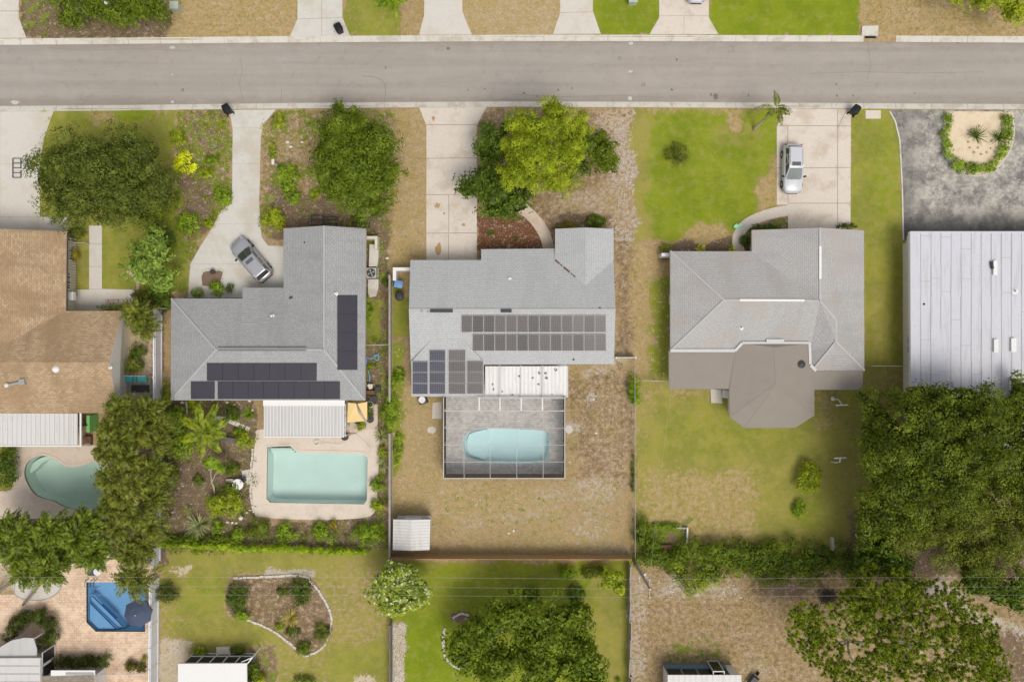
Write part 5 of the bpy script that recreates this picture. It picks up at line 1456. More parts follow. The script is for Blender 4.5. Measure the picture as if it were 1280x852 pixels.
tree('young green tree with yellowish tips above the pale sage tree',
     [(184,275,3,16,14,1.2),(192,286,2.6,14,12,1)], (186,284), 'olive', leaf=.24, clump=.4, trunk=.08)
tree('large spreading dark oak overhanging the flat white roof',
     [(1120,560,7.5,46,44,3),(1165,530,8.2,54,46,3.2),(1190,585,8.6,56,50,3.2),(1130,612,7.5,50,46,3),(1100,585,6.2,30,48,2.6),(1225,545,8,44,44,3),(1255,590,7.6,44,52,3),(1200,500,7,50,24,2.2),(1115,640,6.6,44,40,2.4),(1150,495,6,36,20,1.8),(1165,600,9.2,50,44,2.8),(1096,535,5.4,28,44,2.2),(1090,640,5.6,26,44,2.2),(1240,512,6.6,42,26,2.2),(1275,540,6,30,34,2.2)],
     (1160,570), 'bigdark', leaf=.20, clump=.85, dens=1.0, trunk=.5, lumpy=.35, asp=.6)
tree('olive green fine leaved oak behind the large dark one',
     [(1180,655,6.6,50,46,2.6),(1220,645,7,52,50,2.8),(1262,665,6.6,44,50,2.6),(1145,670,5.6,36,30,2),(1215,690,5.6,44,26,2),(1290,630,6.5,40,60,2.6)],
     (1205,655), 'olive', leaf=.22, clump=.7, dens=1.05, trunk=.4, lumpy=.3, asp=.4)
tree('brownish green tree at the right edge beside the flat white roof',
     [(1278,495,4.5,22,26,2),(1268,508,4,16,20,1.6),(1300,515,4.5,26,40,2)], (1284,508), 'bigdark', leaf=.3, clump=.55, trunk=.16)
tree('dark bushy tree beneath the oaks near the right edge',
     [(1225,728,3.5,34,24,1.8),(1255,742,3.2,30,22,1.6),(1215,708,3.6,20,16,1.5),(1285,735,3,24,26,1.6)], (1238,728), 'deep', leaf=.28, clump=.55, trunk=.16)
tree('dark green tree filling the gap between the vine hedge and the oaks',
     [(1100,690,4,26,26,1.9),(1090,668,4,22,22,1.8),(1120,712,3.6,24,18,1.6),(1080,700,3.4,18,22,1.5)], (1098,692), 'deep', leaf=.28, clump=.55, trunk=.16)
# open pine bottom right with visible limbs
def open_pine():
    base = (1150,812); b0 = G(*base); t = thing('pine_tree', 'open crowned pine with pale bare limbs showing in the bottom right corner', 'tree', b0)
    pads = [(1010,790,7,24,26),(1030,812,6.6,24,20),(1008,770,6.5,18,16),(1060,770,7.5,26,18),(1095,770,8,24,20),(1110,745,8,26,18),(1125,730,7,22,16),(1085,740,7,14,12),(1078,752,6.5,14,12),
            (1140,760,8.4,22,22),(1165,785,9,22,20),(1100,800,8,26,22),(1130,810,9,26,20),(1105,828,8,26,16),(1180,760,8,20,16),(1215,775,8,22,20),(1200,800,9,24,18),(1225,800,8,22,22),(1235,825,7.8,20,22),(1205,830,8.6,26,18),(1175,838,8.4,20,14),(1070,842,7,30,14),(1150,845,8,26,12),(1045,838,6.5,16,12),(1120,690+60,6.8,14,10),(1240,845,7,18,14),(1160,735,6.8,14,10),(1190,742,6.6,14,12)]
    C=[];N=[];T=[]; tb=MB(); fk=np.array(G(1146,806,4.6)); limb(tb,(b0.x,b0.y,-.1),fk,.42,.34)
    hubs=[np.array(G(*h)) for h in ((1100,790,6.2),(1132,768,6.4),(1182,784,6.6),(1205,815,6.4),(1130,826,6.2),(1060,800,5.4))]
    for h in hubs: limb(tb,fk,h,.26,.13,wob=.4)
    for x,y,z,rx,ry in pads:
        k=S*(H-z)/H; c=np.array(G(x,y,z)); rr=np.array((rx*k,ry*k,.55))
        h=min(hubs,key=lambda q:np.linalg.norm(q-c)); limb(tb,h,c-np.array([0,0,.2]),.10,.03,wob=.4)
        rr=rr*np.array([1.12,1.12,1]); rr=rr*np.array([1.14,1.14,1]); nc=int(math.pi*rr[0]*rr[1]*11); nc=max(10,nc); a=RS.rand(nc)*6.28; u=RS.rand(nc)**.5*(.8+.3*RS.rand(nc))
        cc=c+np.stack([np.cos(a)*u*rr[0],np.sin(a)*u*rr[1],RS.normal(size=nc)*.3],1)
        q=nrm(RS.normal(size=(nc,34,3))+np.array([0,0,.6])); P=cc[:,None,:]+q*.13*(.5+.7*RS.rand(nc,34,1))
        C.append(P.reshape(-1,3));T.append(q.reshape(-1,3));N.append(nrm(np.cross(q,RS.normal(size=q.shape))+np.array([0,0,.5])).reshape(-1,3))
    leaf_mesh('crown',*map(np.concatenate,(C,N)),.26,.24,M['f_pine'],t,(b0.x,b0.y,0),tang=np.concatenate(T)); tb.build('trunk',M['bark_pale'],t,smooth=True)
open_pine()
tufted('slender pine sapling with a round head left of the open crowned pine', [(1082,711,5,10,8,.8)], (1088,724), 'yellowgreen', tuft=.5, trunk=.07, per=50)
tufted('small twin headed pine sapling on the bare brown lot', [(1068,730,4,8,12,.7),(1058,744,3.8,8,8,.6)], (1074,748), 'yellowgreen', tuft=.5, trunk=.07, per=50)
tree('pale blossoming tree with cream flower heads at the lawn corner',
     [(500,728,3.8,34,26,1.6),(478,734,3.4,20,20,1.3),(522,736,3.4,20,22,1.3),(500,752,3.2,28,18,1.2),(488,716,3.2,18,14,1.1),(515,712,3,14,10,.9)], (498,742), 'flower', leaf=.30, clump=.42, trunk=.14, asp=.7, lumpy=.35)
tree('big glossy green tree with dark hollows on the bright lawn at the bottom',
     [(600,790,4.6,38,30,2.2),(640,770,5.4,36,30,2.4),(618,830,4.8,40,32,2.2),(576,812,3.6,22,30,1.6)], (614,806), 'mid', leaf=.30, clump=.6, trunk=.24, lumpy=.35, bark='bark_pale')
tree('big mango like tree with clustered leaves right of the glossy green tree',
     [(700,780,5.8,44,36,2.4),(725,815,5.4,34,34,2.2),(680,830,5.6,40,34,2.2),(720,765,5,28,20,1.8),(660,800,5,24,28,2),(735,845,5,26,26,2)], (700,808), 'mid', leaf=.32, clump=.6, trunk=.26, lumpy=.35, bark='bark_pale')
tree('bushy green tree hiding the top of the photo near the brown verge on the left',
     [(100,8,3.4,36,22,1.8),(140,5,3.8,40,26,2),(175,4,3.6,34,26,1.8),(150,22,3,36,16,1.4),(196,12,2.8,18,20,1.3),(90,22,2.6,18,14,1.1),(130,-20,4,70,22,2)], (140,4), 'mid', leaf=.3, clump=.5, trunk=.2, asp=.35, lumpy=.3)
tree('yellow green tree leaning in at the top right corner over brown grass',
     [(1240,0,4,36,14,1.5),(1268,14,3.6,22,20,1.4),(1195,-4,3.6,22,12,1.2),(1250,-25,4.2,60,22,1.8)], (1245,-6), 'yellowgreen', leaf=.32, clump=.5, trunk=.18, asp=.35, lumpy=.3)
tree('plumeria with a bare pale trunk beside the beige pool deck', [(264,578,2.4,16,11,.8),(274,584,2.2,12,9,.7)], (268,617), 'plum', leaf=.30, clump=.34, trunk=.07, bark='bark_pale', fork=.8)
tree('small bright green tree among the ferns at the end of the wooden fence', [(764,722,2.6,16,14,1.2),(775,735,2.2,10,14,1)], (766,724), 'yellowgreen', leaf=.24, clump=.36, trunk=.07)

# --- palms
RS = np.random.RandomState(21)
gl = 'clumping palms along the white fence'
i = 0
for (x, y, z) in ((150,508,4.6),(185,512,4.6),(138,535,5.2),(172,540,5.6),(196,552,4.8),(130,565,5),(160,572,5.8),(190,586,5.2),(136,598,5.2),(168,606,5.8),(192,622,4.6),(140,632,4.8),(168,645,5.2),(188,658,4.4),(146,662,4.6),(160,690,4.4),(180,682,4.2),(196,530,4.4),(196,604,4.2),(152,550,5.6),(150,620,5.2)):
    b = (640+(x-640)*(1-z/H)+RS.uniform(-3,3), 426+(y-426)*(1-z/H)+RS.uniform(-3,3))
    palm(b, (x,y,z), 'olive clumping palm in the tall row between the kidney pool and the white fence', n=20, L=1.5, kind='palm', trunk=.07, leaflet=.58, lw=.105, droop=1.2, group=gl, nl=13, el0=(.1,1.4), sway=.45)
gl2 = 'leaning palms behind the kidney pool'
for (x, y, z, bx, by) in ((28,668,5.2,20,662),(62,664,5.4,58,662),(98,672,5.2,92,668),(46,680,4.6,44,674),(80,685,4.6,76,678),(8,664,4.8,2,660),(108,658,4.6,102,656),(20,690,5,10,690),(118,690,5,112,678)):
    palm((bx,by), (x,y,z), 'feathery green palm in the row between the kidney pool and the pink terrace', n=24, L=2.1, kind='palmgreen', trunk=.09, leaflet=.60, lw=.12, droop=.9, group=gl2, nl=18)
palm((28,756), (62,712,5.6), 'curved trunk palm leaning over the pale round patio', n=22, L=2.2, kind='palmgreen', trunk=.10, leaflet=.55, lw=.09, droop=.9, nl=18)
palm((-16,748), (30,716,5), 'palm with a thick grey trunk leaning in from the left edge', n=16, L=1.8, kind='palmgreen', trunk=.13, leaflet=.5, lw=.09, nl=16)
palm((176,714), (168,722,4.6), 'dusky palm overhanging the blue pool from the terrace corner', n=26, L=2.3, kind='palm', trunk=.10, leaflet=.55, lw=.085, droop=.85, nl=18)
palm((178,404), (170,392,3.6), 'olive palm leaning beside the east end of the tan shingled roof', n=20, L=1.7, kind='palm', trunk=.08, leaflet=.5, lw=.08, nl=16)
palm((188,385), (182,408,3.2), 'shorter bushy palm under the olive palm by the white fence', n=18, L=1.6, kind='palm', trunk=.08, leaflet=.45, lw=.08, nl=16)
palm((942,162), (970,136,4.6), 'thin grey trunked palm leaning over the kerb at the driveway', n=6, L=1.9, kind='olive', trunk=.10, leaflet=.42, lw=.08, droop=1.1, nl=16, el0=(.0,.8), bark='bark_pale')
palm((258,545), (254,540,2.6), 'wide fronded cycad like palm in the brown garden of the black mat house', n=9, L=2.7, kind='cycad', trunk=.10, leaflet=.62, lw=.16, droop=.55, nl=22, el0=(.1,.5))
palm((488,-6), (488,-4,3.2), 'bright green palm fronds dipping in from the top edge over a small lawn', n=13, L=1.8, kind='bright', trunk=.1, leaflet=.5, lw=.09, nl=16)

# --- shrubs and plants
RS = np.random.RandomState(33)
shrub(233.5,204,14.5,1.6,'yellow','bright yellow rounded bush on the mulch beside the dark oak', leaf=.16, up=.6)
shrub(358,222,15,1.4,'bright','bright green shrub in the mulch bed beside the narrow driveway', ry=17, leaf=.2)
shrub(364,243,11,1.0,'bright','low lime shrub just below the bright green one by the narrow driveway', leaf=.18)
shrub(339,276,15,1.3,'yellowgreen','yellow green bush in the corner of the driveway above the silver car', ry=19, leaf=.18)
shrub(352,280,6,.9,'amber','amber leaved plant at the right side of the yellow green corner bush', ry=10, leaf=.16)
shrub(235,277,14,1.2,'bright','green shrub in the middle of the mulch triangle by the wide driveway', ry=15, leaf=.2)
shrub(278,244,12,.9,'bright','light green shrub pressed against the left edge of the driveway', ry=12, leaf=.2)
shrub(262,278,7,.6,'yellowgreen','small yellowish plant near the bend in the wide driveway', leaf=.14)
shrub(222,172,11,.8,'yellowgreen','loose yellow green plant above the bright yellow bush', leaf=.15)
shrub(266,200,9,.6,'bright','low weed clump right of the bright yellow bush', leaf=.14)
shrub(255,216,12,.6,'yellowgreen','weedy ground plant just under the bright yellow bush', ry=8, leaf=.14)
spiky(270,184,8,.5,'silver','grey spiky plant in the mulch above the yellow bush', n=30)
shrub(205,250,16,1.6,'olive','olive shrub at the lower edge of the dark oak', leaf=.2)
shrub(186,258,18,2.2,'yellowgreen','yellowish shrub between the dark oak and the pale sage tree', leaf=.2)
shrub(205,300,12,1.8,'deep','dark shrub on the right flank of the pale sage tree', ry=14, leaf=.2)
shrub(178,372,15,1.5,'olive','olive shrub at the foot of the pale sage tree by the brick edging', ry=10, leaf=.18)
shrub(95,290,9,1.8,'olive','olive shrub at the corner of the tan shingled wing', leaf=.18)
shrub(93,318,6,1.2,'amber','amber plant below the slatted wall of the tan house', ry=8, leaf=.15)
shrub(140,384,20,.8,'yellowgreen','low light green border along the eave of the tan house', ry=4, leaf=.14)
shrub(196,362,18,1.6,'deep','dark shrub under the pale sage tree', ry=14, leaf=.2)
shrub(205,380,11,1.4,'deep','dark green bush at the end of the white fence by the grey roof', leaf=.2)
shrub(172,438,12,1.2,'deep','dark rounded bush in the side bed next to the white fence', ry=9, leaf=.16)
shrub(165,456,14,1.3,'olive','lighter ball shaped bush below the dark one in the side bed', ry=11, leaf=.16)
shrub(207,495,6,.8,'yellowgreen','thin weeds between the white fence and the grey roof', ry=22, leaf=.14)
shrub(270,362,12,1.0,'bright','leafy bush against the eave left of the parked silver car', ry=9, leaf=.2)
shrub(246,366,9,.9,'sage','pale grey green bush at the left end of the same eave', ry=6, leaf=.16)
shrub(287,360,6,.8,'deep','round dark pot plant at the eave by the driveway', leaf=.14)
shrub(446,275,7,.7,'deep','small dark plant between the garden frames and the grey gable', leaf=.15)
shrub(474,262,11,1.4,'mid','lower sprout of leaves below the rounded mid green tree', ry=12, leaf=.22)
shrub(394,243,7,.6,'yellowgreen','small weed in the mulch left of the rounded tree', leaf=.13)
shrub(347,150,8,.7,'yellowgreen','yellow green weed near the kerb at the driveway corner', ry=10, leaf=.14)
shrub(341,190,5,.5,'yellowgreen','narrow weed strip along the driveway edge above the white post', ry=14, leaf=.13)
shrub(848,192,15,1.3,'olive','lone rounded bush in the bright front lawn', ry=14, leaf=.16)
shrub(744,277,13,.9,'palmgreen','spreading ferny plant against the front gable', ry=8, leaf=.25)
shrub(710,281,14,.5,'amber','dry low plants in the bed left of the ferny plant', ry=5, leaf=.14)
spiky(613,292,6,.4,'mid','small dark weed in the red mulch bed', n=24)
spiky(645,298,5,.3,'olive','tiny weed tuft near the curved walkway in red mulch', n=20)
shrub(832,309,8,.6,'yellowgreen','spotted light plant at the left tip of the scalloped bed', ry=5, leaf=.14)
shrub(876,310,5,.6,'yellow','yellow flowering plant between the two scallops of the bed', leaf=.13)
shrub(915,311,4,.5,'yellow','small yellow plant where the scalloped bed meets the curved path', leaf=.12)
shrub(955,286,24,.7,'deep','dark low planting between the curved path and the house wall', ry=7, leaf=.16)
shrub(933,300,8,.8,'deep','dark clump inside the bend of the curved path', ry=9, leaf=.15)
shrub(1058,283,14,.8,'deep','trimmed dark shrub at the right end of the front eave', ry=4, leaf=.14)
shrub(1011,598,20,1.7,'yellowgreen','yellow green bush alone in the back lawn', ry=20, leaf=.18)
shrub(1000,635,9,.8,'bright','smaller bright clump below the lone back lawn bush', ry=12, leaf=.16)
shrub(487,516,11,1.6,'bright','tall bright green shrub growing through the fence', ry=24, leaf=.18)
shrub(489,478,6,1.0,'bright','green sprawl along the fence above the tall bright shrub', ry=12, leaf=.16)
shrub(498,470,9,.5,'bright','low green spill on the dry side of the fence', ry=12, leaf=.15)
spiky(476,545,9,.9,'silver','silvery spiky plant at the deck corner by the fence', n=46, w=.07)
spiky(478,580,9,.8,'silver','silvery spiky plant halfway along the fence beside the pool deck', n=44, w=.07)
shrub(478,565,7,.8,'yellowgreen','yellow green plant between the two silvery spiky plants', leaf=.16)
shrub(474,605,10,1.0,'bright','lime bush beside the pool deck near the fence', leaf=.17)
shrub(472,632,9,.9,'yellowgreen','yellowish bush at the lower deck corner by the fence', leaf=.17)
shrub(497,560,6,.6,'bright','green grass clump right of the fence beside the silvery plants', ry=22, leaf=.15)
shrub(462,668,20,1.3,'bright','leafy green bush at the corner where two fences meet', ry=17, leaf=.15)
shrub(405,666,16,1.1,'bright','bright green bush in the mulch below the pool deck', ry=14, leaf=.18)
shrub(417,656,6,.8,'amber','amber tinted plant on the right of the bright green bush', leaf=.15)
shrub(360,666,16,1.1,'bright','frilly green bush left of centre below the pool deck', ry=13, leaf=.18)
shrub(322,662,14,1.2,'mid','mid green bush beneath the lower left deck corner', ry=15, leaf=.18)
shrub(300,668,10,1.0,'bright','light green bush beside the mid green one at the hedge', leaf=.18)
shrub(283,630,24,1.5,'yellowgreen','yellow tinged bush below the plumeria trunk', ry=16, leaf=.18)
shrub(288,610,14,1.1,'mid','green plant right of the plumeria trunk', ry=9, leaf=.18)
spiky(247,656,16,1.1,'silver','large silvery agave like plant near the hedge', n=80, w=.08)
shrub(270,658,9,.8,'bright','small green plant right of the silvery agave', leaf=.16)
shrub(291,585,10,1.0,'mid','leafy plant behind the white garden table', ry=10, leaf=.17)
shrub(291,516,10,.8,'deep','round dark bush above the stepping stones', leaf=.15)
spiky(311,517,9,.7,'bright','bright spiky plant right of the round dark bush', n=50, w=.07)
shrub(308,549,12,1.0,'yellowgreen','yellow green bush next to the deck end of the stepping stones', leaf=.16)
shrub(298,540,7,.7,'bright','little green plant above the old bench', leaf=.15)
shrub(240,508,9,.5,'yellowgreen','weed patch under the eave by the white pipe', ry=9, leaf=.13)
shrub(222,525,16,2.2,'bright','tall green bush between the palms and the wide fronded palm', ry=18, leaf=.2)
shrub(224,558,18,2.2,'bright','leafy light green bush at the foot of the wide fronded palm', ry=16, leaf=.2)
shrub(212,592,10,1.2,'olive','olive bush beside the white fence under the palms', ry=16, leaf=.18)
shrub(248,602,7,.6,'mid','small weed clump in the bare brown garden', ry=8, leaf=.14)
shrub(247,690,7,.5,'yellowgreen','pale weed on the grass strip below the hedge', ry=4, leaf=.13)
shrub(456,390,8,.9,'bright','green plants against the east wall of the black mat house', ry=24, leaf=.16)
shrub(463,458,7,.5,'yellowgreen','yellow weeds near the blue hose', ry=5, leaf=.13)
shrub(450,532,7,.7,'yellowgreen','yellowish pot plant below the shade cloth', leaf=.15)
shrub(460,512,6,.9,'deep','dark plant right of the shade cloth', ry=11, leaf=.16)
shrub(484,353,6,.9,'deep','dark plant behind the blue bin', ry=5, leaf=.15)
shrub(210,742,15,1.3,'darkhedge','clipped round dark bush beside the white fence at the bottom', ry=12, leaf=.12)
shrub(297,748,14,1.5,'deep','dark green shrub at the left end of the stone edged bed', ry=19, leaf=.18)
shrub(303,768,10,.9,'bright','light sprouts under the dark shrub of the stone edged bed', ry=8, leaf=.16)
shrub(376,740,14,1.6,'deep','dark leafy shrub in the top of the stone edged bed', ry=17, leaf=.2)
shrub(354,738,8,.7,'olive','low olive plant left of the dark leafy shrub in the bed', leaf=.15)
spiky(363,772,12,.9,'straw','straw coloured ornamental grass tuft in the bed', n=90, w=.05)
shrub(349,781,6,.7,'yellowgreen','yellow green plant left of the straw grass tuft', ry=8, leaf=.14)
shrub(366,790,9,.8,'deep','dark plant below the straw grass tuft', ry=8, leaf=.15)
shrub(403,790,12,.7,'olive','greyish low plant in the right part of the bed', ry=13, leaf=.15)
shrub(380,810,10,1.0,'mid','leafy green plant at the lower tip of the bed', ry=9, leaf=.18)
shrub(316,838,8,1.4,'mid','green shrub beside the porch of the white flat roof', ry=12, leaf=.16)
shrub(322,848,10,1.0,'yellowgreen','yellow leaved plant at the bottom edge beside the porch', leaf=.15)
shrub(250,815,9,.8,'yellowgreen','leafy plant left of the concrete doorstep', ry=7, leaf=.15)
shrub(298,812,10,.7,'olive','olive plant right of the concrete doorstep', ry=7, leaf=.15)
shrub(380,850,16,.7,'mid','low green bush cut by the bottom edge below the bed', ry=6, leaf=.15)
shrub(170,706,7,.8,'olive','small plant at the top of the pink terrace wall', leaf=.14)
shrub(163,832,9,.9,'redhedge','reddish clipped bush beside the white fence at the bottom', ry=7, leaf=.12)
shrub(177,833,7,.8,'redhedge','smaller reddish bush touching the white fence', leaf=.12)
shrub(180,822,4,.6,'yellowgreen','yellow green sprig on the terrace above the reddish bush', ry=5, leaf=.12)
shrub(712,716,12,1.4,'bright','emerald shrub below the wooden fence', ry=10, leaf=.17)
shrub(740,714,16,1.2,'olive','olive weeds along the wooden fence near its end', ry=9, leaf=.16)
shrub(664,745,11,1.0,'deep','dark ball shaped bush above the big lawn trees', leaf=.16)
shrub(718,742,13,1.2,'deep','dark round bush right behind the big lawn trees', ry=12, leaf=.16)
shrub(772,850,4,.5,'bright','tiny green tuft at the bottom edge of the bright lawn', leaf=.12)
shrub(793,486,8,1.2,'bright','green creeper on the wire fence beside the low roof', ry=22, leaf=.16)
shrub(800,660,12,1.4,'mid','leafy vine mound at the corner of the wire fence', ry=20, leaf=.18)
shrub(815,680,12,1.3,'mid','vine mound left of the small brown pit', ry=14, leaf=.18)
shrub(833,657,20,.6,'bright','low green weeds along the top of the small brown pit', ry=5, leaf=.15)
shrub(792,590,3,.5,'olive','thin weeds at the foot of the wire fence', ry=30, leaf=.13)
shrub(30,598,8,.9,'bright','hidden',leaf=.15) if False else None
shrub(8,585,14,2.2,'deep','dark tall bush under the patio roof at the left edge', ry=26, leaf=.2)
shrub(160,270,9,.5,'amber','patch of orange brown leaves under the dark oak', ry=5, leaf=.12) if False else None

# hedges
hedge([(200,681),(250,682),(300,685),(345,686),(400,689),(455,690)], .55, 1.2, 'hedge', 'long thin clipped hedge below the garden of the black mat house', leaf=.12, irr=.12)
hedge([(200,672),(240,674),(290,676)], .8, .9, 'mid', 'looser dark green hedge behind the left part of the long thin hedge', leaf=.15, name='hedge')
hh = hedge([(8,796),(16,782),(30,772),(46,772),(58,782),(62,796),(50,806)], 1.15, 1.5, 'darkhedge', 'curved dark hedge wrapping round the white porch', leaf=.13, irr=.08, dens=1.1)
hedge([(72,828),(102,828),(132,827)], .95, 1.1, 'darkhedge', 'straight clipped hedge along the pink terrace wall', leaf=.12, irr=.07, dens=1.1)
hedge([(1188,142),(1183,165),(1188,190),(1201,207),(1221,214),(1241,206),(1256,186),(1262,165),(1259,142)], .75, .7, 'bright', 'low green planting ring around the sandy island in the asphalt drive', leaf=.16, irr=.25, dens=.8)
hedge([(805,700),(830,698),(850,702)], 1.6, 1.5, 'mid', 'vine hedge section behind the small brown pit', leaf=.22, irr=.25)
hedge([(850,720),(872,732),(892,722)], 1.7, 1.1, 'yellowgreen', 'light green creeper spilling onto the bare lot', leaf=.2, irr=.3)
hedge([(848,698),(885,695),(920,695),(955,693),(1000,696)], 2.2, 1.8, 'mid', 'dense vine hedge along the back of the mown lawn', leaf=.24, irr=.25)
hedge([(850,711),(905,714),(945,714),(985,712),(1040,710),(1070,708)], 1.5, 1.3, 'mid', 'lower front row of the vine hedge above the bare lot', leaf=.22, irr=.3)
hedge([(995,697),(1030,698),(1085,700)], 1.9, 1.6, 'deep', 'darker right end of the vine hedge near the oaks', leaf=.22, irr=.25)
# island cycads
for x, y, r_, lb in ((1222,170,13,'dark cycad in the middle of the sandy island'),(1250,172,13,'dark cycad at the right side of the sandy island')):
    spiky(x, y, r_, .9, 'deep', lb, n=34, w=.09)
for k, (x, y) in enumerate(((1214,162),(1210,168),(1210,178),(1212,185),(1217,191),(1226,193),(1233,191),(1238,186),(1239,177),(1224,158),(1222,185))):
    mb = MB(); c = G(x,y); mb.prism([tuple(G(*p)[:2]) for p in blob(x,y,1.6,1.4,k,9,.4)], .04, .17)
    tag(mb.build('rock', M['brick_edge'], None, loc=(c.x,c.y,.05)), 'small brown rock in the ring on the sandy island', 'rock', 'rocks ringing the island cycad')
# ------------------------------------------------------------------ fences
def run(p0, p1, n):
    a = G(*p0); b = G(*p1); return [a.lerp(b, i/n) for i in range(n+1)]
def panel_fence(p0, p1, n, h, mat, label, th=.06, post=.11, boards=.15, cap=None, gaps=(), name='fence', jitter=0.0, close=True):
    P = run(p0, p1, n); c = (P[0]+P[-1])/2; t = thing(name, label, 'fence', c)
    for i, (a, b) in enumerate(zip(P, P[1:])):
        if i in gaps: continue
        mb = MB(); L = (b-a).length; m = max(1, int(L/boards)); d = (b-a).normalized(); nn = Vector((-d.y,d.x,0))
        hh = h*(1+random.uniform(-1,1)*jitter*.3); ja = nn*random.uniform(-1,1)*jitter; jb = nn*random.uniform(-1,1)*jitter
        for k in range(m):
            q0 = a.lerp(b, k/m)+d*.006; q1 = a.lerp(b, (k+1)/m)-d*.006
            o0 = ja.lerp(jb, k/m); z = hh*(1+random.uniform(-.008,.008))
            for q in (q0, q1): q.z = 0
            mb.face([q0-nn*th/2, q1-nn*th/2, q1-nn*th/2+o0+Vector((0,0,z)), q0-nn*th/2+o0+Vector((0,0,z))])
            mb.face([q1+nn*th/2, q0+nn*th/2, q0+nn*th/2+o0+Vector((0,0,z)), q1+nn*th/2+o0+Vector((0,0,z))])
            mb.face([q0-nn*th/2+o0+Vector((0,0,z)), q1-nn*th/2+o0+Vector((0,0,z)), q1+nn*th/2+o0+Vector((0,0,z)), q0+nn*th/2+o0+Vector((0,0,z))])
        for z in (.3, hh-.25): mb.bar(Vector((a.x,a.y,z))+nn*(th/2+.03), Vector((b.x,b.y,z))+nn*(th/2+.03), .05, .09)
        if cap: mb.bar(Vector((a.x,a.y,hh))+ja, Vector((b.x,b.y,hh))+jb, cap, .05)
        mb.build('fence_panel', M[mat], t)
    for p in P:
        mb = MB(); mb.box((p.x,p.y,h/2+.02), (post,post,h+.08)); mb.box((p.x,p.y,h+.07), (post*1.2,post*1.2,.03)); mb.build('post', M[mat], t)
    return t
panel_fence((203,388),(203,498),4,1.85,'white_vinyl','white vinyl fence between the tan roofed house and the black mat house',th=.05,boards=2.4,cap=.1)
panel_fence((202,505),(201,700),7,1.85,'white_vinyl','white vinyl fence half hidden by the clumping palms',th=.05,boards=2.4,cap=.1)
panel_fence((199,722),(198,905),7,2.0,'white_vinyl','white vinyl fence beside the blue pool terrace at the bottom',th=.05,boards=2.4,cap=.1)
panel_fence((490,346),(490,500),8,1.6,'wood_grey','weathered board fence between the two grey shingled houses',cap=.14)
panel_fence((490,540),(490,700),8,1.6,'wood_grey','weathered board fence beside the beige pool deck',cap=.14)
panel_fence((490,692),(785,692.5),12,1.75,'wood_orange','orange brown board fence across the back of the brown yard',cap=.06,boards=.14)
panel_fence((490,775),(490,905),5,1.5,'wood_dark','dark grey board fence beside the gravel strip at the bottom',cap=.08)
panel_fence((785.5,703),(785.5,905),9,1.5,'wood_grey','sagging grey board fence between bright lawn and bare lot',cap=.08,jitter=.16)
def wire_fence(p0, p1, n, h, label, mesh='chain', rail='alu'):
    P = run(p0, p1, n); c = (P[0]+P[-1])/2; t = thing('wire_fence', label, 'fence', c)
    mb = MB()
    for a, b in zip(P, P[1:]): mb.tube([Vector((a.x,a.y,h)), Vector((b.x,b.y,h))], .03, 6)
    mb.build('top_rail', M[rail], t)
    for p in P:
        mb = MB(); mb.tube([Vector((p.x,p.y,-.1)), Vector((p.x,p.y,h+.06))], .035, 6); mb.build('post', M[rail], t)
    a, b = P[0], P[-1]; mb = MB(); mb.face([(a.x,a.y,.03),(b.x,b.y,.03),(b.x,b.y,h),(a.x,a.y,h)]); mb.build('wire_mesh', M[mesh], t)
wire_fence((791,448),(791.5,692),9,1.25,'thin wire fence between the brown yard and the mown back lawn', rail='wood_grey')
wire_fence((800,474.5),(836,475.5),2,1.2,'short wire fence running to the brown low roof')
wire_fence((1082,456.5),(1131,457),3,1.3,'short chain fence closing the grass strip by the flat white house')
wire_fence((457,431),(489,430.5),2,1.2,'short white wire fence crossing the side yard near the blue hose')
wire_fence((203,386),(214,386),1,1.3,'tiny white wire gate between the white fence and the grey roof')
wire_fence((146,469),(189,469),2,1.2,'white topped wire gate above the teal loungers')
wire_fence((82,305),(112,305),1,.9,'white rail fence by the walkway of the tan house')
wire_fence((128,838),(186,836),3,1.1,'white wire fence along the bottom of the pink terrace', rail='white')
panel_fence((768,446.5),(792,446.5),1,1.3,'white','short white fence beside the east gable of the photovoltaic house',boards=.5,th=.05)
def lowwall(pts, h, w, mat, label, name='garden_wall', cat='wall'):
    mb = MB(); P = [G(*p) for p in pts]
    for a, b in zip(P, P[1:]):
        d = (b-a).normalized()*w/2*.98
        mb.bar(Vector((a.x,a.y,h/2))-d, Vector((b.x,b.y,h/2))+d*(1 if b is P[-1] else -1.02), w, h)
    c = sum(P, Vector((0,0,0)))/len(P)
    return tag(mb.build(name, M[mat], None, loc=(c.x,c.y,0)), label, cat)
lowwall([(496,350),(496,338),(516,338)], 1.5, .3, 'white', 'white corner wall hiding the bins at the grey gable')
lowwall([(473,312),(473,299),(455,299)], 1.3, .25, 'cream', 'cream corner wall by the air conditioning unit')
lowwall([(825,320.5),(842,320.5)], 1.6, .3, 'white', 'short white wing wall at the front left corner of the warm grey house')
lowwall([(858.5,659),(858,676)], .35, .14, 'white', 'white edging board on the right of the small brown pit', 'edging_board', 'edging')
lowwall([(842,658.5),(857,659)], .35, .14, 'wood_grey', 'grey edging board on the top of the small brown pit', 'edging_board', 'edging')
lowwall([(176,695),(192,698)], .5, .3, 'stone', 'low pale wall at the top right of the pink terrace')
lowwall([(105,697),(138,693)], .6, .35, 'white', 'low white wall behind the navy covered furniture')

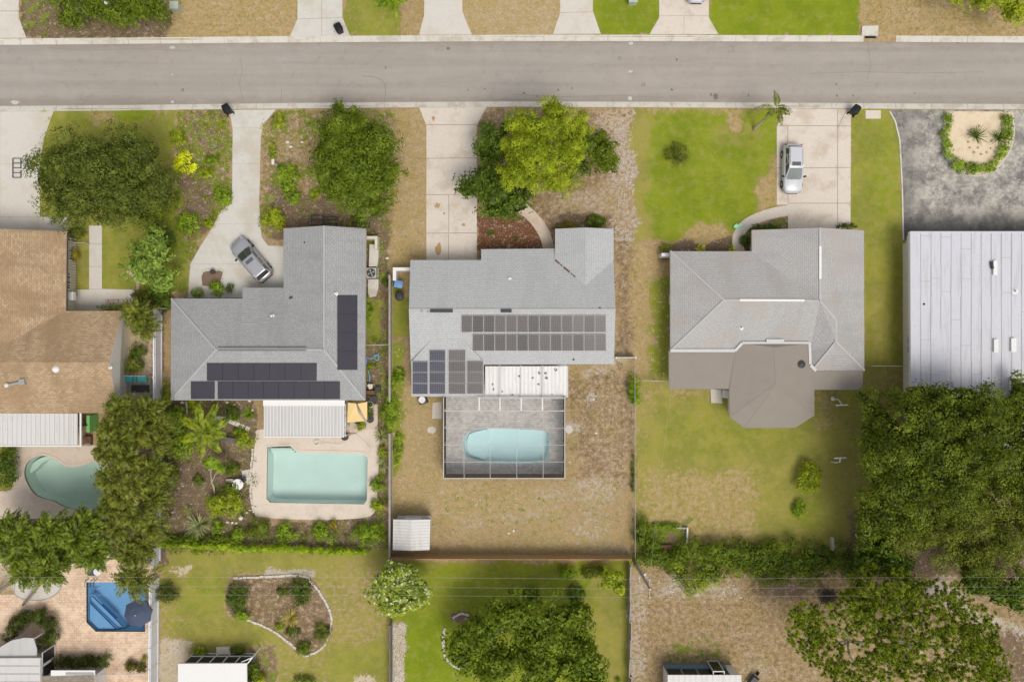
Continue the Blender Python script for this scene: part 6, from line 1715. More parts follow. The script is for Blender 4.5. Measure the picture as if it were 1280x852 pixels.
def edging(pts, label, mat='stone', w=.2, h=.12, n=5, closed=False, seg=.32):
    line = catmull(pts, n, closed); 
    if closed: line.append(line[0])
    P = [G(*p) for p in line]; mb = MB(); c = sum(P, Vector((0,0,0)))/len(P)
    for a, b in zip(P, P[1:]):
        L = (b-a).length; m = max(1, int(L/seg))
        for k in range(m):
            p = a.lerp(b, (k+.5)/m); d = b-a
            mb.box((p.x+random.uniform(-.03,.03), p.y+random.uniform(-.03,.03), h/2-.02), (L/m*.9, w*random.uniform(.8,1.15), h*random.uniform(.8,1.2)), math.atan2(d.y,d.x)+random.uniform(-.12,.12))
    return tag(mb.build('stone_edging', M[mat], None, loc=(c.x,c.y,0)), label, 'edging')
edging([(292,722),(340,720),(378,719),(392,730),(405,748),(414,768),(413,788),(405,806),(392,816),(380,819)], 'curved pale stone edging on the right side of the brown planted bed')
edging([(309,774),(325,780),(345,790),(358,800),(370,810)], 'broken stone edging on the lower left of the brown planted bed')
edging([(556,784),(554,800),(556,818),(563,828),(577,836)], 'white stone arc on the bright lawn beside the glossy tree', w=.24)
edging([(566,772),(577,766),(587,769)], 'short stone arc on the lawn above the glossy tree', w=.2)
edging([(252,356),(253,340),(270,337),(280,340),(277,352)], 'jagged stone border of the soil patch in the driveway', w=.15, n=3)
mb = MB(); mb.prism([tuple(G(*p)[:2]) for p in ((253,357),(252,340),(262,337),(279,339),(279,348),(272,358))], None, .03)
so_ = mb.build('soil_patch', plain('brown_soil', (.20,.14,.10), .95, .3, 5), None); so_['kind'] = 'structure'
edging([(316,560),(314,590),(314,622),(318,640)], 'pale stones edging the left side of the beige pool deck', w=.18)
edging([(206,694),(203,704)], 'few loose edging stones on the grass strip', w=.2, n=2) if False else None
edging([(160,338),(172,352),(172,368)], 'pinkish brick edging below the pale sage tree', 'brick_edge', w=.3)
edging([(133,377),(160,377)], 'low brick planter edge in front of the tan roof corner', 'brick_edge', w=.3, h=.3)

# ------------------------------------------------------------------ utility pole + cables
b0 = G(792.5,701); tp = Vector((b0.x*1.005, b0.y, 8.4))
t = thing('utility_pole', 'leaning grey utility pole where the board fence meets the wire fence', 'pole', (b0.x,b0.y,0))
mb = MB(); mb.tube([(b0.x,b0.y,-.2), tuple(tp)], [.16,.10], 10); mb.build('pole_shaft', M['pole'], t)
mb = MB(); mb.box((tp.x,tp.y,8.1),(.10,1.7,.12)); mb.build('crossarm', M['pole'], t)
for k, dy in enumerate((-.75,0,.75)):
    mb = MB(); mb.lathe((tp.x,tp.y+dy,8.16 if k != 1 else 8.38), [(.05,0),(.07,.05),(.04,.1),(.06,.14),(.02,.18)], 8); mb.build('insulator', M['white'], t)
for k, (dy, z) in enumerate(((-.75,8.3),(0,8.5),(.75,8.3))):
    mb = MB(); pts = []
    for i in range(41):
        x = -70+140*i/40; u = abs(x-tp.x)/75; sag = 1.3*4*(u*(1-u)) if u < 1 else 0
        pts.append((x, tp.y+dy-.02*(x-tp.x)*.6*(k-1)*.0+.0, z-max(0,sag)*.55))
    mb.tube(pts, .007, 4)
    tag(mb.build('power_cable', M['wire'], None), ('southern','middle','northern')[k]+' of three thin overhead cables crossing the bottom gardens', 'cable', 'overhead cables')
mb = MB(); e_ = on_roof(840,470,(G(836,438,2.74),G(919,438,2.74),G(836,486,2.5)))
mb.tube([(tp.x,tp.y,7.8), (tp.x*.5+e_.x*.5,tp.y*.5+e_.y*.5,5.0), (e_.x, e_.y, 3.0)], .006, 4)
tag(mb.build('service_drop_cable', M['wire'], None), 'single service cable from the utility pole to the brown low roof', 'cable')

# ------------------------------------------------------------------ cars
def car(px, py, heading, paint, label, glass, L=4.55, W=1.86):
    """heading: angle of the nose, radians, world"""
    q = G(px, py, .8); t = thing('parked_car', label, 'car', (q.x,q.y,0), 0)
    def add(mb, name, m, par=None, smooth=False):
        o = mb.build(name, m, None, smooth=smooth); o.parent = par or t; return o
    st = [(-2.27,.60,.42,.86),(-2.20,.78,.30,.95),(-1.95,.89,.24,1.02),(-1.4,.92,.22,1.04),(-.6,.93,.21,1.03),(.3,.93,.21,1.01),(.95,.92,.21,.99),(1.35,.91,.22,.95),(1.75,.88,.24,.90),(2.05,.80,.27,.83),(2.2,.66,.32,.74),(2.28,.48,.40,.62)]
    mb = MB(); n = 13
    for x, hw, zb, zt in st:
        prof = [(-hw*.80,zb),(-hw*.97,zb+.12),(-hw,zb+(zt-zb)*.45),(-hw*.985,zb+(zt-zb)*.72),(-hw*.93,zt-.05),(-hw*.80,zt),(0,zt+.035),(hw*.80,zt),(hw*.93,zt-.05),(hw*.985,zb+(zt-zb)*.72),(hw,zb+(zt-zb)*.45),(hw*.97,zb+.12),(hw*.80,zb)]
        mb.v += [(x,y,z) for y, z in prof]
    for i in range(len(st)-1):
        for k in range(n):
            a = i*n+k; b = i*n+(k+1)%n; mb.f.append((a,b,b+n,a+n)); mb.m.append(0); mb.uv.append(None)
    mb.f += [tuple(range(n))[::-1], tuple(range((len(st)-1)*n, len(st)*n))]; mb.m += [0,0]; mb.uv += [None,None]
    body = add(mb, 'body', M[paint], smooth=True)
    # greenhouse: shell of glass with painted roof and pillars
    B = [(-2.02,-.80,.98),(.98,-.78,.97),(.98,.78,.97),(-2.02,.80,.98)]
    Tp = [(-1.72,-.60,1.60),(.12,-.63,1.63),(.12,.63,1.63),(-1.72,.60,1.60)]
    Bv = [Vector(p) for p in B]; Tv = [Vector(p) for p in Tp]
    def quadpart(name, a, b, c, d, m, ins=(.04,.04), par=None, curve=0.0):
        # a-b bottom, c-d top (c above b)
        g = MB(); nn = (b-a).cross(d-a).normalized()
        def P(u, v): 
            p = (a*(1-u)+b*u)*(1-v)+(d*(1-u)+c*u)*v
            return p + nn*(.012+curve*math.sin(math.pi*u))
        N_ = 6
        for i in range(N_):
            u0 = ins[0]+(1-2*ins[0])*i/N_; u1 = ins[0]+(1-2*ins[0])*(i+1)/N_
            g.face([P(u0,ins[1]),P(u1,ins[1]),P(u1,1-ins[1]),P(u0,1-ins[1])])
        return add(g, name, M[m], par)
    g = MB()
    for i in range(4):
        j = (i+1)%4; g.face([Bv[i],Bv[j],Tv[j],Tv[i]])
    add(g, 'pillars', M[paint])
    quadpart('windshield', Bv[1], Bv[2], Tv[2], Tv[1], glass, (.05,.02), curve=.10)
    quadpart('rear_window', Bv[3], Bv[0], Tv[0], Tv[3], 'car_glass', (.08,.10), curve=.06)
    for i, j in ((0,1),(2,3)):
        a, b, c, d = Bv[i], Bv[j], Tv[j], Tv[i]
        for u0, u1 in ((.05,.30),(.33,.60),(.63,.93)) if i == 0 else ((.07,.37),(.40,.67),(.70,.95)):
            quadpart('side_window', a.lerp(b,u0), a.lerp(b,u1), d.lerp(c,u1), d.lerp(c,u0), 'car_glass', (.02,.12))
    g = MB(); xs = [-1.80,-1.70,-1.2,-.5,.0,.14]; ys = [-.655,-.60,-.3,0,.3,.60,.655]
    for x in xs:
        for y in ys:
            z = 1.66 + .035*(1-(y/.66)**2) - .05*max(0,(abs(x+.8)-.5))**2*1.2 - (.03 if abs(y) > .62 else 0) - (.02 if x in (xs[0],xs[-1]) else 0)
            g.v.append((x,y*(1 if x > -1.6 else .95),z))
    ny = len(ys)
    for i in range(len(xs)-1):
        for k in range(ny-1):
            g.f.append((i*ny+k,(i+1)*ny+k,(i+1)*ny+k+1,i*ny+k+1)); g.m.append(0); g.uv.append(None)
    edge = [i for i in range(ny)]+[i*ny+ny-1 for i in range(1,len(xs))]+[(len(xs)-1)*ny+k for k in range(ny-2,-1,-1)]+[i*ny for i in range(len(xs)-2,0,-1)]
    for a, b in zip(edge, edge[1:]+edge[:1]):
        A = g.v[a]; Bq = g.v[b]; g.face([A,Bq,(Bq[0],Bq[1],1.585),(A[0],A[1],1.585)])
    roof = add(g, 'roof', M[paint])
    g = MB(); g.face([(-.42,-.40,1.702),(-.08,-.40,1.702),(-.08,.40,1.702),(-.42,.40,1.702)]); add(g, 'sunroof', M['sunroof'], roof)
    for s_ in (-1,1):
        g = MB(); g.tube([(-1.6,s_*.57,1.68),(-1.5,s_*.57,1.73),(-.15,s_*.58,1.74),(0,s_*.58,1.69)], .018, 6); add(g, 'roof_rail', M['steel'], roof)
        g = MB(); g.box((.78,s_*1.02,1.02),(.14,.22,.15), s_*.25); g.bar((.82,s_*.86,.99),(.80,s_*1.0,1.0),.05); add(g, 'side_mirror', M['black'])
        g = MB(); g.box((2.06,s_*.60,.74),(.30,.30,.13), -s_*.5, 0, .12); add(g, 'headlight', M['lamp'])
        g = MB(); g.box((-2.17,s_*.70,.88),(.10,.20,.18), s_*.35); add(g, 'tail_light', M['red'])
    g = MB()
    g.box((-2.2,0,.52),(.2,1.3,.22)); add(g, 'rear_bumper', M['black'])
    g = MB(); g.box((2.22,0,.46),(.16,1.0,.2)); add(g, 'front_grille', M['black'])
    g = MB(); g.bar((1.02,-.1,1.0),(1.05,.62,1.03),.02); g.bar((1.04,-.7,1.0),(1.06,-.05,1.03),.02); add(g, 'wiper', M['black'])
    for x in (-1.38,1.40):
        for s_ in (-1,1):
            g = MB(); c = Vector((x,s_*.83,.34)); n = 20
            ring = [(.20,-.11),(.33,-.115),(.345,-.07),(.345,.07),(.33,.115),(.20,.11)]
            for r_, o in ring:
                for k in range(n): a = 2*math.pi*k/n; g.v.append((c.x+r_*math.cos(a), c.y+o, c.z+r_*math.sin(a)))
            for i in range(len(ring)-1):
                for k in range(n): g.f.append((i*n+k,i*n+(k+1)%n,(i+1)*n+(k+1)%n,(i+1)*n+k)); g.m.append(0); g.uv.append(None)
            w_ = add(g, 'tyre', M['rubber'])
            g = MB()
            for k in range(5): a = 2*math.pi*k/5; g.bar((c.x,c.y+s_*.08,c.z),(c.x+.19*math.cos(a),c.y+s_*.09,c.z+.19*math.sin(a)),.06)
            g.tube([(c.x,c.y-s_*.02,c.z),(c.x,c.y+s_*.06,c.z)], .205, 16); add(g, 'rim', M['steel'], w_)
    t.rotation_euler = (0,0,heading); return t
car(313.5,324.5, math.radians(130), 'car_silver', 'silver grey car with a sunroof parked askew outside the black mat house', 'car_glass')
car(991.5,210.5, math.radians(-90.5), 'car_white', 'white car with a sunroof parked straight on the driveway below the palm', 'car_glass2')
car(872,-28, math.radians(-92), 'car_white', 'car whose dark nose just enters the photo on a driveway at the top edge', 'car_glass')

# ------------------------------------------------------------------ bins and small things
def bin_(px, py, rz, mat, lid, label):
    q = G(px,py,.9); t = thing('wheeled_bin', label, 'bin', (q.x,q.y,0))
    def add(mb, name, m): o = mb.build(name, M[m], None); o.parent = t; return o
    mb = MB(); lo = [(-.24,-.26),(.24,-.26),(.24,.26),(-.24,.26)]; hi = [(-.32,-.37),(.32,-.37),(.32,.33),(-.32,.33)]
    for i in range(4):
        j = (i+1)%4; mb.face([(*lo[i],.06),(*lo[j],.06),(*hi[j],1.0),(*hi[i],1.0)])
    mb.face([(*p,.06) for p in lo[::-1]]); add(mb,'bin_body',mat)
    mb = MB(); xs=(-.345,-.25,0,.25,.345); ys=(-.42,-.30,0,.25,.37)
    for x in xs:
        for y in ys: mb.v.append((x*(1 if abs(y)<.4 else .8),y,1.0+.11*(1-(x/.36)**2)*(1-(y/.5)**2)+.01))
    for i in range(4):
        for k in range(4): mb.f.append((i*5+k,(i+1)*5+k,(i+1)*5+k+1,i*5+k+1)); mb.m.append(0); mb.uv.append(None)
    E = [0,5,10,15,20,21,22,23,24,19,14,9,4,3,2,1]
    for a,b in zip(E,E[1:]+E[:1]): A=mb.v[a];B_=mb.v[b]; mb.face([A,B_,(B_[0],B_[1],.96),(A[0],A[1],.96)])
    add(mb,'lid',lid)
    mb = MB(); mb.tube([(-.26,.44,.97),(.26,.44,.97)],.03,8); mb.bar((-.24,.34,.95),(-.24,.45,.97),.05); mb.bar((.24,.34,.95),(.24,.45,.97),.05); add(mb,'handle','black')
    for s_ in (-1,1):
        mb = MB(); mb.tube([(s_*.27,.30,.13),(s_*.35,.30,.13)],.13,14); add(mb,'wheel','rubber')
    t.rotation_euler = (0,0,rz); return t
bin_(283,136,math.radians(-155),'black','black','black wheeled bin at the kerb beside the narrow driveway')
bin_(423,35,math.radians(25),'black','black','black wheeled bin on the concrete driveway at the top of the photo')
bin_(1070,137,math.radians(150),'black','black','black wheeled bin at the kerb to the right of the white car')
bin_(498,355,math.radians(80),'blue_bin','blue_bin','blue wheeled bin behind the white corner wall')
t = thing('round_bin','dark round lidded bin next to the blue one','bin',G(501,371)); c=wloc(t)
mb=MB(); mb.lathe(c,[(.30,0),(.38,.85)],16); mb.build('bin_body',M['dark'],t); mb=MB(); mb.lathe(c+Vector((0,0,.85)),[(.43,0),(.43,.05),(.3,.10),(.05,.13)],18); mb.build('lid',M['dark'],t,smooth=True)

def ac_unit(px, py, w, mat, label, rz=0, fan='dark', blades='grey'):
    q = G(px,py,.8); t = thing('air_conditioner', label, 'air conditioner', (q.x,q.y,0))
    def add(mb,name,m,par=None): o=mb.build(name,M[m],None); o.parent=par or t; return o
    mb=MB(); mb.box((0,0,.42),(w,w,.8)); mb.box((0,0,.03),(w*1.15,w*1.15,.08)); add(mb,'cabinet',mat)
    mb=MB(); mb.lathe((0,0,.822),[(w*.42,0),(w*.42,.05),(w*.36,.055),(w*.36,.01)],20); add(mb,'fan_ring',fan)
    mb=MB(); mb.lathe((0,0,.824),[(w*.355,0),(w*.355,.006)],20); add(mb,'fan_well','black')
    mb=MB()
    for k in range(4):
        a=k*math.pi/2+.4; p=Vector((math.cos(a),math.sin(a),0)); s_=Vector((-p.y,p.x,0))
        mb.face([p*.05+Vector((0,0,.845)),p*w*.34-s_*w*.1+Vector((0,0,.85)),p*w*.34+s_*w*.1+Vector((0,0,.86))])
    mb.lathe((0,0,.84),[(w*.08,0),(w*.08,.03)],10); add(mb,'fan_blades',blades)
    t.rotation_euler=(0,0,rz)
ac_unit(464,341,.95,'acgrey','grey air conditioner with a round dark fan by the cream corner wall')
ac_unit(527.5,499.5,.75,'dark','white bladed air conditioner behind the small photovoltaic block',.3,'white','white')
def slabthing(poly, z0, z1, mat, label, name, cat):
    c = sum((G(*p,z1) for p in poly), Vector((0,0,0)))/len(poly)
    mb=MB(); mb.prism([tuple(G(*p,z1)[:2]) for p in poly], z0, z1); return tag(mb.build(name,M[mat],None,loc=(c.x,c.y,0)),label,cat)
slabthing([(462,305),(473,306),(473,322),(471,333),(461,333)],0,.55,'kerb','long pale concrete plinth left of the round fan unit','concrete_plinth','plinth')
slabthing([(460,349),(473,349),(473,360),(470,370),(460,372)],0,.35,'kerb','low pale concrete plinth below the round fan unit','concrete_plinth','plinth')
slabthing([(888,486),(902,487),(903,504),(889,503)],0,.15,'stone','pale stone back step below the brown low roof','doorstep','step')
slabthing([(905.5,487),(912,488),(912,498),(905,497)],0,.9,'white','small white cabinet beside the pale back step','storage_cabinet','cabinet')
slabthing([(1078,32.5),(1098,32),(1098,45),(1077,44.5)],-.1,.14,'kerb','pale concrete storm drain box set in the kerb at the top','storm_drain','drain')
mb=MB(); q=G(1088,46); mb.box((q.x,q.y,-.02),(1.0,.28,.13)); mb.build('opening',M['black'],bpy.data.objects['storm_drain'],loc=(q.x,q.y,0))
slabthing([(826,681),(840,681),(840,692),(825,692)],0,.45,'brown','reddish brown wooden box in the small brown pit','wooden_box','box')
slabthing([(1040,672),(1043,672),(1043,688),(1040,688)],0,.5,'stone','pale upright board at the lower lawn edge','garden_board','board')
def pedestal(px,py,label):
    t=thing('utility_box',label,'utility box',G(px,py)); c=wloc(t)
    mb=MB(); mb.box(c+Vector((0,0,.4)),(.72,.62,.8)); mb.build('cabinet',M['sagebox'],t); mb=MB(); mb.box(c+Vector((0,0,.83)),(.82,.72,.06)); mb.build('lid',M['sagebox'],t)
M['sagebox']=plain('pale_green_cabinet',(.40,.45,.38),.6,.1)
pedestal(222,11,'pale green utility box on the dry verge at the top left'); pedestal(790,3,'pale green utility box on the small lawn at the top edge')
t=thing('mailbox','small white post box near the bright green driveway shrub','mailbox',G(346,206)); c=wloc(t)
mb=MB(); mb.bar(c,c+Vector((0,0,1.05)),.1); mb.build('post',M['white'],t); mb=MB(); mb.box(c+Vector((0,0,1.15)),(.24,.48,.22)); mb.build('box',M['vase'],t)
t=thing('lamp_post','slim white lamp post in the bushes at the top left','lamp post',(G(134,4,4.4).x,G(134,4,4.4).y,0)); c=wloc(t)
mb=MB(); mb.tube([c,c+Vector((0,0,4.3))],.06,8); mb.build('post',M['white'],t); mb=MB(); mb.lathe(c+Vector((0,0,4.3)),[(.10,0),(.2,.08),(.2,.3),(.06,.4)],12); mb.build('lamp_head',M['white'],t)
# rack on the driveway
t=thing('metal_rack','black metal ladder like rack lying on the concrete at the left edge','rack',G(21,210)); mb=MB()
for x in (16,26): mb.bar(G(x,198,.12),G(x,222,.12),.06)
for y in (198,204,210,216,222): mb.bar(G(16,y,.12),G(26,y,.12),.05)
mb.build('frame',M['dark'],t); mb=MB(); mb.bar(G(25,212,.1),G(39,213,.1),.12); mb.bar(G(37,203,.1),G(30,222,.1),.07); mb.build('white_arm',M['white'],t)
# garden frames
for (x0,y0,x1,y1,lb) in ((389,269,404,281,'left one of two black metal plant stands above the grey gable'),(405,271,420,280,'right one of two black metal plant stands above the grey gable'),(451,276,462,284,'small tilted black metal stand at the gable corner')):
    t=thing('plant_stand',lb,'plant stand',G((x0+x1)/2,(y0+y1)/2)); mb=MB(); z=.35
    for a,b in (((x0,y0),(x1,y0)),((x1,y0),(x1,y1)),((x1,y1),(x0,y1)),((x0,y1),(x0,y0)),((x0,(y0+y1)/2),(x1,(y0+y1)/2-1))): mb.bar(G(*a,z),G(*b,z),.07)
    mb.build('top_frame',M['dark'],t); mb=MB()
    for p in ((x0,y0),(x1,y0),(x1,y1),(x0,y1)): q=G(*p,z); mb.bar(q,(q.x,q.y,0),.05)
    mb.build('legs',M['dark'],t)
# navy umbrella
t=thing('patio_umbrella','navy eight sided umbrella shading the corner of the blue pool','umbrella',(G(171,767,2.45).x,G(171,767,2.45).y,0)); c=wloc(t)
mb=MB(); ap=c+Vector((0,0,2.75)); rim=[]
for k in range(16):
    a=2*math.pi*k/16+.2; rr=1.32 if k%2==0 else 1.17; rim.append(c+Vector((rr*math.cos(a),rr*math.sin(a),2.18 if k%2==0 else 2.25)))
mid=[ap.lerp(p,.55)+Vector((0,0,.08)) for p in rim]
for k in range(16):
    j=(k+1)%16; mb.face([ap,mid[k],mid[j]]); mb.face([mid[k],rim[k],rim[j],mid[j]]); mb.face([rim[k],rim[k]-Vector((0,0,.12)),rim[j]-Vector((0,0,.12)),rim[j]])
mb.build('canopy',M['navy'],t)
mb=MB(); mb.tube([c,ap+Vector((0,0,.12))],.03,8); mb.lathe(ap,[(.05,0),(.05,.06),(.01,.12)],8); mb.build('pole',M['white'],t)
mb=MB(); mb.lathe(c+Vector((0,0,.02)),[(.3,0),(.3,.06),(.06,.1)],14); mb.build('base',M['dark'],t)
# furniture of the pink terrace
t=thing('garden_chair','navy covered garden chair at the head of the blue pool','chair',G(118,711)); c=wloc(t)
mb=MB(); mb.box(c+Vector((0,0,.42)),(.75,.95,.10)); mb.build('seat',M['navy'],t); mb=MB(); mb.box(c+Vector((0,.55,.72)),(.85,.12,.6)); mb.build('backrest',M['navy'],t)
for dx in (-.33,.33):
    for dy in (-.4,.45): mb=MB(); mb.bar(c+Vector((dx,dy,0)),c+Vector((dx,dy,.4)),.05); mb.build('leg',M['dark'],t)
t=thing('side_table','small round white table beside the navy chair','table',G(125.5,712)); c=wloc(t)
mb=MB(); mb.lathe(c+Vector((0,0,.58)),[(.33,0),(.34,.04),(.30,.05)],18); mb.build('tabletop',M['white'],t); mb=MB(); mb.tube([c,c+Vector((0,0,.6))],.05,8); mb.lathe(c,[(.22,0),(.2,.04)],12); mb.build('pedestal',M['white'],t)
t=thing('pool_ladder','dark handrails at the top left corner of the blue pool','ladder',G(114,724)); mb=MB()
for dx in (111,118,122):
    q=G(dx,727); mb.tube([(q.x,q.y+.35,0),(q.x,q.y+.3,.6),(q.x,q.y-.1,.75),(q.x,q.y-.45,.3),(q.x,q.y-.5,-.5)],.03,8)
mb.build('handrail',M['dark'],t)
# teal loungers
for (x,y,lb) in ((160,473.5,'teal plastic lounger, the left of two by the white topped gate'),(178,473.5,'teal plastic lounger, the right of two by the white topped gate')):
    t=thing('lounger',lb,'lounger',G(x,y)); c=wloc(t)
    mb=MB(); mb.box(c+Vector((.1,0,.3)),(.9,.55,.07)); mb.build('seat',M['teal'],t); mb=MB(); mb.box(c+Vector((-.55,0,.48)),(.5,.55,.06),0,0,-.7); mb.build('backrest',M['teal'],t)
    for dx in (-.3,.5):
        for dy in (-.22,.22): mb=MB(); mb.bar(c+Vector((dx,dy,0)),c+Vector((dx,dy,.3)),.05); mb.build('leg',M['white'],t)
slabthing(rect(164,481,186,490),0,.10,'dark','dark mat on the grey slab below the teal loungers','door_mat','mat')
slabthing(rect(108,519,112,540),0,1.6,'green_plastic','green locker beside the white patio roof','storage_locker','locker')
slabthing(rect(103,545,113,556),0,.5,'brown','brown crate at the corner of the kidney pool deck','wooden_crate','crate')
# white garden table and chair
t=thing('garden_table','white round garden table at the left edge of the beige deck','table',G(300.5,603.5)); c=wloc(t)
mb=MB(); mb.lathe(c+Vector((0,0,.7)),[(.50,0),(.52,.03),(.48,.05)],20); mb.build('tabletop',M['white'],t)
for k in range(3): a=k*2.09; mb=MB(); mb.bar(c+Vector((math.cos(a)*.1,math.sin(a)*.1,.7)),c+Vector((math.cos(a)*.4,math.sin(a)*.4,0)),.05); mb.build('leg',M['white'],t)
q=G(300.5,603.5,.75)
mb=MB(); mb.lathe(Vector((q.x+.12,q.y+.1,.75)),[(.1,0),(.12,.12),(.05,.2)],10); tag(mb.build('flower_pot',M['vase'],None,loc=(q.x+.12,q.y+.1,.75)),'cream pot on the white garden table','pot')
t=thing('garden_chair','dark metal chair tucked at the white garden table','chair',G(306,598)); c=wloc(t)
mb=MB(); mb.box(c+Vector((0,0,.44)),(.42,.42,.04)); mb.build('seat',M['dark'],t); mb=MB(); mb.box(c+Vector((.2,.12,.7)),(.05,.42,.5),.5); mb.build('backrest',M['dark'],t)
for dx in (-.17,.17):
    for dy in (-.17,.17): mb=MB(); mb.bar(c+Vector((dx,dy,0)),c+Vector((dx,dy,.44)),.035); mb.build('leg',M['dark'],t)
slabthing(blob(287,600.5,6,3,9,10,.3),0,.3,'rock','pale flat garden bench stone left of the white table','garden_stone','stone')
slabthing([(302,588),(314,586),(315,604),(309,606),(303,596)],0,.05,'stone','cracked pale slab behind the white garden table','paving_slab','slab')
t=thing('globe_lamp','cream globe lamp in the mulch below the pool deck corner','lamp',G(304,645)); c=wloc(t)
mb=MB(); mb.tube([c,c+Vector((0,0,.5))],.04,8); mb.build('stake',M['dark'],t); mb=MB(); mb.lathe(c+Vector((0,0,.48)),[(.06,0),(.17,.08),(.21,.2),(.17,.32),(.03,.4)],14); mb.build('globe',M['vase'],t,smooth=True)
# stepping stones
for k,(x,y,rz) in enumerate(((267.5,522.5,0),(273,522.5,.02),(279,523,-.05),(287,526,-.4),(292,528,-.45),(297.5,530.5,-.45),(303,533,-.45),(309.5,535.5,-.5))):
    c=G(x,y); mb=MB(); mb.box((c.x,c.y,.02),(.40,.40,.07),rz); tag(mb.build('stepping_stone',M['rock'],None,loc=(c.x,c.y,0)),'square pale stepping stone in the path to the pool deck','stepping stone','stepping stones leading to the beige deck')
t=thing('garden_bench','weathered slatted bench beside the wide fronded palm','bench',G(289,550)); c=wloc(t); t.rotation_euler=(0,0,-.15)
def add_(mb,name,m): o=mb.build(name,M[m],None); o.parent=t; return o
mb=MB()
for k in range(4): mb.box((0,.2-.13*k,.44),(1.25,.10,.04))
add_(mb,'seat','wood_dark'); mb=MB()
for k in range(3): mb.box((0,.32,.58+.13*k),(1.25,.04,.10))
add_(mb,'backrest','wood_dark')
for dx in (-.55,.55):
    for dy in (-.2,.3): mb=MB(); mb.bar((dx,dy,0),(dx,dy,.44),.06); add_(mb,'leg','wood_dark')
mb=MB(); mb.tube([G(233,502,.15),G(234,518,.15)],.10,10); c=G(233,510); tag(mb.build('white_pipe',M['vase'],None,loc=(c.x,c.y,0)),'short pale pipe standing in the mulch under the eave','pipe')
# hose coil on the beige deck
c=G(396,553); mb=MB(); pts=[]
for k in range(70): a=k*.36; rr=.34+.012*math.sin(k*1.7)-.0022*k; pts.append((c.x+rr*math.cos(a),c.y+rr*math.sin(a),.05+.0011*k))
mb.tube(pts,.028,6); tag(mb.build('hose_coil',M['vase'],None,loc=(c.x,c.y,0)),'pale coiled pool hose lying on the beige deck','hose')
mb=MB(); line=catmull([(400,553),(412,553),(425,554),(436,545),(442,541),(455,550),(463,560)],6,False); mb.tube([G(*p,.04) for p in line],.014,5); c=G(430,552); tag(mb.build('garden_hose',M['wire'],None,loc=(c.x,c.y,0)),'thin pale hose snaking from the coil to the deck corner','hose')
mb=MB(); line=catmull([(474,441),(468,446),(462,448),(459,446),(458,452),(460,462),(462,470),(462,477)],6,False); mb.tube([G(*p,.08) for p in line],.06,6); mb.tube([G(*p,.12) for p in catmull([(466,447),(472,450),(473,444),(467,444)],5,False)],.06,6); c=G(463,455); tag(mb.build('garden_hose',M['hose_blue'],None,loc=(c.x,c.y,0)),'tangled blue hose in the narrow side yard','hose')
# shade cloth
t=thing('shade_cloth','torn yellow shade cloth stretched beside the ribbed patio roof','shade cloth',G(445,515))
mb=MB(); 
mb.face([G(435,503,2.2),G(445,504,2.3),G(448,516,2.0),G(456,526,1.9),G(434,528,2.1)]); mb.face([G(447,504.5,2.3),G(459,502,2.2),G(459,526,1.9),G(455,520,2.0)])
mb.build('cloth',M['sail'],t); mb=MB()
for p in ((434,503),(459,502),(459,527),(434,529)): q=G(*p,2.2); mb.bar(q,(q.x,q.y,0),.06)
mb.build('support_poles',M['grey'],t)
def pot(px,py,r,mat,label,h=.4,plant=None):
    t=thing('plant_pot',label,'pot',G(px,py)); c=wloc(t)
    mb=MB(); mb.lathe(c,[(r*.7,0),(r,h),(r*1.08,h),(r*1.08,h+.04),(r*.9,h+.04),(r*.88,h-.02)],14); mb.build('pot',M[mat],t)
    mb=MB(); mb.lathe(c+Vector((0,0,h-.03)),[(r*.88,0),(r*.88,.02)],12); mb.build('soil',M['dark'],t)
pot(461,498,.28,'terracotta','terracotta pot nearest the wall in the cluttered side yard'); pot(468,499,.34,'dark','dark round pot in the cluttered side yard'); pot(464,505,.26,'vase','pale pot below the dark round pot'); pot(463.5,523,.34,'dark','dark pot beside the shade cloth corner'); pot(447,526,.2,'black','tiny black pot under the shade cloth')
pot(267.5,340,.22,'dark','dark grey pot standing in the soil patch of the driveway')
pot(432,545,.34,'brown','woven brown basket on the beige deck corner',.35)
slabthing(blob(463,483,4,5,3,9,.5),0,.5,'rock','heap of pale rubble in the side yard near the blue hose','rubble_heap','rubble')
slabthing(blob(472,487,4.5,5,13,11,.4),0,.4,'dark','dark discarded tyre like bundle next to the pale rubble','junk_bundle','bundle')
slabthing(rect(457,488,468,493),0,.7,'brown','brown wooden shelf against the wall in the side yard','wooden_shelf','shelf')
# clothes line posts
for (x,y,sx,lb) in ((1050,503,1,'white clothes line post nearer the brown low roof'),(1046,574,-1,'white clothes line post nearer the lone back lawn bush')):
    t=thing('clothes_post',lb,'clothes post',G(x+2,y)); mb=MB()
    b_=G(1041 if sx>0 else 1039,498 if sx>0 else 577); tp_=G(1050,499,1.9) if sx>0 else G(1050,577,1.9)
    if sx>0: mb.tube([b_,G(1048,499,.9),G(1051,503,1.5),G(1052,505.5,1.9)],.06,8)
    else: mb.tube([b_,G(1045,578,.9),G(1050,577,1.5),G(1050,572.5,1.9)],.06,8)
    mb.build('post',M['white'],t); mb=MB(); y2=506 if sx>0 else 572
    mb.bar(G(1045 if sx>0 else 1043,y2+.4,1.9),G(1060 if sx>0 else 1058,y2-.2,1.9),.09); mb.build('crossbar',M['white'],t)
    if sx>0: mb=MB(); mb.lathe(b_,[(.2,0),(.18,.06)],12); mb.build('footing',M['white'],t)
# plastic bag
t_=MB(); t_.prism([tuple(G(*p)[:2]) for p in blob(920,283,5,3.2,8,12,.45)],.0,.22); t_.prism([tuple(G(*p)[:2]) for p in blob(925,282,3,2.6,18,10,.5)],.0,.14)
c=G(921,283); tag(t_.build('plastic_bag',M['mint'],None,loc=(c.x,c.y,0)),'mint green plastic bag lying at the top of the curved path','bag')
